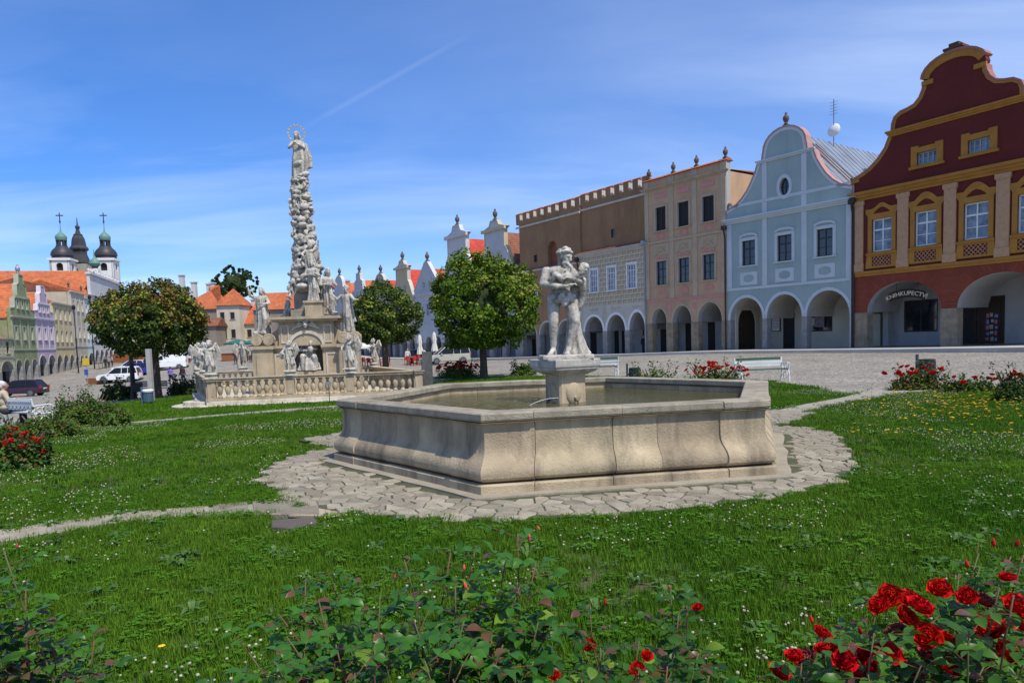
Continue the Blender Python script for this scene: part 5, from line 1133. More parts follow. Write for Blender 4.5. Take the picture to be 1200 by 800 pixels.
# ------------------------------------------------------------------ carved figures (one fused surface each) and the monument
class Sculpt:
    def __init__(s, vox=.02): s.mb = MB(); s.vox = vox
    def e(s, c, r, rot=None): s.mb.ell(c, r, 12, 8, rot=rot); return s
    def c(s, a, b, ra, rb): s.mb.cap(a, b, ra, rb, 10); return s
    def chain(s, pts, rads):
        for i in range(len(pts)-1): s.c(pts[i], pts[i+1], rads[i], rads[i+1])
        return s
    def skirt(s, prof, folds=9, amp=.12, twist=0.0, seed=0):    # draped cloth: [(cx,cy,z,rx,ry)]
        vs = []; fs = []; seg = 40; n = len(prof); rr = random.Random(seed); ph = rr.uniform(0,6)
        for i, (cx,cy,z,rx,ry) in enumerate(prof):
            t = i/(n-1)
            for k in range(seg):
                a = 2*PI*k/seg; f = 1+amp*(1-t)*math.sin(folds*a+ph+twist*t)+amp*.5*(1-t*.5)*math.sin(folds*1.7*a-ph*2+twist*2*t); vs.append((cx+rx*f*math.cos(a),cy+ry*f*math.sin(a),z))
        for i in range(n-1):
            for k in range(seg): j = (k+1)%seg; fs.append((i*seg+k,i*seg+j,(i+1)*seg+j,(i+1)*seg+k))
        fs += [tuple(range(seg-1,-1,-1)), tuple((n-1)*seg+k for k in range(seg))]; s.mb.add(vs, fs); return s
    def head(s, c, r=.11, yaw=0.0, hair='curl', beard=False, nod=0.0):      # faces -y
        M = Matrix.Translation(c)@Matrix.Rotation(yaw,4,'Z')@Matrix.Rotation(nod,4,'X'); k = r/.11
        P = lambda x,y,z: M@Vector((x*k,y*k,z*k)); R3 = M.to_3x3()
        s.e(P(0,0,.01),(.082*k,.10*k,.115*k),R3).e(P(0,-.035,-.055),(.055*k,.06*k,.055*k),R3)
        s.c(P(0,-.098,.03),P(0,-.12,-.02),.011*k,.019*k)           # nose
        for q in (-1,1): s.e(P(q*.033,-.082,.035),(.022*k,.018*k,.012*k),R3).e(P(q*.085,0,.0),(.015*k,.025*k,.03*k),R3).e(P(q*.035,-.075,-.02),(.025*k,.02*k,.02*k),R3)
        s.e(P(0,-.092,-.045),(.024*k,.014*k,.009*k),R3).e(P(0,-.088,-.06),(.02*k,.014*k,.009*k),R3).e(P(0,-.08,-.092),(.022*k,.02*k,.02*k),R3)
        rr = random.Random(int(r*1e4)+int(yaw*50))
        if hair:
            for q in range(34):
                a = rr.uniform(0,2*PI); el = rr.uniform(.15,1.45); x,y,z = math.cos(a)*math.cos(el),math.sin(a)*math.cos(el),math.sin(el)
                if y < -.55 and z < .5: continue
                s.e(P(x*.09,y*.105+.008,z*.115+.02), rr.uniform(.018,.03)*k)
        if hair == 'long':
            for q in (-1,1): s.chain([P(q*.08,.03,.02),P(q*.10,.05,-.10),P(q*.09,.06,-.2)],[.035*k,.04*k,.02*k])
        if beard:
            for q in range(16): a = rr.uniform(-1.1,1.1); s.e(P(math.sin(a)*.06,-math.cos(a)*.075-.01,-.06-rr.uniform(0,.10)*math.cos(a)), rr.uniform(.018,.03)*k)
        return s
    def hand(s, w, d, side=1, r=.042):      # palm plus five curled fingers
        w = Vector(w); d = Vector(d).normalized(); sd_ = d.cross(Vector((0,0,1)));  sd_ = sd_.normalized() if sd_.length > .01 else Vector((1,0,0)); nrm = sd_.cross(d)
        k = r/.042; s.e(w+d*.05*k,(.04*k,.04*k,.03*k))
        for q, (o,l) in enumerate(((-.03,.06),(-.01,.075),(.01,.07),(.03,.055))):
            a = w+d*.08*k+sd_*o*k; b = a+d*l*.5*k; c = b+(d*.6-nrm*.8)*l*.5*k; s.chain([a,b,c],[.012*k,.011*k,.009*k])
        a = w+d*.03*k+sd_*.035*k*side; s.chain([a,a+(d*.5+sd_*side*.7)*.04*k,a+(d*.9+sd_*side*.5)*.07*k],[.013*k,.012*k,.009*k]); return s
    def foot(s, a, d, r=.04):
        a = Vector(a); d = Vector(d).normalized(); sd_ = Vector((-d.y,d.x,0)); s.chain([a+Vector((0,0,.02)),a+d*.10+Vector((0,0,-.01)),a+d*.17+Vector((0,0,-.025))],[r,r*.85,r*.6])
        s.e(a-d*.03+Vector((0,0,-.02)), r*.95)
        for q in range(5): s.e(a+d*(.2-.012*abs(q-1))+sd_*(q-2)*.018+Vector((0,0,-.032)), (.012,.012,.011))
        return s
    def wings(s, c, span=.5, h=.55, up=.35, yaw=0):
        c = Vector(c)
        for q in (-1,1):
            root = c+Vector((q*.05,.07,0)); tip = c+Vector((q*span*.55,.18,up)); s.c(root, tip, .035, .04)
            for k in range(7):
                t = k/6; a = root.lerp(tip, .25+.75*t); b = a+Vector((q*(.05+.22*t)*span*1.6,.06,-h*(.95-.35*t))); s.mb.cap(a,b,.03,.014,6)
                m = (a+b)/2; s.mb.ell(m,(.045,.02,(a-b).length*.42),8,6,rot=(b-a).to_track_quat('Z','Y').to_matrix())
        return s
    def mesh(s, name, m, smooth_it=3, noise_amp=.004, drape=None):
        me = s.mb.mesh('tmp', m); o = bpy.data.objects.new('tmp', me); COL.objects.link(o)
        r = o.modifiers.new('r','REMESH'); r.mode = 'VOXEL'; r.voxel_size = s.vox; r.use_smooth_shade = True
        sm = o.modifiers.new('s','SMOOTH'); sm.iterations = smooth_it; sm.factor = .45
        dg = bpy.context.evaluated_depsgraph_get(); ev = o.evaluated_get(dg); out_ = bpy.data.meshes.new_from_object(ev)
        bpy.data.objects.remove(o); bpy.data.meshes.remove(me); out_.name = name
        n = len(out_.vertices); co = np.empty(n*3); out_.vertices.foreach_get('co', co); co = co.reshape(-1,3); no = np.empty(n*3); out_.vertices.foreach_get('normal', no); no = no.reshape(-1,3)
        d = np.array([mnoise.noise(Vector(p)*14) for p in co])*noise_amp*1.6+np.array([mnoise.noise(Vector(p)*38) for p in co])*noise_amp
        co += no*d[:,None]; out_.vertices.foreach_set('co', co.ravel()); out_.materials.clear(); out_.materials.append(m)
        out_.polygons.foreach_set('use_smooth',[True]*len(out_.polygons)); out_.update(); return out_
white_st = mat('carved_stone', (.60,.565,.495), (.43,.40,.34), scale=7, rough=.85, bump=.5, bscale=70, streak=((.15,.135,.11),.95,7), detail=9, contrast=(.3,.7), hollow_dark=.95)
sand_st = mat('sandstone', (.47,.375,.25), (.36,.285,.185), scale=2.5, rough=.88, bump=.5, bscale=40, streak=((.20,.165,.12),.6,2.5), detail=9)
sand_pale = mat('pale_sandstone', (.58,.53,.43), (.46,.41,.32), scale=3, rough=.88, bump=.5, bscale=40, streak=((.22,.20,.16),.6,3))

# the bearded man holding a child, on the fountain post (local: faces -y, feet at z=0, about 1.62 m)
S_ = Sculpt(.0125)
S_.chain([(-.13,.02,.86),(-.155,-.03,.50),(-.16,.02,.10)],[.105,.072,.042]); S_.e((-.155,.0,.36),(.062,.07,.13)).e((-.155,-.035,.50),.062)        # standing leg
S_.foot((-.165,.0,.055),(-.45,-1,0),.045)
S_.chain([(.10,.02,.84),(.155,-.07,.50),(.06,-.03,.11)],[.112,.075,.043]); S_.e((.12,-.03,.36),(.062,.07,.13)).e((.155,-.085,.51),.064)
S_.foot((.05,-.06,.055),(-.35,-1,0),.045)
S_.e((-.02,.0,.90),(.175,.13,.13)).e((-.03,.01,1.02),(.145,.105,.14)).e((-.04,-.0,1.17),(.185,.125,.16)).e((-.05,-.01,1.27),(.19,.11,.09))
S_.e((-.10,-.10,1.21),(.08,.04,.06)).e((.03,-.10,1.21),(.08,.04,.06))
S_.c((-.03,0,1.30),(-.0,-.03,1.40),.062,.055); S_.head((.03,-.05,1.485),.112,.75,'curl',True,.35)
for q in range(16): a = 2*PI*q/16; S_.e((.03+.10*math.cos(a),-.04+.11*math.sin(a),1.555+.012*math.sin(3*a)),(.03,.028,.024))      # wreath
S_.chain([(-.23,.0,1.28),(-.30,-.06,1.08),(-.13,-.24,1.03),(.02,-.25,1.04)],[.072,.055,.045,.032]); S_.hand((.02,-.25,1.04),(1,-.1,.15),-1)
S_.chain([(.14,.0,1.26),(.25,-.03,1.08),(.20,-.22,1.10),(.10,-.28,1.14)],[.07,.056,.045,.034]); S_.hand((.10,-.28,1.14),(-1,-.1,.1),1)
# child lying in his arms
S_.e((.06,-.24,1.17),(.14,.075,.07)).e((.14,-.25,1.19),(.08,.07,.065)).head((.25,-.25,1.26),.085,-.9,'curl',False,-.3)
S_.chain([(.10,-.27,1.21),(.08,-.26,1.31),(.05,-.18,1.37)],[.035,.028,.022]); S_.chain([(-.05,-.25,1.14),(-.14,-.24,1.20),(-.20,-.2,1.10)],[.05,.04,.025]); S_.chain([(-.03,-.2,1.13),(-.12,-.15,1.22),(-.18,-.10,1.15)],[.05,.04,.025])
# fur loincloth, pelt over the tree stump
for q in range(14): a = -PI*.95+q*PI*.9/13; S_.e((-.02+.17*math.cos(a),.0+.135*math.sin(a),.86-.035*math.sin(q*1.9)),(.045,.035,.05))
S_.e((-.0,-.13,.80),(.06,.03,.07)); S_.chain([(.17,.05,.95),(.21,.12,1.1),(.24,.02,1.0)],[.06,.07,.05])
S_.skirt([(.20,.10,.0,.20,.12),(.19,.10,.12,.15,.11),(.17,.09,.32,.11,.09),(.16,.08,.55,.095,.08),(.17,.07,.80,.10,.08),(.20,.07,1.0,.09,.07)],7,.14,1.2,5)
S_.chain([(.27,-.10,1.12),(.29,-.02,.92),(.25,.05,.72)],[.06,.05,.05])
S_.mb.box(-.36,-.28,-.07,.38,.26,.0)
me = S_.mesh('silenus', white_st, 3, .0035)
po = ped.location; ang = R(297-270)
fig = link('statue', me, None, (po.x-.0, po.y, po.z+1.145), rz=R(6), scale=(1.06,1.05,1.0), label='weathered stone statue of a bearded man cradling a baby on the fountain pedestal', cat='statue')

def saint(seed, arms='book', h=1.0, cross=False):
    s = Sculpt(.022); rr = random.Random(seed)
    s.skirt([(0,.02,.0,.25,.20),(.01,.01,.15,.23,.19),(.02,.0,.45,.19,.16),(.0,0,.8,.165,.13),(-.01,0,1.05,.16,.12),(-.02,0,1.3,.19,.13),(-.02,0,1.42,.10,.08)],8,.16,1.5,seed)
    s.e((-.02,0,1.33),(.22,.12,.10)); s.chain([(.06,-.12,.05),(.12,-.19,.55),(.08,-.12,.95)],[.07,.10,.07])
    s.skirt([(.05,.10,.35,.24,.14),(.0,.09,.8,.22,.13),(-.02,.07,1.3,.20,.12)],6,.18,2,seed+1)
    s.c((0,0,1.4),(.01,-.02,1.5),.06,.055); s.head((.02,-.03,1.60),.115,rr.uniform(-.6,.6),'long' if seed%2 else 'curl',seed%3 == 0,rr.uniform(-.1,.3))
    if arms == 'out': s.chain([(-.2,0,1.34),(-.36,-.05,1.22),(-.5,-.12,1.38)],[.075,.06,.04]).hand((-.5,-.12,1.38),(-1,-.2,.5)); s.chain([(.18,0,1.34),(.34,-.08,1.18),(.5,-.16,1.16)],[.075,.06,.04]).hand((.5,-.16,1.16),(1,-.3,.1))
    elif arms == 'up': s.chain([(-.2,0,1.34),(-.38,-.05,1.42),(-.42,-.1,1.66)],[.075,.06,.04]).hand((-.42,-.1,1.66),(-.2,-.2,1)); s.chain([(.18,0,1.34),(.28,-.1,1.12),(.08,-.22,1.1)],[.075,.06,.04]).hand((.08,-.22,1.1),(-1,-.1,.2))
    else: s.chain([(-.2,0,1.34),(-.30,-.08,1.1),(-.08,-.24,1.12)],[.075,.06,.04]).hand((-.08,-.24,1.12),(1,0,.2)); s.chain([(.18,0,1.34),(.3,-.06,1.1),(.12,-.22,1.2)],[.075,.06,.04]).hand((.12,-.22,1.2),(-1,0,.3)); s.mb.cbox((.04,-.27,1.2),(.2,.06,.26))
    if cross: s.c((-.1,-.28,1.0),(-.32,-.22,1.75),.02,.02).c((-.36,-.22,1.55),(-.18,-.22,1.62),.018,.018)
    for q in range(6): s.e((rr.uniform(-.25,.25),rr.uniform(-.2,.15),.03),(.12,.1,.08))
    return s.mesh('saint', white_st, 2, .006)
def angel(seed, arms='shield'):
    s = Sculpt(.018); rr = random.Random(seed)
    s.chain([(-.08,0,.52),(-.10,-.05,.28),(-.12,.02,.05)],[.075,.055,.035]).foot((-.12,0,.04),(-.3,-1,0),.032); s.chain([(.08,0,.52),(.12,-.09,.29),(.08,.04,.06)],[.075,.055,.035]).foot((.08,.02,.04),(.3,-1,0),.032)
    s.e((0,0,.56),(.12,.10,.10)).e((0,0,.70),(.12,.09,.13)).e((0,0,.82),(.14,.09,.08)); s.head((.02,-.03,1.0),.10,rr.uniform(-.7,.7),'curl')
    s.skirt([(.02,.0,.30,.17,.14),(.0,0,.5,.16,.13),(-.02,0,.66,.13,.10),(-.06,0,.84,.09,.08)],7,.22,2.5,seed)
    s.chain([(-.14,0,.84),(-.24,-.08,.72),(-.16,-.2,.64)],[.045,.036,.026]).hand((-.16,-.2,.64),(.6,-.5,.1),1,.032)
    if arms == 'shield': s.e((-.20,-.16,.60),(.11,.035,.15)); s.chain([(.14,0,.84),(.24,-.05,.74),(.26,-.17,.84)],[.045,.036,.026]).hand((.26,-.17,.84),(.2,-.6,.8),1,.032)
    else: s.chain([(.14,0,.84),(.27,-.05,.90),(.30,-.1,1.08)],[.045,.036,.026]).hand((.30,-.1,1.08),(.2,-.2,1),1,.032)
    s.wings((0,.05,.82),.30,.46,.2); s.chain([(.1,.1,0),(.12,.12,.2),(.08,.08,.45)],[.1,.08,.06])
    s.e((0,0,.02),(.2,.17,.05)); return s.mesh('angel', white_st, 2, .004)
def seated():
    s = Sculpt(.018); s.skirt([(0,-.1,0,.38,.3),(0,-.08,.25,.33,.26),(0,.0,.5,.26,.2),(0,.05,.8,.2,.15),(0,.05,1.0,.15,.1)],7,.16,1.5,3)
    s.chain([(-.1,0,.5),(-.2,-.28,.52),(-.2,-.25,.1)],[.12,.1,.07]).chain([(.1,0,.5),(.22,-.26,.48),(.26,-.22,.1)],[.12,.1,.07]); s.head((0,.02,1.2),.12,.2,'long',False,.3).c((0,.03,1.0),(0,.03,1.1),.06,.055)
    s.chain([(-.18,.03,.98),(-.28,-.1,.75),(-.05,-.28,.72)],[.07,.055,.04]).chain([(.18,.03,.98),(.28,-.1,.78),(.1,-.3,.8)],[.07,.055,.04]); s.e((.1,-.28,.78),(.1,.09,.13)).head((.12,-.3,.98),.08,-.3)
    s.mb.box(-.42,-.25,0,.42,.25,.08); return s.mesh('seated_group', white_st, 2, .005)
angA, angB, angC = angel(11), angel(12,'up'), angel(14,'shield')
stA, stB, stC, stD = saint(21,'up',cross=True), saint(24,'out'), saint(27,'book'), saint(33,'book')

# monument geometry
FLc, FRc, BRc, BLc = Vector((-9.85,22.9,0)), Vector((-3.25,24.2,0)), Vector((-6.0,30.2,0)), Vector((-13.1,29.4,0))
ZB = -.18
mon = thing('monument_steps', 'stone platform steps with rounded corner steps under the plague column', 'steps', (FLc.x,FLc.y,0))
loc_ = lambda p: (p.x-FLc.x, p.y-FLc.y)
def outq(d):
    c = (FLc+FRc+BRc+BLc)/4; return [loc_(c+(p-c)*(1+d/((p-c).length))) for p in (FLc,FRc,BRc,BLc)]
MB().prism(outq(.55), -.9, ZB+.06, bev=.02).build('step', sand_pale, mon); MB().prism(outq(.22), ZB+.062, ZB+.17, bev=.015).build('step', sand_pale, mon)
for k in range(2): MB().prism([(-.55+(.95-.35*k)*math.cos(a),.55+(1.0-.35*k)*math.sin(a)) for a in [2*PI*q/20 for q in range(20)]], -.9, ZB+.05+.12*k, bev=.015).build('corner_step', sand_pale, mon)
balm = cached('balu', lambda: MB().lathe([(.075,0),(.085,.03),(.06,.05),(.045,.09),(.075,.16),(.092,.23),(.085,.30),(.05,.38),(.038,.43),(.06,.47),(.075,.49),(.075,.52)],12).mesh('baluster', sand_st, smooth=True))
ZR = .747
bal_root = {}
def balustrade(A, B, posts, label):
    d = B-A; L_ = d.length; t = thing('balustrade', label, 'balustrade', (A.x,A.y,ZB+.17), math.atan2(d.y,d.x))
    MB().box(-.16,-.14,0,L_+.16,.14,.10).build('plinth', sand_st, t); z1 = ZR-(ZB+.17)
    mb = MB(); mb.box(-.2,-.16,z1-.10,L_+.2,.16,z1-.03); mb.box(-.23,-.19,z1-.029,L_+.23,.19,z1); mb.build('handrail', sand_st, t)
    ps = [0]+posts+[1]
    for q in ps: MB().box(L_*q-.14,-.13,.101,L_*q+.14,.13,z1-.101).box(L_*q-.09,-.145,.16,L_*q+.09,-.131,z1-.16).build('post', sand_st, t)
    for a, b_ in zip(ps[:-1], ps[1:]):
        span = (b_-a)*L_-.3; n = max(1, round(span/.235))
        for k in range(n): x = a*L_+.15+span*(k+.5)/n; link('baluster', balm, t, (x,0,.10), scale=(1,1,(z1-.2)/.52))
    return t
balustrade(FLc, FRc, [.37,.66], 'front stone balustrade of the monument with vase-shaped balusters')
balustrade(BLc, FLc, [.5], 'left side stone balustrade of the monument, in shade'); balustrade(FRc, BRc, [.5], 'right side stone balustrade of the monument by the middle tree'); balustrade(BRc, BLc, [.33,.66], 'rear stone balustrade behind the plague column')
def lerp(A,B,t): return A+(B-A)*t
def put(me, nm, P, z, rz, label, cat='statue', ped_h=.12, sc=1.0, group=None):
    t = thing(nm, label, cat, (P.x,P.y,z), rz, group)
    if ped_h: MB().lathe([(.24,0),(.24,.03),(.17,.05),(.17,ped_h-.03),(.22,ped_h)],14).build('base', white_st, t, smooth=True)
    link('figure', me, t, (0,0,ped_h), scale=sc); return t
AG = 'stone angels standing on the monument balustrade'
put(angA,'angel_statue',FLc,ZR,.1,'stone angel with spread wings on the front left corner of the balustrade',group=AG,sc=1.0)
put(angB,'angel_statue',lerp(BLc,FLc,.52),ZR,1.0,'stone angel on the left balustrade, just left of the corner angel',group=AG,sc=.98)
put(angC,'angel_statue',lerp(BLc,FLc,.02),ZR,2.6,'stone angel turned away on the rear left corner of the balustrade',group=AG)
put(angC,'angel_statue',lerp(FLc,FRc,.372),ZR,-.1,'stone angel with a shield on the front balustrade below the left saint',group=AG,sc=.92)
put(angB,'angel_statue',lerp(FLc,FRc,.665),ZR,-.5,'stone angel with a raised arm on the front balustrade below the right saint',group=AG,sc=1.05)
put(angA,'angel_statue',lerp(FRc,BRc,.93),ZR,-1.2,'stone angel on the far right balustrade in front of the dark trunk',group=AG,sc=.95)
put(angC,'angel_statue',lerp(BRc,BLc,.75),ZR,2.9,'stone angel seen between the left saint\'s pedestal and the corner',group=AG)
put(stD,'saint_statue',Vector((-3.15,25.4,0)),ZB+.1,-.7,'standing stone figure against the grey pillar at the right end of the balustrade',ped_h=.25,sc=.72)
pst = thing('stone_pillar','dark grey weathered pillar at the right corner of the monument','pillar',(-2.98,24.9,ZB)); MB().box(-.16,-.16,0,.16,.16,1.55).box(-.2,-.2,0,.2,.2,.2).build('shaft', mat('dark_stone',(.12,.12,.11),(.08,.08,.075),scale=5,rough=.9,bump=.6), pst)
# central pedestal
CC = Vector((atY(365,400,27.0).x, 27.0, ZB)); RZ = R(6)
cen = thing('plague_column', 'tall baroque plague column of carved clouds and cherubs crowned by the Virgin', 'monument', CC, RZ)
def zpx(py, Y=27.0, px=360): return atY(px,py,Y).z-ZB
zt1 = zpx(441)  # lower body
za, zs1 = zpx(404), zpx(372)
mb = MB(); mb.box(-1.75,-1.15,0,1.75,1.3,.5); mb.box(-1.65,-1.05,.502,1.65,1.2,.62); mb.build('plinth', sand_st, cen)
body_w = 1.38
nich = clean(arch_pts(-.56,.56,.95,zpx(405),zpx(391),12))
mb = MB(); mb.plate(rect(-body_w,.62,body_w,za), [nich], -1.0, -.45); mb.box(-body_w,-.45,.62,-.57,1.0,za); mb.box(.57,-.45,.62,body_w,1.0,za); mb.box(-.57,-.30,.62,.57,1.0,zs1-.1); mb.build('pedestal_body', sand_st, cen)
mb = MB(); mb.plate(clean([(-1.0,za),(-.561,za)]+[p for p in nich if p[1] > za]+[(.561,za),(1.0,za),(1.0,zs1-.18),(-1.0,zs1-.18)]), [], -.98, -.4); mb.box(-1.0,-.4,za,-.57,.95,zs1-.18); mb.box(.57,-.4,za,1.0,.95,zs1-.18); mb.build('upper_body', sand_st, cen)
for sx in (-1,1): mb = MB(); x0,x1 = sorted((sx*.52, sx*1.5)); mb.box(x0,-1.12,za-.1,x1,-.2,za); mb.box(x0,-1.07,za-.18,x1,-.2,za-.102); mb.build('cornice', sand_st, cen)
mb = MB(); mb.box(-1.18,-1.18,zs1-.18,1.18,1.15,zs1-.10); mb.box(-1.28,-1.28,zs1-.098,1.28,1.22,zs1); mb.build('top_slab', sand_st, cen)
for sx in (-1,1):
    b0 = MB(); b0.box(sx*1.55-.36,-1.25,0,sx*1.55+.36,-.55,za-.12); b0.box(sx*1.55-.22,-1.29,.4,sx*1.55+.22,-1.251,za-.3); b0.box(sx*1.55-.42,-1.32,za-.119,sx*1.55+.42,-.5,za); b0.build('buttress', sand_st, cen)
    v = MB(); 
    for ox in (-.22,.2):
        c0 = Vector((sx*1.55+ox,-1.12,za+.22)); pts = [c0+Vector((math.cos(a)*(.24-.024*a),0,math.sin(a)*(.24-.024*a))) for a in [k*.45 for k in range(20)]]; v.tube(pts,.04,6); v.lathe([(.20,-.03),(.20,.5)],14,M=Matrix.Translation(c0)@Matrix.Rotation(-PI/2,4,'X'))
    v.box(sx*1.55-.40,-1.0,za,sx*1.55+.40,-.45,za+.36); v.build('volute', sand_st, cen, smooth=True)
for sx in (-1,1):
    cw = [(sx*1.0,za),(sx*1.92,za),(sx*1.88,za+.3)]+[(sx*(1.0+.85*(1-math.sin(a))), za+.34+(zs1-.25-za-.34)*(1-math.cos(a))) for a in [k*PI/16 for k in range(9)]]
    if sx < 0: cw = cw[::-1]
    MB().plate(clean(cw), [], -.86, -.25, back=True).build('side_scroll', sand_st, cen, fixn=True)
    MB().plate(rect(min(sx*.68,sx*1.18),.8,max(sx*.68,sx*1.18),za-.3), [rect(min(sx*.74,sx*1.12),.86,max(sx*.74,sx*1.12),za-.36)], -1.03, -.99).build('panel_frame', sand_pale, cen, fixn=True)
    MB().plate(rect(min(sx*.62,sx*.92),za+.08,max(sx*.62,sx*.92),zs1-.3), [rect(min(sx*.67,sx*.87),za+.13,max(sx*.67,sx*.87),zs1-.35)], -1.01, -.97).build('panel_frame', sand_pale, cen, fixn=True)
n = 12; MB().plate([(-(.66)*math.cos(PI*k/n), zpx(405)+(.62+zpx(391)-zpx(405)-.5)*math.sin(PI*k/n)) for k in range(n+1)][::-1]+[(-(.565)*math.cos(PI*k/n), zpx(405)+(zpx(391)-zpx(405))*math.sin(PI*k/n)) for k in range(n+1)], [], -1.05, -.98).build('niche_trim', sand_pale, cen, fixn=True)
s = Sculpt(.02); s.head((0,0,0),.13,0,'curl'); 
for q in (-1,1):
    for k in range(5): s.c((q*.1,0.03,-.02),(q*(.25+.06*k),.02,.12-.07*k),.035,.025)
link('cherub_head', s.mesh('cherub', white_st, 2, .003), cen, (0,-1.08,zpx(381)))
sg_ = seated(); link('seated_group', sg_, cen, (.02,-.68,.98), scale=1.02)
SG = 'stone saints standing on the scroll buttresses'
M0 = Matrix.Translation(CC)@Matrix.Rotation(RZ,4,'Z')
for me_, x, rz, lb, sc in ((stA,-1.58,.1,'stone saint in a cape raising a cross on the left scroll buttress',.98),(stB,1.5,-.35,'stone saint with outstretched arms on the right scroll buttress',.98)):
    P = M0@Vector((x,-.85,0)); t = put(me_,'saint_statue',Vector((P.x,P.y,0)),ZB+za+.36,RZ+rz,lb,ped_h=.1,group=SG,sc=sc)
P = M0@Vector((.75,-.3,0)); put(stC,'saint_statue',Vector((P.x,P.y,0)),ZB+zs1,.4,'pale stone saint standing on the top slab at the right of the column foot',ped_h=.08,sc=1.0,group=SG)
P = M0@Vector((-1.0,.9,0)); put(stD,'saint_statue',Vector((P.x,P.y,0)),ZB+zs1-1.0,2.4,'stone saint half hidden behind the left of the column foot',ped_h=.08,sc=.95,group=SG)
# shaft with clouds
zsh = zpx(322)
mb = MB(); mb.prism([(-.62,-.5),(.52,-.5),(.52,.62),(-.62,.62)], zs1, zs1+.28, bev=.03); mb.prism([(-.5,-.38),(.40,-.38),(.40,.5),(-.5,.5)], zs1+.281, zsh); mb.build('column_foot', mat('dark_sandstone',(.26,.24,.20),(.17,.155,.13),scale=4,rough=.9,bump=.5), cen)
mb = MB(); mb.box(.0,-1.02,zs1+.001,.62,-.5,zs1+.5); mb.box(-.05,-1.07,zs1+.5,.67,-.5,zs1+.58); mb.build('console', sand_st, cen)
link('console_saint', saint(41,'book'), cen, (.26,-.66,zs1+.58), scale=.86)
z0c, z1c = zpx(340), zpx(209)
s = Sculpt(.025); rr = random.Random(5); RC = lambda t: .25+.15*(1-t)+.26*max(0,1-t*3.2)
n = 60
for k in range(n):
    t = k/(n-1); z = z0c+(z1c-z0c)*t; rad = RC(t); cx = -.12*t; s.e((cx,.05,z),(rad*.9,rad*.9,.16))
for k in range(190):
    t = rr.random(); z = z0c+(z1c-z0c)*t; rad = RC(t); a = rr.uniform(0,2*PI); q = rr.uniform(.06,.19)*(1.1-.35*t)
    s.e((-.12*t+math.cos(a)*rad*rr.uniform(.85,1.1), .05+math.sin(a)*rad*rr.uniform(.85,1.1), z), (q*1.2,q*1.2,q*rr.uniform(.55,1.0)))
for k in range(9):          # rolled bands of cloud winding upward
    t = k/9; z = z0c+(z1c-z0c)*t; rad = RC(t)*1.02; pts = [(-.12*t+math.cos(a)*rad,.05+math.sin(a)*rad,z+.09*a) for a in [k*1.3+q*.35 for q in range(11)]]; s.chain(pts,[.07+.03*math.sin(q) for q in range(11)])
for k in range(21):         # cherub heads and little bodies with wings
    t = (k+.5)/21; z = z0c+(z1c-z0c)*t; rad = RC(t)*1.12; a = -PI/2+rr.uniform(-1.4,1.4); c = Vector((-.12*t+math.cos(a)*rad,.05+math.sin(a)*rad,z)); yaw = a+PI/2
    s.head(c,.10,yaw,'curl'); 
    if k%2 == 0:
        s.e(c+Vector((0,0,-.17)),(.085,.085,.11)); o_ = Vector((math.cos(yaw),math.sin(yaw),0))
        for q in (-1,1): s.chain([c+o_*q*.07+Vector((0,0,-.1)),c+o_*q*.17+Vector((0,0,-.16)),c+o_*q*.2+Vector((0,0,-.02))],[.035,.03,.022]); s.chain([c+Vector((0,0,-.24))+o_*q*.04,c+o_*q*.1+Vector((math.sin(yaw)*.1,-math.cos(yaw)*.1,-.34)),c+o_*q*.06+Vector((0,0,-.46))],[.05,.042,.025])
    else:
        o_ = Vector((math.cos(yaw),math.sin(yaw),0))
        for q in (-1,1):
            for j in range(3): s.c(c+o_*q*.08+Vector((0,0,-.05)), c+o_*q*(.24-.03*j)+Vector((0,0,.06-.09*j)),.035,.02)
zz = zpx(243); s.e((-.46,-.1,zz),(.1,.1,.14)).head((-.5,-.12,zz+.2),.09,-.6); s.chain([(-.45,-.1,zz-.1),(-.52,-.2,zz-.25),(-.42,-.1,zz-.4)],[.05,.045,.03])
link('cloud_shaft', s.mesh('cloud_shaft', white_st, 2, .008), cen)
# figure leaning out low on the shaft
link('lower_angel', angel(51,'up'), cen, (.20,-.52,zpx(326)), scale=1.15)
# the Virgin
zm = zpx(209); s = Sculpt(.024)
s.e((-.12,.05,zm-.02),(.34,.34,.13))
s.skirt([(-.12,.0,zm+.02,.28,.24),(-.10,.0,zm+.25,.28,.24),(-.06,-.01,zm+.7,.30,.24),(-.05,.0,zm+1.0,.25,.2),(-.10,.0,zm+1.25,.24,.17),(-.14,0,zm+1.38,.14,.11)],6,.15,2.2,8)
s.skirt([(.1,.1,zm+.4,.24,.16),(.1,.1,zm+.8,.26,.18),(.0,.06,zm+1.3,.2,.14)],4,.2,1.5,9)
s.c((-.15,0,zm+1.36),(-.15,-.02,zm+1.48),.06,.055).head((-.15,-.03,zm+1.58),.115,-.3,'long',False,.1)
s.chain([(-.33,0,zm+1.3),(-.42,-.16,zm+1.1),(-.22,-.3,zm+1.2)],[.075,.06,.04]).hand((-.22,-.3,zm+1.2),(.6,-.2,.6)); s.chain([(.04,0,zm+1.3),(.12,-.16,zm+1.1),(-.1,-.3,zm+1.2)],[.075,.06,.04]).hand((-.1,-.3,zm+1.2),(-.6,-.2,.6))
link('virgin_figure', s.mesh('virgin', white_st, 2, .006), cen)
gold = mat('gilt', (.75,.62,.35), (.6,.48,.25), rough=.35, metal=.7)
hc = Vector((-.15,.0,zm+1.66)); rh = .30; mb = MB(); mb.tube([hc+Vector((math.cos(a)*rh,0,math.sin(a)*rh)) for a in [R(-50)+k*R(280)/30 for k in range(31)]],.014,5); halo = mb.build('halo', gold, cen)
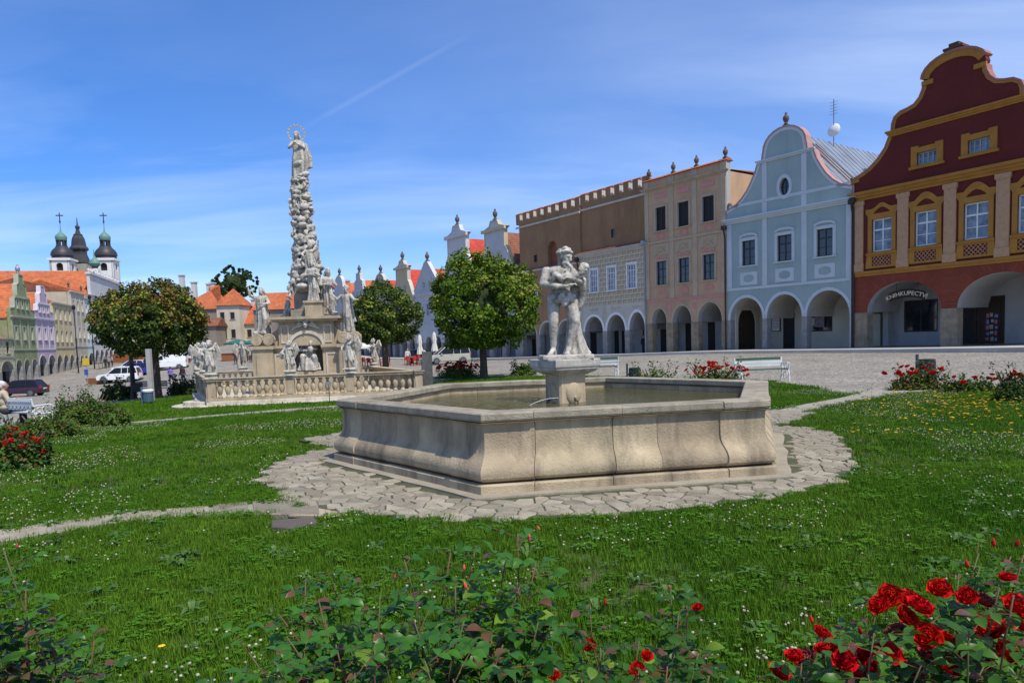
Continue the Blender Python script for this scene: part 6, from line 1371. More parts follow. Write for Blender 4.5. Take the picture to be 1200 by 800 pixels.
for k in range(12): a = R(-45)+k*R(270)/11; p_ = hc+Vector((math.cos(a)*rh,-.01,math.sin(a)*rh)); mb = MB(); st_ = [(p_.x+(.062 if q%2 == 0 else .026)*math.cos(q*PI/5+a), p_.z+(.062 if q%2 == 0 else .026)*math.sin(q*PI/5+a)) for q in range(10)]; mb.plate(st_, [], -.012, .012, back=True); mb.v = [(v[0],v[1]+p_.y,v[2]) for v in mb.v]; mb.build('halo_star', gold, halo, fixn=True)
# ------------------------------------------------------------------ trees, shrubs, roses
bark = mat('bark', (.11,.085,.06), (.06,.048,.035), scale=9, rough=.95, bump=1.0, bscale=18)
def leaf_mat(name, c1, c2, rough=.55, transl=.22, spec=.14):
    return mat(name, c1, c2, scale=1.6, rough=rough, transl=transl, spec=spec, contrast=(.3,.7), detail=4)
lf_maple = leaf_mat('maple_leaf', (.045,.10,.006), (.11,.185,.012)); lf_red = leaf_mat('young_red_leaf', (.16,.075,.025), (.13,.10,.022)); lf_yel = leaf_mat('fruiting_leaf', (.27,.31,.035), (.18,.24,.03))
lf_dark = leaf_mat('dark_leaf', (.022,.045,.012), (.04,.07,.018)); lf_far = leaf_mat('far_tree_leaf', (.03,.065,.015), (.055,.095,.02)); core_shade = mat('crown_shade', (.02,.035,.01), (.03,.05,.012), rough=.9)
def leaf_cloud(pts, nrm, size, mi, rs, seg=4):
    """many small folded leaves from arrays; returns vertex and face arrays"""
    n = len(pts); a = rs.normal(size=(n,3)); nn = nrm+rs.normal(size=(n,3))*.75; nn /= np.linalg.norm(nn,axis=1)[:,None]
    t = np.cross(nn,a); t /= np.linalg.norm(t,axis=1)[:,None]; b = np.cross(nn,t); s = size*rs.uniform(.65,1.25,n)[:,None]
    v = np.stack([pts-t*s*.5, pts+b*s*.42+nn*s*.08, pts+t*s*.5, pts-b*s*.42+nn*s*.08],1).reshape(-1,3)
    i = np.arange(n)*4; f = np.concatenate([np.stack([i,i+1,i+2],1),np.stack([i,i+2,i+3],1)]); m = np.concatenate([mi,mi]); return v, f, m
def mesh_arrays(name, v, f, m, mats):
    me = bpy.data.meshes.new(name); me.vertices.add(len(v)); me.vertices.foreach_set('co', v.astype(np.float32).ravel()); me.loops.add(f.size); me.loops.foreach_set('vertex_index', f.astype(np.int32).ravel())
    me.polygons.add(len(f)); me.polygons.foreach_set('loop_start', np.arange(0,f.size,3,dtype=np.int32)); 
    for x in mats: me.materials.append(x)
    me.polygons.foreach_set('material_index', m.astype(np.int32)); me.update(calc_edges=True); me.validate(); return me
def globe_tree(label, P, hc, rx, rz, ht, seed, nclump=300, lpc=36, size=.15, trunk=.17, mats=None, red=.12, redmix=.14, group=None, flat=.75, white_base=True):
    rs = np.random.default_rng(seed); rr = random.Random(seed); t = thing('round_crowned_tree', label, 'tree', P, 0, group)
    tb = MB(); tb.tube([(0,0,-.3),(0,0,.12),(.01,0,.5),(.0,.01,hc-rz*.75),(.02,0,hc-rz*.2)],[trunk*1.5,trunk*1.15,trunk,trunk*.85,trunk*.5],12)
    for k in range(9):
        a = 2*PI*k/9+rr.uniform(-.3,.3); e = rr.uniform(.2,1.1); p0 = Vector((0,0,hc-rz*rr.uniform(.45,.8))); d = Vector((math.cos(a)*math.cos(e)*rx*.85,math.sin(a)*math.cos(e)*rx*.85,math.sin(e)*rz*.8+.3)); tb.tube([p0,p0+d*.4+Vector((0,0,.12)),p0+d*.75,p0+d],[trunk*.42,trunk*.3,trunk*.2,.02],6)
    tb.build('trunk', bark, t, smooth='all')
    # clumps on and inside an uneven globe
    u = rs.normal(size=(nclump,3)); u /= np.linalg.norm(u,axis=1)[:,None]; rad = np.where(rs.random(nclump) < .72, rs.uniform(.88,1.0,nclump), rs.uniform(.5,.88,nclump))
    lump = 1+.09*np.sin(u[:,0]*5+seed)+.06*np.sin(u[:,1]*6+u[:,2]*4+seed*2)+rs.normal(size=nclump)*.02
    c = u*rad[:,None]*lump[:,None]*np.array([rx,rx,rz]); c[:,2] = np.where(c[:,2] < -rz*flat, -rz*flat+rs.uniform(-.08,.12,nclump), c[:,2]); c[:,2] += hc
    pts = np.repeat(c,lpc,0); cn = np.repeat(u,lpc,0); w = rs.normal(size=(len(pts),3)); w /= np.linalg.norm(w,axis=1)[:,None]; pr = rs.uniform(.35,1.0,len(pts))[:,None]**.6
    pts = pts+w*pr*np.array([.30,.30,.24])*rs.uniform(.7,1.2,len(pts))[:,None]; nr = w*.6+cn*.5+np.array([0,0,.5])
    top = np.repeat((u[:,2] > -.1)&(rs.random(nclump) < red*2.2),lpc); r_ = rs.random(len(pts)); mi = np.where(top&(r_ < redmix),1,np.where(top&(r_ < .75),2,np.where(r_ < .10,2,0)))
    v,f,m = leaf_cloud(pts,nr,size,mi,rs); link('crown', mesh_arrays('crown',v,f,m,mats or [lf_maple,lf_red,lf_yel]), t)
    core = MB(); core.ell((0,0,hc),(rx*.5,rx*.5,rz*.45),16,10); cm_ = core.mesh('inner_shade',core_shade)  # dark solid core, its colour stands for the shade inside the crown
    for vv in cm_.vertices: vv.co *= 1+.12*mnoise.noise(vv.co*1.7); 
    link('shade_core', cm_, t)
    if white_base:  # limewashed foot
        pass
    return t
p = hit(567,443); globe_tree('largest round-crowned maple on the lawn behind the fountain rim, with yellow-green fruit', (p.x,p.y,p.z), atY(563,358,p.y).z-p.z, 62*p.y/FPX, 58*p.y/FPX, 0, 3, nclump=480, lpc=52, size=.135, red=.16)
Yt = 43; q = atY(452,432,Yt); zg = gz(q.x,q.y); globe_tree('round-crowned maple right of the plague column with darker foliage', (q.x,q.y,zg), atY(451,372,Yt).z-zg, 45*Yt/FPX, 36*Yt/FPX, 0, 8, nclump=360, lpc=44, size=.15, red=.1, mats=[leaf_mat('maple_leaf_b',(.035,.07,.012),(.065,.105,.018)),lf_red,lf_yel], trunk=.2)
p = hit(184,467); globe_tree('dark maple with reddish young leaves standing at the left of the lawn', (p.x,p.y,p.z), atY(170,378,p.y).z-p.z, 61*p.y/FPX, 46*p.y/FPX, 0, 13, nclump=440, lpc=50, size=.14, red=.36, redmix=.5, trunk=.22, mats=[leaf_mat('maple_leaf_c',(.03,.06,.012),(.055,.09,.016)),lf_red,lf_yel])
stk = thing('tree_stake','pale concrete stake beside the trunk of the left maple','stake',hit(178,470)); MB().box(-.09,-.09,-.1,.09,.09,2.2).build('post', mat('concrete',(.42,.40,.37),(.34,.32,.3),rough=.9,bump=.4), stk)
pl_ = hit(157,467); lp = thing('lamp_post','dark post with a small box on it left of the dark maple','lamp post',pl_); MB().tube([(0,0,0),(0,0,3.6)],[.12,.09],10).lathe([(.2,0),(.16,.1),(.13,.4)],10).build('post', mat('dark_iron',(.025,.027,.03),(.02,.02,.022),rough=.5,metal=.3), lp); MB().box(.05,-.16,.35,.4,.16,.8).build('box', MATS['dark_iron'], lp)
Yf = 165; q = atY(277,365,Yf); t = globe_tree('tall dark tree rising behind the gate tower', (q.x,q.y,q.z-6), atY(277,333,Yf).z-q.z+6, 25*Yf/FPX, 21*Yf/FPX, 0, 21, nclump=150, lpc=30, size=.62, trunk=.5, red=0, mats=[lf_far,lf_far,lf_far], flat=.6); t['category'] = 'tree'
# --- roses and shrubs
leaf_g = mat('rose_leaf', (.018,.07,.006), (.05,.14,.010), scale=3, rough=.4, spec=.3, transl=.22, rnd=.42); leaf_y = mat('rose_leaf_light', (.16,.27,.02), (.11,.21,.02), scale=3, rough=.42, spec=.3, transl=.25, rnd=.25); leaf_r = mat('rose_leaf_red', (.13,.05,.03), (.10,.06,.03), scale=3, rough=.35, transl=.2, rnd=.25)
stem_g = mat('rose_stem', (.07,.11,.03), (.13,.07,.04), scale=12, rough=.6); stem_r = mat('red_stem', (.16,.06,.035), (.10,.08,.035), scale=12, rough=.6)
petal = mat('red_petal', (.62,.010,.006), (.42,.004,.004), scale=18, rough=.6, spec=.12, transl=.12, rnd=.12); petal_old = mat('faded_petal', (.30,.03,.035), (.20,.05,.03), scale=25, rough=.8); petal_far = mat('scarlet_petal', (.70,.03,.02), (.55,.015,.012), scale=10, rough=.6, transl=.15, rnd=.15); bud_p = mat('bud_pink', (.65,.10,.08), (.5,.05,.05), rough=.6)
def leaf_mesh(m):
    def mk():
        mb = MB(); prof = [(0,0),(.14,.17),(.34,.29),(.58,.31),(.8,.19),(1.0,0)]; vs = []
        for t,w in prof: zc = .10*math.sin(t*PI)-.12*t*t; vs += [(t,0,zc),(t,w,zc+.07*w/.3),(t,-w,zc+.07*w/.3)]
        fs = []
        for k in range(5): a = 3*k; b = a+3; fs += [(a,b,b+1,a+1),(a,a+2,b+2,b)]
        return mb.add(vs, fs).mesh('leaf', m, smooth='all')
    return cached(('leaf',m.name), mk)
def rose_mesh(m, seed, n=22, key='bloom'):
    def mk():
        rr = random.Random(seed); mb = MB()
        for k in range(n):
            t = k/n; a = k*2.4; lean = .08+.95*t**1.2; r0 = .10+.10*t; L_ = .42+.42*t; w = .30+.30*t; M = Matrix.Rotation(a,4,'Z')@Matrix.Translation((r0*.4,0,.12*(1-t)))@Matrix.Rotation(lean*.85,4,'Y'); vs = []
            for i in range(6):
                u = i/5
                for j in range(5): s_ = (j-2)/2; ww = w*(.3+.7*min(1,u*1.7))*math.sqrt(max(.015,1-u**4)); cup = .20*s_*s_*(1-.4*u); belly = .10*math.sin(u*PI); curl = .22*u**4*(.4+t); vs.append(M@Vector((belly*(.6+t*.4)+curl-cup-.015*rr.random()+.02*math.sin(j*2.1+k), s_*ww, u*L_-.03*abs(s_)*u)))
            mb.add(vs, [(i*5+j,i*5+j+1,(i+1)*5+j+1,(i+1)*5+j) for i in range(5) for j in range(4)])
        return mb.mesh('bloom', m, smooth='all')
    return cached((key,m.name,seed), mk)
def bud_mesh(m):
    def mk():
        mb = MB(); mb.lathe([(.01,0),(.16,.08),(.24,.3),(.2,.6),(.09,.9),(.01,1.05)],8,mi=0)
        for q in range(5): a = q*2*PI/5; M = Matrix.Rotation(a,4,'Z'); mb.add([M@Vector(v) for v in ((.05,-.08,0),(.05,.08,0),(.27,0,.34),(.22,0,.75))],[(0,1,2),(1,3,2),(0,2,3)],1)
        return mb.mesh('bud', [m, stem_g], smooth='all')
    return cached(('bud',m.name), mk)
def orient(d, roll):
    q = Vector(d).normalized().to_track_quat('X','Z'); return (q.to_matrix()@Matrix.Rotation(roll,3,'X')).to_euler()
def rose_bush(name, label, tips, base, seed, leafsize=.055, nleaf=7, maxobj=290, blooms=(), buds=(), tone='g', spread=.25, tall=()):
    """tips: world points the shoots end in; leaves in leaflets along each shoot"""
    rr = random.Random(seed); B = Vector(base); root = thing(name, label, 'rose bush', B); stems = MB(); cand = []
    lms = {'g':[leaf_mesh(leaf_g)]*8+[leaf_mesh(leaf_y)]*3+[leaf_mesh(leaf_r)], 'd':[leaf_mesh(leaf_g)]*8+[leaf_mesh(leaf_r)]*2, 'y':[leaf_mesh(leaf_g)]*3+[leaf_mesh(leaf_y)]*5+[leaf_mesh(leaf_r)]}[tone]
    for ti, tip in enumerate(tips):
        T = Vector(tip)-B; b0 = Vector((T.x*rr.uniform(.25,.7)+rr.uniform(-.08,.08), T.y*rr.uniform(.3,.8)+rr.uniform(-.06,.06), 0)); pts = []
        for k in range(9): u = k/8; p_ = b0.lerp(T,u); pts.append(p_+Vector((math.sin(u*PI*1.3+ti)*.04,math.cos(u*PI+ti)*.03,0)))
        L_ = (T-b0).length; stems.tube(pts,[.0055*(1-.55*k/8) for k in range(9)],5,mi=0 if rr.random() < .6 else 1)
        nn = int(L_/.040); 
        for k in range(nn):
            u = (k+.6)/nn
            if u < .22 and rr.random() < .4: continue
            i = min(7,int(u*8)); p_ = pts[i].lerp(pts[i+1],u*8-i); a = k*2.4+ti; out_ = Vector((math.cos(a),math.sin(a),rr.uniform(.1,.7))).normalized(); Lr = rr.uniform(.06,.11)*(leafsize/.055); q = [p_,p_+out_*Lr*.5,p_+out_*Lr+Vector((0,0,-.012))]
            stems.tube(q,.0016,3,mi=1)
            sz = leafsize*rr.uniform(.7,1.15)*(1 if u < .85 else .75); side = out_.cross(Vector((0,0,1))).normalized()
            cand.append((q[2],out_,sz*1.1)); 
            for s_ in (-1,1): cand.append((q[1],(out_*.45+side*s_).normalized(),sz*.85)); cand.append((q[2]-out_*.012,(out_*.5+side*s_).normalized(),sz))
    stems.build('stems', [stem_g,stem_r], root, smooth='all', kind='stuff')
    cand.sort(key=lambda c: -(c[2]/max(.3,(B+c[0]-Vector((0,0,HC))).length)))
    rest = MB()
    for k,(p_,d,sz) in enumerate(cand):
        d = (d+Vector((rr.uniform(-.25,.25),rr.uniform(-.25,.25),rr.uniform(-.45,.15)))).normalized(); e = orient(d,rr.uniform(-.6,.6)); me = rr.choice(lms)
        if k < maxobj: o = link('leaf', me, root, p_, scale=sz); o.rotation_euler = e
        else:
            M = Matrix.Translation(p_)@e.to_matrix().to_4x4()@Matrix.Scale(sz,4); mi_ = 1 if me is lms[-1] else 0; rest.add([M@v.co for v in me.vertices],[tuple(f.vertices) for f in me.polygons],mi_)
    if rest.v: rest.build('small_leaves', [leaf_g,leaf_r], root, smooth='all', kind='stuff')
    for k,(P_,s_,c) in enumerate(blooms):
        o = link('bloom', rose_mesh(c,100+k%4), root, Vector(P_)-B, scale=s_); o.rotation_euler = (rr.uniform(.1,.9),rr.uniform(-.5,.5),rr.uniform(-.8,.8))
    for k,(P_,s_,c) in enumerate(buds):
        o = link('bud', bud_mesh(c), root, Vector(P_)-B, scale=s_); o.rotation_euler = (rr.uniform(-.4,.4),rr.uniform(-.4,.4),0)
    return root
def fg(px,py,Y): return atY(px,py,Y)
rr = random.Random(99)
# foreground, middle: tall leafy bush
tips = []
for px,py,Y in ((617,622,2.5),(640,655,2.5),(560,640,2.7),(600,690,2.4),(520,690,2.4),(470,655,2.6),(495,720,2.2),(430,690,2.5),(395,670,2.8),(350,680,2.7),(365,730,2.4),(320,720,2.6),(300,760,2.3),(410,750,2.2),(450,760,2.1),(540,730,2.2),(575,760,2.1),(620,730,2.3),(500,770,2.0),(340,770,2.1),(385,700,2.6),(445,700,2.4),(555,700,2.5),(640,720,2.4),(600,780,2.0),(285,790,2.2),(465,740,2.2),(420,790,2.0),(520,650,2.7),(580,660,2.6),(330,745,2.3),(540,790,1.95)): tips.append(fg(px,py,Y))
rose_bush('rose_bush','tall glossy-leaved rose bush with a few pink buds at the bottom middle',tips,(-.35,2.35,-.03),5,leafsize=.068,buds=[(fg(621,634,2.5),.028,bud_p),(fg(544,668,2.6),.024,bud_p),(fg(547,690,2.5),.03,bud_p),(fg(462,678,2.5),.022,bud_p),(fg(632,621,2.5),.018,bud_p)],tone='g')
tips = [fg(x+rr.uniform(-8,8),y,Y) for x,y,Y in ((690,745,2.5),(707,705,2.6),(712,760,2.3),(745,755,2.3),(780,720,2.4),(785,690,2.6),(812,700,2.5),(800,745,2.3),(825,765,2.2),(770,785,2.1),(735,790,2.1),(680,785,2.2),(655,790,2.2),(700,790,2.0),(835,790,2.1))]
rose_bush('rose_bush','sparse rose shoots with a few red blooms right of the bottom middle',tips,(.45,2.25,-.03),6,leafsize=.06,blooms=[(fg(692,757,2.4),0.034,petal),(fg(748,785,2.2),0.037,petal),(fg(740,795,2.15),0.034,petal),(fg(650,793,2.2),0.028,petal),(fg(818,713,2.5),0.029,petal),(fg(757,770,2.25),0.031,petal)],buds=[(fg(709,708,2.6),.025,petal),(fg(800,752,2.4),.022,petal),(fg(785,690,2.6),.02,bud_p)],tone='g')
tips = []
for k in range(40):
    px = rr.uniform(910,1215); top = 800-(px-900)*.42+rr.uniform(-18,30); py = rr.uniform(max(655,top),800); tips.append(fg(px,py,rr.uniform(1.9,2.5)))
tips += [fg(x,y,2.4) for x,y in ((1150,650),(1180,655),(1140,665),(1195,648),(1128,668),(1050,690),(1035,700),(1190,690),(1010,745),(955,735),(935,760))]
bl = [(1030,712,.06),(1052,742,.06),(1132,700,.06),(1150,778,.07),(1015,775,.065),(1175,765,.07),(930,772,.055),(1090,770,.07),(1042,700,.075),(1064,705,.07),(1100,692,.066),(1150,708,.07),(960,745,.062),(968,765,.07),(945,775,.072),(910,792,.075),(987,777,.075),(995,792,.075),(1038,770,.085),(1085,748,.085),(1110,752,.07),(1070,790,.08),(1105,785,.08),(1160,740,.09),(1188,715,.085),(1198,730,.08),(1075,715,.08),(1008,766,.05),(1125,770,.06),(1058,725,.07),(1180,680,.05),(1020,785,.06)]
rose_bush('rose_bush','large bush of deep red roses in the bottom right corner',tips,(1.1,2.15,-.03),7,leafsize=.06,blooms=[(fg(x,y,2.15+rr.uniform(-.12,.1)),s_*.74,petal if rr.random() < .85 else petal_old) for x,y,s_ in bl],buds=[(fg(x,y,2.3),.028,petal) for x,y in ((952,730),(1009,742),(1135,665),(1165,640),(1190,640))],tone='g')
tips = [fg(x,y,2.4) for x,y in ((22,640),(10,690),(30,690),(15,730),(40,740),(5,760),(28,775),(50,790),(-15,700),(-25,760),(92,755),(95,790),(85,780))]
rose_bush('rose_bush','rose shoots with dark and withered reddish leaves at the bottom left corner',tips,(-1.62,2.3,-.03),8,leafsize=.062,tone='d',buds=[(fg(20,642,2.4),.02,bud_p)])
# mid-distance shrubs: one crown of leaves each, blooms as parts
def shrub(name, label, P, r, h, n, size, mats, seed, blooms=0, bm=None, bs=.09, cat='shrub', group=None, bl_low=0, shoots=4, yaw=0.0):
    rs = np.random.default_rng(seed); rx, ry = r if isinstance(r,tuple) else (r,r); t = thing(name, label, cat, (P[0],P[1],P[2]), yaw, group)
    u = rs.normal(size=(n,3)); u /= np.linalg.norm(u,axis=1)[:,None]; u[:,2] = np.abs(u[:,2]); rad = rs.uniform(.3,1.0,n)**.5
    lump = .82+.22*np.sin(u[:,0]*7+seed)*np.cos(u[:,1]*5+seed*1.3)+.1*np.sin(u[:,2]*9+u[:,0]*11)
    pts = u*(rad*lump)[:,None]*np.array([rx,ry,h]); 
    sh = []
    for k in range(shoots): a = rs.uniform(-rx*.8,rx*.8), rs.uniform(-ry*.7,ry*.7); q = rs.uniform(0,1,26)[:,None]; sh.append(np.hstack([a[0]+rs.normal(size=(26,1))*.05,a[1]+rs.normal(size=(26,1))*.05,h*(.6+q*.65)]))
    if sh: s2 = np.vstack(sh); pts = np.vstack([pts,s2]); u = np.vstack([u,np.tile([0,0,1.],(len(s2),1))])
    v,f,m = leaf_cloud(pts,u+np.array([0,0,.4]),size,rs.integers(0,len(mats),len(pts)),rs); link('foliage', mesh_arrays('foliage',v,f,m,mats), t)
    st = MB()
    for k in range(10): a = rs.uniform(0,2*PI); st.tube([(math.cos(a)*rx*.2,math.sin(a)*ry*.2,-.05),(math.cos(a)*rx*.5,math.sin(a)*ry*.5,h*.5),(math.cos(a)*rx*.7,math.sin(a)*ry*.7,h*.9)],.012,4)
    st.build('stems', stem_r, t)
    for k in range(blooms):
        a = rs.uniform(-1,1), rs.uniform(-1,.5); zz = h*(.95-.35*(a[0]**2+a[1]**2)/2)*rs.uniform(.75-.4*bl_low,1.08); o = link('bloom', rose_mesh(bm or petal_far,100+k%4), t, (a[0]*rx*.85,a[1]*ry*.85,zz), scale=bs*rs.uniform(.75,1.2)); o.rotation_euler = (rs.uniform(.2,1.0),rs.uniform(-.5,.5),rs.uniform(0,6))
    return t
G = lambda px,py: tuple(hit(px,py))
def at_base(px, Y, py=None): p_ = atY(px,py or 440,Y); return (p_.x,p_.y,gz(p_.x,p_.y))
sl_ = leaf_mat('shrub_leaf',(.055,.11,.022),(.09,.16,.03)); mt_g = [lf_maple,sl_,sl_,lf_maple,sl_,sl_,lf_maple,sl_,sl_,lf_red]; mt_d = [lf_dark,lf_dark,leaf_mat('shrub_dark',(.04,.065,.02),(.05,.08,.02))]
shrub('rose_shrub','red-flowered rose bush at the left edge of the lawn',at_base(18,10.6),(.5,.45),.58,2600,.065,[leaf_g,sl_,leaf_g,sl_,lf_red],31,blooms=24,bs=.085,cat='rose bush',bl_low=1)
shrub('rose_shrub','rose bush partly cut off by the left edge with reddish shoots',at_base(-22,11.2),(.7,.6),.8,2200,.065,[leaf_g,sl_,lf_red],32,blooms=5,bs=.08,cat='rose bush')
shrub('leafy_shrub','broad green shrub behind the red roses at left',at_base(95,18.5),(.95,.7),.85,8000,.062,mt_g,33,shoots=9)
shrub('leafy_shrub','lower green shrub with reddish tips just right of the broad one',at_base(130,17.5),(.5,.45),.45,2400,.062,mt_g,34)
shrub('leafy_shrub','bright green bush between the seated man and the broad shrub',at_base(52,15.2),(.8,.5),.55,3600,.06,mt_g,35)
shrub('leafy_shrub','dark bush beside the dark post',at_base(137,36),(1.0,.7),1.0,1700,.14,mt_d,36)
shrub('leafy_shrub','small dark bush right of the left maple',at_base(207,36),(.55,.5),.85,900,.13,mt_d,37); shrub('leafy_shrub','second small dark bush, nearer the monument',at_base(222,35),(.5,.5),.8,800,.13,mt_d,38)
shrub('rose_shrub','red rose bed left of the largest maple',at_base(537,33),(1.15,.6),.72,3200,.085,mt_g,39,blooms=50,bs=.13,cat='rose bush')
shrub('leafy_shrub','low green bush right of the largest maple',at_base(614,33),(.75,.5),.55,1600,.10,mt_g,40)
shrub('leafy_shrub','low straggling bush behind the fountain near the middle bin',at_base(768,22.5),(.9,.4),.72,1200,.075,mt_g,41,shoots=8)
shrub('rose_shrub','red rose bushes behind the right back rim of the fountain',at_base(838,22),(1.15,.45),.78,2300,.075,mt_g,42,blooms=38,bs=.10,cat='rose bush')
shrub('rose_shrub','dark red roses beside the right litter bin',at_base(1075,19),(1.0,.5),.62,2000,.07,[lf_dark,lf_maple,lf_red],43,blooms=22,bs=.095,bm=petal,cat='rose bush',shoots=6)
shrub('rose_shrub','low rose bushes between the right bin and the corner bush',at_base(1135,18),(.9,.4),.38,1300,.07,[lf_dark,lf_maple],44,blooms=7,bs=.10,bm=petal,cat='rose bush')
shrub('rose_shrub','red rose bush at the right edge of the lawn',at_base(1192,15.5),(.62,.5),.72,2600,.058,[lf_dark,lf_maple,lf_dark],45,blooms=16,bs=.08,bm=petal,cat='rose bush')
# --- the lawn's grass: blades grown on a cloud of points
grass_m = mat('grass_blade', (.055,.15,.008), (.12,.225,.018), scale=.55, rough=.7, spec=.08, transl=.3, rnd=.3, detail=8)
clover_m = mat('clover_leaf', (.05,.145,.010), (.085,.20,.014), scale=2, spec=.1, rough=.7, transl=.25, rnd=.25)
def tuft(nb, rad, hmin, hmax, w, seed, lay=.5):
    rr = random.Random(seed); mb = MB()
    for k in range(nb):
        a = rr.uniform(0,2*PI); r_ = rad*math.sqrt(rr.random()); x,y = r_*math.cos(a),r_*math.sin(a); h = rr.uniform(hmin,hmax); b = rr.uniform(0,2*PI); l = h*rr.uniform(.1,lay); dx,dy = math.cos(b)*l,math.sin(b)*l; px_,py_ = -math.sin(b+rr.uniform(-1,1))*w*.5,math.cos(b)*w*.5
        mb.add([(x-px_,y-py_,-.01),(x+px_,y+py_,-.01),(x+dx*.4+px_*.8,y+dy*.4+py_*.8,h*.6),(x+dx*.4-px_*.8,y+dy*.4-py_*.8,h*.6),(x+dx,y+dy,h)],[(0,1,2,3),(3,2,4)])
    return mb
def clover(seed, n=7, flower=False):
    rr = random.Random(seed); mb = MB()
    for k in range(n):
        x,y,h = rr.uniform(-.05,.05),rr.uniform(-.05,.05),rr.uniform(.03,.06)
        for q in range(3):
            a = q*2*PI/3+rr.random(); c = Vector((x+math.cos(a)*.011,y+math.sin(a)*.011,h)); mb.add([(x,y,h-.002),(c.x-math.sin(a)*.010,c.y+math.cos(a)*.010,h+.004),(c.x+math.cos(a)*.011,c.y+math.sin(a)*.011,h+.002),(c.x+math.sin(a)*.010,c.y-math.cos(a)*.010,h+.004)],[(0,1,2,3)])
    return mb
def proto(name, mb, m): o = bpy.data.objects.new(name, mb.mesh(name, m)); return o
def scatter(name, label, P, protos, smin, smax, mat_name=None, flatten=0.0):
    me = bpy.data.meshes.new(name); me.vertices.add(len(P)); me.vertices.foreach_set('co', P.astype(np.float32).ravel()); me.update()
    o = link(name, me, None, kind='stuff', label=label); ng = bpy.data.node_groups.new(name,'GeometryNodeTree'); ng.interface.new_socket('Geometry',in_out='INPUT',socket_type='NodeSocketGeometry'); ng.interface.new_socket('Geometry',in_out='OUTPUT',socket_type='NodeSocketGeometry')
    N = ng.nodes; L = ng.links; gi = N.new('NodeGroupInput'); go = N.new('NodeGroupOutput'); m2p = N.new('GeometryNodeMeshToPoints'); L.new(gi.outputs[0],m2p.inputs[0]); iop = N.new('GeometryNodeInstanceOnPoints'); L.new(m2p.outputs[0],iop.inputs['Points'])
    jn = N.new('GeometryNodeJoinGeometry')
    for pr in protos: oi = N.new('GeometryNodeObjectInfo'); oi.inputs['Object'].default_value = pr; oi.inputs['As Instance'].default_value = True; L.new(oi.outputs['Geometry'],jn.inputs[0])
    L.new(jn.outputs[0],iop.inputs['Instance']); iop.inputs['Pick Instance'].default_value = True
    rv = N.new('FunctionNodeRandomValue'); rv.data_type = 'FLOAT_VECTOR'; rv.inputs[0].default_value = (-.12,-.12,0); rv.inputs[1].default_value = (.12,.12,6.283); L.new(rv.outputs[0],iop.inputs['Rotation'])
    rs_ = N.new('FunctionNodeRandomValue'); rs_.data_type = 'FLOAT'; rs_.inputs[2].default_value = smin; rs_.inputs[3].default_value = smax; rs_.inputs['Seed'].default_value = 3; L.new(rs_.outputs[1],iop.inputs['Scale'])
    L.new(iop.outputs[0],go.inputs[0]); md = o.modifiers.new('grow','NODES'); md.node_group = ng; return o
lp_ = [tuple(p_[:2]) for p_ in lawn_poly]
hexa = [tuple(p_) for p_ in slab_hex]
bad = [pave_poly, pathR, pathM, pathL, lid_poly, sand_poly]
step_poly = [(p_[0]+FLc.x,p_[1]+FLc.y) for p_ in outq(.6)]
rg = np.random.default_rng(12)
def lawn_points(ymin, ymax, dens, ragged=.05, margin=1.2, xs=None):
    wmax = ymax*.80+margin; A = (ymax-ymin)*2*wmax; n = int(A*dens); x = rg.uniform(-wmax,wmax,n) if xs is None else rg.uniform(xs[0],xs[1],int((ymax-ymin)*(xs[1]-xs[0])*dens)); y = rg.uniform(ymin,ymax,len(x)); k = (np.abs(x) < y*.80+margin)&in_poly(x,y,lp_)
    x,y = x[k],y[k]; jx,jy = x+rg.normal(size=len(x))*ragged,y+rg.normal(size=len(x))*ragged
    for b_ in bad+[step_poly]: q = in_poly(jx,jy,[tuple(t[:2]) for t in b_]); x,y,jx,jy = x[~q],y[~q],jx[~q],jy[~q]
    return np.stack([x,y,gz_arr(x,y)-.03],1)
tA = [proto('tuft%d'%k, tuft(36,.075,.032,.080,.0046,k), grass_m) for k in range(14)]+[proto('clo%d'%k, clover(k,9), clover_m) for k in range(2)]
tB = [proto('tuftb%d'%k, tuft(30,.15,.03,.075,.008,20+k), grass_m) for k in range(5)]+[proto('clob%d'%k, clover(k+9,12), clover_m) for k in range(1)]
tC = [proto('tuftc%d'%k, tuft(34,.30,.035,.08,.016,40+k), grass_m) for k in range(4)]
def thin(P, s=1.1):     # patchy growth
    d = np.array([mnoise.noise(Vector((p_[0]*s,p_[1]*s,3))) for p_ in P]); return P[rg.random(len(P)) < np.clip(1.0+d*.9,.25,1)]
scatter('near_grass','green lawn grass with clover in the foreground',thin(lawn_points(2.4,8.5,400),.7),tA,.75,1.35)
scatter('middle_grass','lawn grass around and beyond the fountain',lawn_points(8.5,19,85,.08),tB,.75,1.3)
scatter('far_grass','lawn grass at the far edge of the green',lawn_points(19,42,24,.12),tC,.7,1.2)
wild = mat('weed_leaf', (.07,.15,.03), (.10,.19,.04), scale=4, rough=.5, transl=.3, rnd=.2)
def weed(seed):
    rr = random.Random(seed); mb = MB()
    for k in range(7): a = k*.9+rr.random(); L_ = rr.uniform(.06,.11); w = .012; d = Vector((math.cos(a),math.sin(a),0)); s_ = Vector((-d.y,d.x,0)); mb.add([d*.005-s_*w*.3,d*.005+s_*w*.3,d*L_*.5+s_*w+Vector((0,0,.05)),d*L_*.5-s_*w+Vector((0,0,.05)),d*L_+Vector((0,0,.045))],[(0,1,2,3),(3,2,4)])
    return mb
P = lawn_points(2.5,9,5); scatter('lawn_weeds','broad-leaved weeds scattered in the near lawn',thin(P,.8),[proto('weed%d'%k,weed(k),wild) for k in range(4)],.8,1.6)
clov_w = mat('clover_white', (.50,.46,.36), (.36,.29,.22), scale=30, rough=.8); stm = stem_g
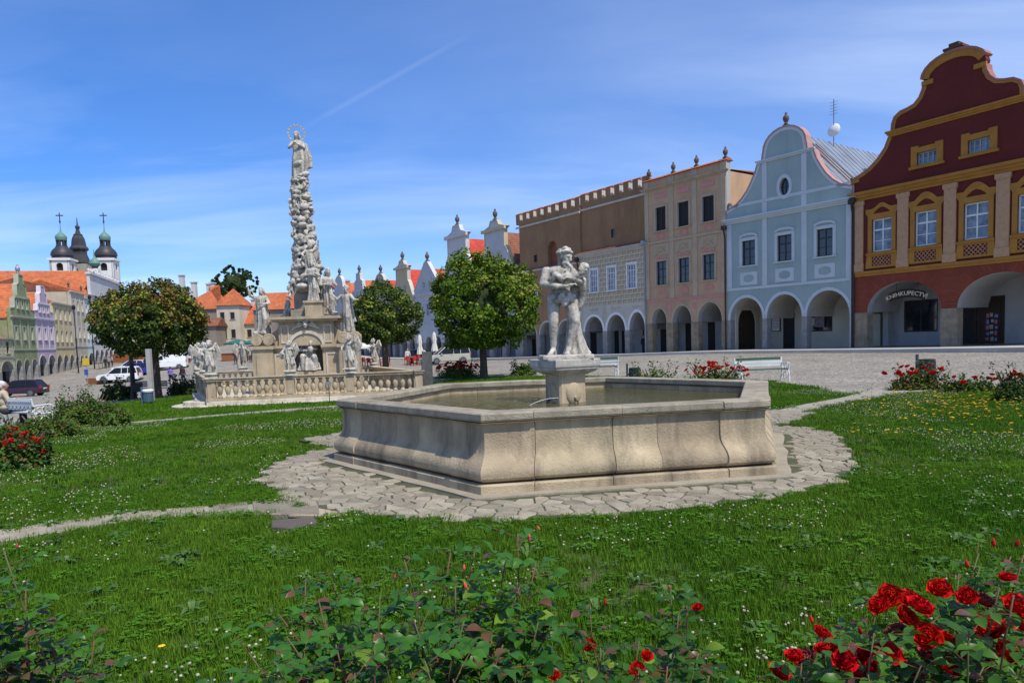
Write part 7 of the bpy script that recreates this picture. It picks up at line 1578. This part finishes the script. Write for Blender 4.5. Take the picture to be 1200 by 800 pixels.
def cflower(m): mb = MB(); mb.ell((0,0,.072),(.0095,.0095,.0085),7,5); mb.tube([(0,0,0),(0,0,.068)],.0012,3,mi=1); return [mb, [m,stm]]
mb_, ms_ = cflower(clov_w); cf = bpy.data.objects.new('clover_head', mb_.mesh('clover_head', ms_)); 
def patchy(P, s, thr, seed): d = np.array([mnoise.noise(Vector((p_[0]*s,p_[1]*s,seed))) for p_ in P]); return P[d > thr]
P = np.vstack([patchy(lawn_points(2.6,9,70),.7,.16,7.),patchy(lawn_points(2.6,9,4),.9,-1,7.),patchy(lawn_points(9,20,80),.5,.12,7.)]); scatter('white_clover','small white clover heads dotted over the lawn',P,[cf],.55,1.05)
yf = mat('yellow_petal', (.80,.52,.02), (.72,.42,.01), scale=20, rough=.7)
def yflower():
    mb = MB(); vs = []
    for k in range(16): a = 2*PI*k/16; r_ = .024 if k%2 == 0 else .017; vs.append((math.cos(a)*r_,math.sin(a)*r_,.115+.004*(k%2)))
    mb.add(vs+[(0,0,.108)],[(k,(k+1)%16,16) for k in range(16)]); mb.tube([(0,0,0),(0,0,.108)],.0015,3,mi=1); return mb
yo_ = bpy.data.objects.new('yellow_head', yflower().mesh('yellow_head',[yf,stm]))
A = np.array([tuple(hit(rg.normal(1120,55),rg.normal(476,11))) for k in range(330)]+[tuple(hit(rg.uniform(1000,1200),rg.uniform(462,520))) for k in range(90)]); A = A[in_poly(A[:,0],A[:,1],lp_)]
scatter('yellow_wildflowers','yellow wildflowers in the grass at the right edge of the lawn',A,[yo_],.75,1.3)
d_ = thing('dandelion','single yellow dandelion in the near lawn at the bottom left','flower',hit(191,778)); link('head', yo_.data, d_, (0,0,.0), scale=.9)
# ------------------------------------------------------------------ vehicles, people, street furniture
tyre_m = mat('tyre_rubber', (.02,.02,.02), (.03,.03,.03), rough=.9); rim_m = mat('wheel_alloy', (.22,.225,.23), (.14,.145,.15), rough=.35, metal=.7)
car_glass = mat('car_glass', (.012,.015,.018), (.01,.012,.014), rough=.12, spec=.25); trim_b = mat('black_trim', (.02,.02,.022), (.03,.03,.03), rough=.6); lamp_r = mat('tail_lamp', (.45,.01,.012), (.3,.01,.01), rough=.25); lamp_w = mat('head_lamp', (.75,.77,.78), (.6,.62,.64), rough=.15)
def paint(n,c): return mat(n, c, tuple(x*.92 for x in c), rough=.28, spec=.6, scale=.5)
def car(label, loc, rz, m, kind='hatch', L_=4.1, W_=1.74, Hh=1.48, roof_rack=False):
    # x forward, origin at ground centre
    t = thing('parked_car', label, 'car' if kind != 'van' else 'van', loc, rz)
    h0 = .28; hb = Hh*(.60 if kind in ('suv',) else .58); f, r = L_/2, -L_/2
    low = {'hatch':[(r+.02,h0),(r-.02,.5),(r+.05,hb+.02),(f-1.25,hb),(f-.35,hb-.16),(f-.03,hb-.32),(f,.42),(f-.06,h0)],
           'suv':[(r+.04,h0+.06),(r,.55),(r+.04,hb+.04),(f-1.2,hb+.02),(f-.25,hb-.08),(f-.02,hb-.25),(f,.5),(f-.08,h0+.04)],
           'mpv':[(r+.02,h0),(r-.01,.5),(r+.03,hb+.04),(f-1.0,hb),(f-.25,hb-.18),(f-.02,hb-.34),(f,.42),(f-.06,h0)],
           'van':[(r+.02,h0),(r,.5),(r+.01,hb+.1),(f-.95,hb),(f-.2,hb-.15),(f-.02,hb-.3),(f,.45),(f-.06,h0)]}[kind]
    top = {'hatch':[(r+.12,hb+.02),(r+.55,Hh-.05),(r+1.1,Hh),(f-1.95,Hh-.02),(f-1.15,hb)],'suv':[(r+.08,hb+.04),(r+.30,Hh-.08),(r+.6,Hh),(f-1.9,Hh-.02),(f-1.15,hb+.02)],
           'mpv':[(r+.05,hb+.04),(r+.16,Hh-.06),(r+.35,Hh),(f-1.75,Hh-.02),(f-.9,hb)],'van':[(r+.02,hb+.1),(r+.05,Hh-.05),(r+.2,Hh),(f-1.5,Hh-.02),(f-.85,hb)]}[kind]
    def loft(poly, ys, mi=0):
        n = len(poly); cx = sum(p[0] for p in poly)/n; cz = sum(p[1] for p in poly)/n; mb = MB(); vs = []
        for (y,sx,sz) in ys: vs += [(cx+(x-cx)*sx,y,cz+(z-cz)*sz) for x,z in poly]
        fs = [tuple(range(n)),tuple(range((len(ys)-1)*n+n-1,(len(ys)-1)*n-1,-1))]
        for i in range(len(ys)-1):
            for k in range(n): j = (k+1)%n; fs.append((i*n+k,(i+1)*n+k,(i+1)*n+j,i*n+j))
        return mb.add(vs, fs, mi)
    w = W_/2; b = loft(low,[(-w,.965,.86),(-w+.05,.99,.97),(-w+.16,1,1),(w-.16,1,1),(w-.05,.99,.97),(w,.965,.86)]); b.build('body', m, t, smooth=40, fixn=True)
    cabin_m = m if kind == 'van' else car_glass
    gs = MB(); n = len(top); vs = []
    for y, k in ((-1,0),(1,0)):
        for (x,z) in top: tt = max(0,(z-hb)/(Hh-hb)); vs.append((x, y*(w-.05-.20*tt*(.5 if kind == 'van' else 1)), z))
    fs = [tuple(range(n)),tuple(range(2*n-1,n-1,-1))]+[(k,n+k,n+(k+1)%n,(k+1)%n) for k in range(n)]; gs.add(vs, fs).build('window_band', cabin_m, t, fixn=True)
    zt = Hh; tw = w-.05-.20*(.5 if kind == 'van' else 1); rf = MB(); xs = [p[0] for p in top if p[1] > Hh-.12]; rf.add([(min(xs)-.04,-tw-.015,zt-.035),(max(xs)+.06,-tw-.015,zt-.045),(max(xs)+.06,tw+.015,zt-.045),(min(xs)-.04,tw+.015,zt-.035),(min(xs)+.1,-tw+.1,zt+.025),(max(xs)-.1,-tw+.1,zt+.02),(max(xs)-.1,tw-.1,zt+.02),(min(xs)+.1,tw-.1,zt+.025)],[(4,5,6,7),(0,1,5,4),(1,2,6,5),(2,3,7,6),(3,0,4,7)]).build('roof', m, t)
    if kind == 'van':
        for s_ in (-1,1): MB().add([(f-1.75,s_*(w-.025),hb+.12),(f-1.0,s_*(w-.02),hb+.1),(f-1.45,s_*(w-.11),Hh-.22),(f-1.75,s_*(w-.11),Hh-.22)],[(0,1,2,3)]).build('side_window', car_glass, t)
        MB().add([(f-.88,-w+.14,hb+.05),(f-.88,w-.14,hb+.05),(f-1.42,w-.25,Hh-.12),(f-1.42,-w+.25,Hh-.12)],[(0,1,2,3)]).build('windscreen', car_glass, t)
    else:
        pm = MB()
        for s_ in (-1,1):
            for (xa,za),(xb,zb) in ((top[-1],top[-2]),(top[0],top[1])): pm.tube([(xa,s_*(w-.045),hb),(xb,s_*(tw+.005),Hh-.03)],.042,6)
            for q in (.36,.66): xm = top[1][0]+(top[-2][0]-top[1][0])*q; pm.tube([(xm,s_*(w-.04),hb),(xm,s_*(tw+.008),Hh-.03)],.03,6)
            if kind == 'suv': pm.tube([(xs[0],s_*(tw-.08),Hh+.07),(max(xs)-.1,s_*(tw-.08),Hh+.06)],.025,6)
        pm.build('pillars', m, t)
    wb = L_*.31
    for xx in (-wb, wb+.02):
        for s_ in (-1,1):
            o = MB(); r_ = .33 if kind != 'suv' else .37; o.lathe([(r_*.72,-.1),(r_*.97,-.1),(r_,-.06),(r_,.06),(r_*.97,.1),(r_*.72,.1)],18,M=Matrix.Rotation(PI/2,4,'X')); ty = o.build('wheel', tyre_m, t, loc=(xx,s_*(w-.09),r_), smooth=True)
            rm_ = MB(); rm_.lathe([(.01,-.03),(r_*.68,-.02),(r_*.7,0),(r_*.68,.02),(.01,.03)],14,M=Matrix.Translation((0,s_*.085,0))@Matrix.Rotation(PI/2,4,'X')); 
            rm_.build('rim', rim_m, ty); 
            ar = MB(); ar.tube([(math.cos(a)*(r_+.055),0,math.sin(a)*(r_+.055)) for a in [k*PI/10 for k in range(11)]],.035,5); ar.build('wheel_arch', trim_b, t, loc=(xx,s_*(w-.025),r_))
    for s_ in (-1,1):
        MB().cbox((f-.10,s_*(w-.26),hb-.27),(.16,.36,.13)).build('headlight', lamp_w, t); MB().cbox((r+.02,s_*(w-.14),hb-.05),(.10,.2,.28)).build('tail_light', lamp_r, t); MB().cbox((f-1.3,s_*(w+.06),hb+.06),(.12,.14,.11)).build('mirror', m, t)
        MB().box(-L_*.27,s_*(w-.012)-.01,h0+.02,L_*.27,s_*(w-.012)+.01,h0+.12).build('sill', trim_b, t); MB().cbox((-.15,s_*(w+.0),hb-.12),(.18,.03,.03)).cbox((.75,s_*(w+.0),hb-.12),(.18,.03,.03)).build('door_handle', trim_b, t)
    MB().box(f-.06,-w+.3,h0+.06,f+.012,w-.3,h0+.24).build('bumper_grille', trim_b, t); MB().box(r-.035,-.27,.62,r-.005,.27,.73).build('number_plate', white_p, t); MB().box(r-.03,-w+.15,h0,r+.05,w-.15,h0+.16).build('rear_bumper', trim_b, t)
    return t
def gpt(px,py,Y=None):
    if Y is None: return Vector(hit(px,py))
    p_ = atY(px,py,Y); return Vector((p_.x,p_.y,gz(p_.x,p_.y)-.05))
car('dark purple hatchback parked at the left edge of the square', gpt(23,462,62), R(188), paint('aubergine_paint',(.03,.008,.025)), 'hatch', 4.2, 1.75, 1.45)
car('white off-road car with roof rails facing left beside the planter', gpt(141,449,78), R(190), paint('white_paint_car',(.75,.76,.77)), 'suv', 4.35, 1.82, 1.68)
car('bright blue hatchback behind the white off-road car', gpt(166,440,84), R(80), paint('blue_paint',(.02,.035,.30)), 'hatch', 4.1, 1.75, 1.5)
car('white hatchback mostly hidden behind the dark maple trunk', gpt(154,437,88), R(190), MATS['white_paint_car'], 'hatch', 4.1, 1.75, 1.5)
car('white delivery van to the right of the dark maple trunk', gpt(198,434,88), R(195), MATS['white_paint_car'], 'van', 4.4, 1.85, 1.95)
car('grey hatchback between the blue car and the white van', gpt(184,436,90), R(80), paint('grey_paint',(.18,.19,.20)), 'hatch', 4.0, 1.72, 1.46)
car('small red and white car farther up the left side of the square', gpt(209,425,96), R(85), paint('red_paint',(.35,.03,.03)), 'hatch', 3.9, 1.7, 1.46)
car('white car farthest up the left side of the square', gpt(216,421,102), R(85), MATS['white_paint_car'], 'hatch', 4.0, 1.7, 1.46)
car('silver people carrier parked before the arcades by the folded parasols', gpt(525,426,70), R(199), paint('silver_paint',(.42,.42,.36)), 'mpv', 4.3, 1.8, 1.68)
car('dark blue car just showing left of the silver people carrier', gpt(497,425,76), R(60), paint('navy_paint',(.02,.03,.08)), 'hatch', 4.0, 1.7, 1.45)

skin_m = mat('skin', (.46,.27,.19), (.40,.23,.16), rough=.6); 
def person(label, loc, rz, top, trou, hair=(.06,.04,.03), shorts=False, pose='walk', h=1.72, bag=None, group=None, seed=0):
    rr = random.Random(seed); t = thing('person', label, 'person', loc, rz, group); k = h/1.72
    tm = mat('cloth_%02d%02d%02d'%tuple(int(c*99) for c in top), top, tuple(c*.8 for c in top), rough=.9, scale=6); bm_ = mat('cloth_%02d%02d%02d'%tuple(int(c*99) for c in trou), trou, tuple(c*.8 for c in trou), rough=.9, scale=6); hm = mat('hair_%02d'%int(hair[0]*99), hair, tuple(c*.7 for c in hair), rough=.8)
    st = .14 if pose == 'walk' else .03
    bd = Sculpt(.016)       # body: one surface
    if pose != 'sit':
        legs = [[(-.09,0,.90),(-.10,-st*.8,.48),(-.10,st,.07)],[(.09,0,.90),(.10,st*.2-.04,.48),(.10,-st*1.2,.07)]]
    else: legs = [[(-.09,0,.50),(-.12,-.42,.50),(-.12,-.46,.07)],[(.09,0,.50),(.12,-.42,.48),(.13,-.40,.07)]]
    zo = 0 if pose != 'sit' else -.40
    for l in legs: bd.chain(l,[.085,.058,.04]).foot((l[2][0],l[2][1],.05),(0,-1,0),.04)
    bd.e((0,0,.95+zo),(.155,.11,.12)).e((0,0,1.12+zo),(.145,.10,.15)).e((0,0,1.32+zo),(.175,.11,.14)); bd.c((0,0,1.42+zo),(0,-.01,1.50+zo),.055,.05).head((0,-.02,1.60+zo),.108,0,None)
    if pose == 'sit': arms = [[(-.19,0,1.38+zo),(-.26,-.10,1.12+zo),(-.10,-.30,1.2+zo)],[(.19,0,1.38+zo),(.26,-.10,1.12+zo),(.08,-.32,1.22+zo)]]
    else: arms = [[(-.19,0,1.38),(-.26,.06*(1 if pose == 'walk' else .2),1.12),(-.26,-.06,.87)],[(.19,0,1.38),(.26,-.05,1.12),(.25,-.14 if pose == 'walk' else -.02,.88)]]
    for a in arms: bd.chain(a,[.052,.042,.03]).hand(a[2],Vector(a[2])-Vector(a[1]),1,.034)
    link('body', bd.mesh('body', skin_m, 2, 0), t, scale=k)
    sh = Sculpt(.018); sh.e((0,0,1.33+zo),(.195,.13,.15)).e((0,0,1.15+zo),(.172,.125,.17)).e((0,0,1.0+zo),(.178,.128,.11))
    for a in arms: e_ = Vector(a[0]).lerp(Vector(a[1]),1.0 if not shorts else .75); sh.c(a[0],e_,.068,.058); (sh.c(a[1],Vector(a[1]).lerp(Vector(a[2]),.8),.056,.045) if not shorts else None)
    link('shirt', sh.mesh('shirt', tm, 2, .002), t, scale=k)
    tr = Sculpt(.018); tr.e((0,0,.92+zo),(.17,.125,.11))
    for l in legs:
        tr.chain([l[0],l[1]],[.105,.075]); 
        if not shorts: tr.c(l[1],Vector(l[1]).lerp(Vector(l[2]),.93),.07,.055)
    link('trousers', tr.mesh('trousers', bm_, 2, .002), t, scale=k)
    hr = Sculpt(.015); hr.e((0,.02,1.65+zo),(.092,.108,.09)).e((0,.05,1.60+zo),(.085,.075,.09)); link('hair', hr.mesh('hair', hm, 1, .003), t, scale=k)
    shm = MB()
    for l in legs: shm.ell((l[2][0]*k,(l[2][1]-.06)*k,.04),(.055,.14,.045),10,6)
    shm.build('shoes', trim_b, t, smooth='all')
    if bag: MB().cbox((.2*k,.08,.95*k),(.1,.22,.26)).tube([(.18*k,.05,1.1*k),(.0,.02,1.46*k),(-.1,-.12,1.1*k)],.012,4).build('bag', mat('bag_leather',(.05,.035,.03),(.04,.03,.025)), t)
    return t
person('person in a violet T-shirt and dark shorts walking away up the square', gpt(201,453,66), R(185), (.22,.14,.50), (.03,.03,.06), shorts=True, seed=1)
person('person in a dark maroon top and jeans with a shoulder bag, walking away', gpt(215,452,66), R(172), (.06,.02,.03), (.06,.08,.16), seed=2, bag=True)
crowd = [(288,421,86,(.04,.04,.05),(.03,.03,.04)),(294,422,85,(.08,.10,.18),(.04,.05,.09)),(298,420,87,(.5,.5,.5),(.04,.05,.09)),(276,422,84,(.03,.03,.04),(.05,.05,.06)),(282,421,88,(.25,.08,.1),(.04,.04,.06)),(303,422,85,(.55,.55,.52),(.06,.07,.12)),(290,419,91,(.3,.33,.4),(.03,.03,.04)),(285,419,93,(.04,.05,.12),(.05,.05,.05))]
CG = 'people gathered by the green parasols'
lbs = ['standing person in black at the right of the crowd by the parasols','standing person in a dark blue top in the middle of the parasol crowd','person in a pale grey top within the parasol crowd','person in black standing left of the crowd, by the gate tower','person in a dark red top behind the parasol crowd','person in a white top nearest the monument in the crowd','person in a grey-blue top at the back of the crowd','person in a navy top at the very back of the crowd']
for k,(x,y,Y,a,b_) in enumerate(crowd): person(lbs[k], gpt(x,y,Y), rr.uniform(0,6), a, b_, pose='stand', group=CG, seed=20+k)
person('person standing under the arcade of the sgraffito house in dark clothes', Matrix.Translation(OW)@Matrix.Rotation(whi.rotation_euler.z,4,'Z')@Vector((6.6,1.4,.03)), R(30), (.05,.05,.06), (.04,.04,.05), pose='stand', seed=40)
person('cafe guest in white by the folded parasols', gpt(478,424,72), R(40), (.6,.6,.6), (.08,.08,.1), pose='stand', seed=41)
# benches
iron_w = mat('white_cast_iron', (.72,.72,.71), (.62,.62,.61), rough=.45); green_sl = mat('green_slat_paint', (.05,.11,.075), (.04,.09,.06), rough=.55, scale=6); white_sl = mat('white_slat', (.62,.63,.60), (.52,.53,.5), rough=.6)
def bench(label, loc, rz, W_=1.8, fm=None, sm=None, bm2=None, scroll=False):
    t = thing('park_bench', label, 'bench', loc, rz); fm = fm or iron_w; sm = sm or green_sl
    for x in (-W_/2, W_/2):
        mb = MB(); mb.tube([(x,-.28,0),(x,-.26,.2),(x,-.22,.42),(x,.20,.42)],.025,6).tube([(x,.30,0),(x,.22,.42),(x,.30,.85)],.025,6).tube([(x,-.22,.42),(x,-.27,.62),(x,-.15,.66),(x,.25,.64)],.022,6)
        for c,r_ in (((-.05,.54),.075),((.1,.53),.07),((-.02,.22),.12),((.14,.2),.08)): mb.tube([(x,c[0]+math.cos(a)*r_,c[1]+math.sin(a)*r_) for a in [k*PI/6 for k in range(13)]],.013,5)
        mb.build('side_frame', fm, t, smooth=True)
    for k in range(4): MB().box(-W_/2,-.22+k*.11,.43,W_/2,-.13+k*.11,.46).build('seat_slat', sm, t)
    for k in range(3): y = .235+k*.025; MB().box(-W_/2,y,.54+k*.11,W_/2,y+.025,.63+k*.11).build('back_slat', (bm2 or sm) if k < 2 else sm, t)
    if scroll:
        mb = MB(); x = -W_/2+.1
        while x < W_/2-.08: mb.tube([(x+math.cos(a)*.075,.27,.70+math.sin(a)*.11) for a in [k*PI/6 for k in range(13)]],.012,5); mb.tube([(x+.045*math.cos(a),.27,.70+.05*math.sin(a)) for a in [k*PI/5 for k in range(11)]],.010,4); x += .17
        mb.build('scrollwork', fm, t)
    return t
bench('white cast iron bench with a green top slat behind the fountain', gpt(893,447,24.5), R(8), 1.75, bm2=white_sl)
bench('white bench mostly hidden behind the fountain pedestal', gpt(700,440,30), R(185), 1.7, bm2=white_sl)
bench('dark slatted bench behind the left maple trunk', gpt(181,466,38), R(175), 3.2*.6, fm=iron_w, sm=mat('dark_slat',(.07,.085,.09),(.05,.06,.065)))
bm_ = gpt(24,487,19.5); sb = bench('white wrought iron bench with scrollwork back where the old man sits', bm_, R(155), 2.1, sm=iron_w, scroll=True)
person('elderly white-haired person in a beige jacket sitting on the white bench at left', bm_+Vector((-.35,-.12,.0)), R(135), (.50,.40,.28), (.05,.05,.06), hair=(.65,.65,.64), pose='sit', seed=50)
# litter bins
bin_m = mat('bin_grey', (.06,.07,.085), (.045,.055,.07), rough=.45, metal=.3)
def bin_(label, loc, h=.75, r=.2, m=None, pole=True, rz=0):
    t = thing('litter_bin', label, 'bin', loc, rz); m = m or bin_m
    MB().lathe([(r*.96,.12),(r,.14),(r,h-.05),(r*1.03,h-.04),(r*1.03,h),(r*.9,h),(r*.88,h-.05),(r*.88,.2),(.02,.2)],18).build('drum', m, t, smooth=True)
    mb = MB()
    for k in range(16): a = 2*PI*k/16; mb.cbox((math.cos(a)*r*1.015,math.sin(a)*r*1.015,h*.5+.05),(.012,.03,h*.7),rz=a)
    mb.build('ribs', m, t)
    if pole: MB().box(-r-.10,-.03,0,-r-.04,.03,h+.15).cbox((-r-.02,0,h*.7),(.06,.05,.05)).cbox((-r-.02,0,.25),(.06,.05,.05)).build('post', m, t)
    return t
bin_('round grey litter bin with its post behind the roses at right', gpt(1086,441,20.5), .80, .22)
bin_('small dark litter bin behind the middle of the fountain rim', gpt(744,440,23.5), .72, .19)
bin_('blue-grey litter bin beside the stone pillar of the monument', gpt(501,440,29), .78, .15, mat('bin_teal',(.10,.15,.16),(.08,.12,.13),rough=.5), pole=False)
t = bin_('blue litter bin with a white bag over its rim by the left maple', gpt(175,480,27), .55, .17, mat('bin_blue',(.08,.14,.19),(.06,.11,.15),rough=.5)); MB().lathe([(.2,.50),(.215,.56),(.17,.60),(.12,.58)],12).build('bag', white_p, t, smooth=True)
# parasols and cafe furniture
para_g = mat('parasol_green', (.03,.13,.12), (.025,.11,.10), rough=.85); para_w = mat('parasol_canvas', (.68,.66,.60), (.58,.56,.5), rough=.9, scale=5)
def parasol(label, loc, r, h, m, group=None):
    t = thing('parasol', label, 'parasol', loc, 0, group); MB().tube([(0,0,0),(0,0,h)],.035,6).build('pole', wood_d, t); MB().lathe([(.3,0),(.3,.08),(.05,.12)],10).build('base', bin_m, t)
    n = 8; mb = MB(); vs = [(math.cos(2*PI*k/n)*r,math.sin(2*PI*k/n)*r,h-.55) for k in range(n)]+[(math.cos(2*PI*k/n)*r,math.sin(2*PI*k/n)*r,h-.75) for k in range(n)]+[(0,0,h)]; mb.add(vs,[(k,(k+1)%n,2*n) for k in range(n)]+[(n+k,n+(k+1)%n,(k+1)%n,k) for k in range(n)]); mb.build('canopy', m, t); return t
def folded(label, loc, h, rz=0):
    t = thing('folded_parasol', label, 'parasol', loc, rz, 'folded cream parasols outside the cafe'); MB().tube([(0,0,0),(0,0,h)],.04,6).build('pole', wood_d, t)
    n = 16; mb = MB(); vs = []; prof = [(.02,h),(.12,h-.2),(.20,h-.8),(.16,h-1.2),(.25,h-1.7),(.30,h-2.1),(.1,h-2.1)]
    for r_,z in prof:
        for k in range(n): a = 2*PI*k/n; q = r_*(1+.28*(k%2)); vs.append((math.cos(a)*q,math.sin(a)*q,z))
    mb.add(vs,[(i*n+k,i*n+(k+1)%n,(i+1)*n+(k+1)%n,(i+1)*n+k) for i in range(len(prof)-1) for k in range(n)]); mb.build('canvas', para_w, t, smooth=True); return t
parasol('left green parasol in front of the gate tower', gpt(280,412,97), 2.1, 2.9, para_g); parasol('right green parasol beside the left saint', gpt(297,413,98), 1.9, 2.8, para_g)
parasol('white open parasol behind the middle of the monument', gpt(419,424,72), 2.0, 2.7, para_w)
folded('left folded cream parasol beside the red chairs', gpt(493,424,74), 3.1); folded('right folded cream parasol behind the people carrier', gpt(510,424,76), 3.3)
red_w = mat('red_chair', (.42,.05,.025), (.34,.04,.02), rough=.5); ter = mat('terrace_wood', (.30,.11,.045), (.24,.085,.035), rough=.7, scale=5)
def cafe_chair(loc, rz, label, m=red_w, group='red cafe chairs'):
    t = thing('cafe_chair', label, 'chair', loc, rz, group)
    for x in (-.2,.2):
        for y in (-.2,.2): MB().box(x-.02,y-.02,0,x+.02,y+.02,.45).build('leg', m, t)
    MB().box(-.23,-.23,.451,.23,.23,.49).build('seat', m, t); MB().box(-.23,.20,.491,.23,.235,.95).build('backrest', m, t)
def cafe_table(loc, label, m=red_w): t = thing('cafe_table', label, 'table', loc, 0, 'cafe tables'); MB().lathe([(.03,.03),(.03,.72)],8).build('leg', m, t); MB().lathe([(.35,0),(.3,.03),(.04,.04)],12).build('foot', m, t); MB().lathe([(.45,.72),(.45,.76)],16).build('top', m, t)
places = [(488,426,70),(495,426,71),(500,425,73),(484,425,74),(440,425,72),(446,425,73),(434,425,74),(428,425,73)]
pl_lab = ['before the left folded parasol','between the two folded parasols','behind the navy car','left of the folded parasols','right of the white open parasol','farther right of the white open parasol','under the white open parasol','at the left under the white open parasol']
for k,(x,y,Y) in enumerate(places):
    P_ = gpt(x,y,Y); cafe_table(P_, 'red cafe table '+pl_lab[k])
    for j,a in enumerate((.4,2.6)): cafe_chair(P_+Vector((math.cos(a)*.75,math.sin(a)*.75,0)), a-PI/2, ('near' if j == 0 else 'far')+' red chair at the table '+pl_lab[k])
# market stalls under the green parasols, wooden terrace and planter on the left
st = thing('market_stall','long wooden stall counter under the green parasols','stall',gpt(288,414,96)); MB().box(-3.2,-.4,0,3.2,.4,.95).build('counter', ter, st); MB().box(-3.3,-.5,.951,3.3,.5,1.0).build('top', ter, st)
for k,(x,y,Y,w_,lb) in enumerate(((146,425,104,4.6,'left section of the brown wooden terrace fence before the white college'),(160,424,106,5.5,'right section of the brown wooden terrace fence before the white college'))):
    f_ = thing('terrace_fence', lb, 'fence', gpt(x,y,Y), R(-8))
    n = int(w_/.3)
    for q in range(n): MB().box(-w_/2+q*.3,-.04,.08,-w_/2+q*.3+.27,.0,1.35).build('board', ter, f_)
    MB().box(-w_/2,.001,.2,w_/2,.06,.3).box(-w_/2,.001,1.1,w_/2,.06,1.2).build('rail', ter, f_)
pl = thing('planter','low rusty brown planter left of the white off-road car','planter',gpt(114,449,78)); MB().add([(-.8,-.4,0),(.8,-.4,0),(.8,.4,0),(-.8,.4,0),(-1,-.5,.65),(1,-.5,.65),(1,.5,.65),(-1,.5,.65)],[(3,2,1,0),(4,5,6,7),(0,1,5,4),(1,2,6,5),(2,3,7,6),(3,0,4,7)]).build('box', ter, pl)
# signs and lamp posts
sg = thing('sign_post','post with a yellow board and small blue sign on the left side','sign',gpt(103,450,70), R(-8)); MB().tube([(0,0,0),(0,0,3.1)],.04,6).build('post', mat('galvanised',(.35,.36,.37),(.28,.29,.3),metal=.5,rough=.5), sg); MB().cbox((0,-.05,2.75),(.75,.03,.7)).build('yellow_board', mat('sign_yellow',(.65,.45,.04),(.6,.4,.04)), sg); MB().cbox((-.05,-.05,1.7),(.4,.03,.55)).build('blue_board', mat('sign_blue',(.03,.09,.4),(.03,.08,.35)), sg)
def lamp(label, loc, h): t = thing('street_lamp', label, 'street lamp', loc, 0, 'street lamps along the left row'); MB().tube([(0,0,0),(0,0,h)],[.09,.05],8).build('pole', MATS['dark_iron'], t); MB().lathe([(.05,h),(.2,h+.1),(.24,h+.5),(.05,h+.75)],8).build('lantern', MATS['dark_iron'], t)
lamp('tall dark street lamp in front of the grey-beige house', gpt(92,436,92), 8.2); lamp('tall dark street lamp in front of the white college', gpt(111,432,98), 9.6)
bd = thing('bollard_sign','slim pole in front of the balustrade of the monument','pole',gpt(386,466,22.5)); MB().tube([(0,0,0),(0,0,.62)],.012,6).build('pole', MATS['dark_iron'], bd); MB().cbox((0,0,.66),(.16,.02,.12)).build('plate', MATS['galvanised'], bd)
# bicycle-like clutter at the far left terrace: tables with guests
for k,(x,y,Y) in enumerate(((120,428,98),(116,429,97),(124,427,100))): P_ = gpt(x,y,Y); cafe_table(P_, ['dark terrace table nearest the sign post','dark terrace table in the middle of the left terrace','dark terrace table next to the brown fence'][k], mat('dark_chair',(.05,.05,.055),(.04,.04,.045))); person(['seated-height guest in grey at the left terrace','guest in a black coat at the left terrace','guest in light blue at the left terrace'][k], P_+Vector((.8,.2,0)), 1.2*k, [(.3,.3,.32),(.03,.03,.03),(.3,.42,.55)][k], (.04,.04,.05), pose='stand', h=1.6, group='guests at the left terrace', seed=60+k)
# goods rack in the bookshop doorway of the red house
rk = thing('postcard_rack','postcard rack with coloured cards in the right arch of the red house','rack', Matrix.Translation(P0)@Matrix.Rotation(red.rotation_euler.z,4,'Z')@Vector((7.0,1.6,.57)), red.rotation_euler.z)
MB().tube([(0,0,0),(0,0,1.8)],.03,6).build('post', MATS['dark_iron'], rk); cols_ = [mat('card_%d'%q,c,c,rough=.7) for q,c in enumerate([(.35,.07,.12),(.22,.24,.28),(.10,.16,.30),(.25,.2,.14)])]
for q in range(15): MB().cbox((-.2+.2*(q%3)+rr.uniform(-.03,.03),-.08,.35+.32*(q//3)+rr.uniform(-.04,.04)),(rr.uniform(.10,.17),.02,rr.uniform(.14,.24))).build('card', cols_[(q*7+q//3)%4], rk)
poster = thing('window_poster','display of prints in the shop window of the blue house','display', Mb@Vector((5.05,3.36,2.45)), blue.rotation_euler.z); MB().box(-.35,-.02,-.55,.35,0,.55).build('sheet', mat('print_grey',(.30,.27,.28),(.12,.10,.12),scale=6), poster); MB().box(-.85,-.02,-.7,-.45,0,-.45).build('label_card', mat('card_blue',(.2,.3,.45),(.15,.25,.4)), poster)
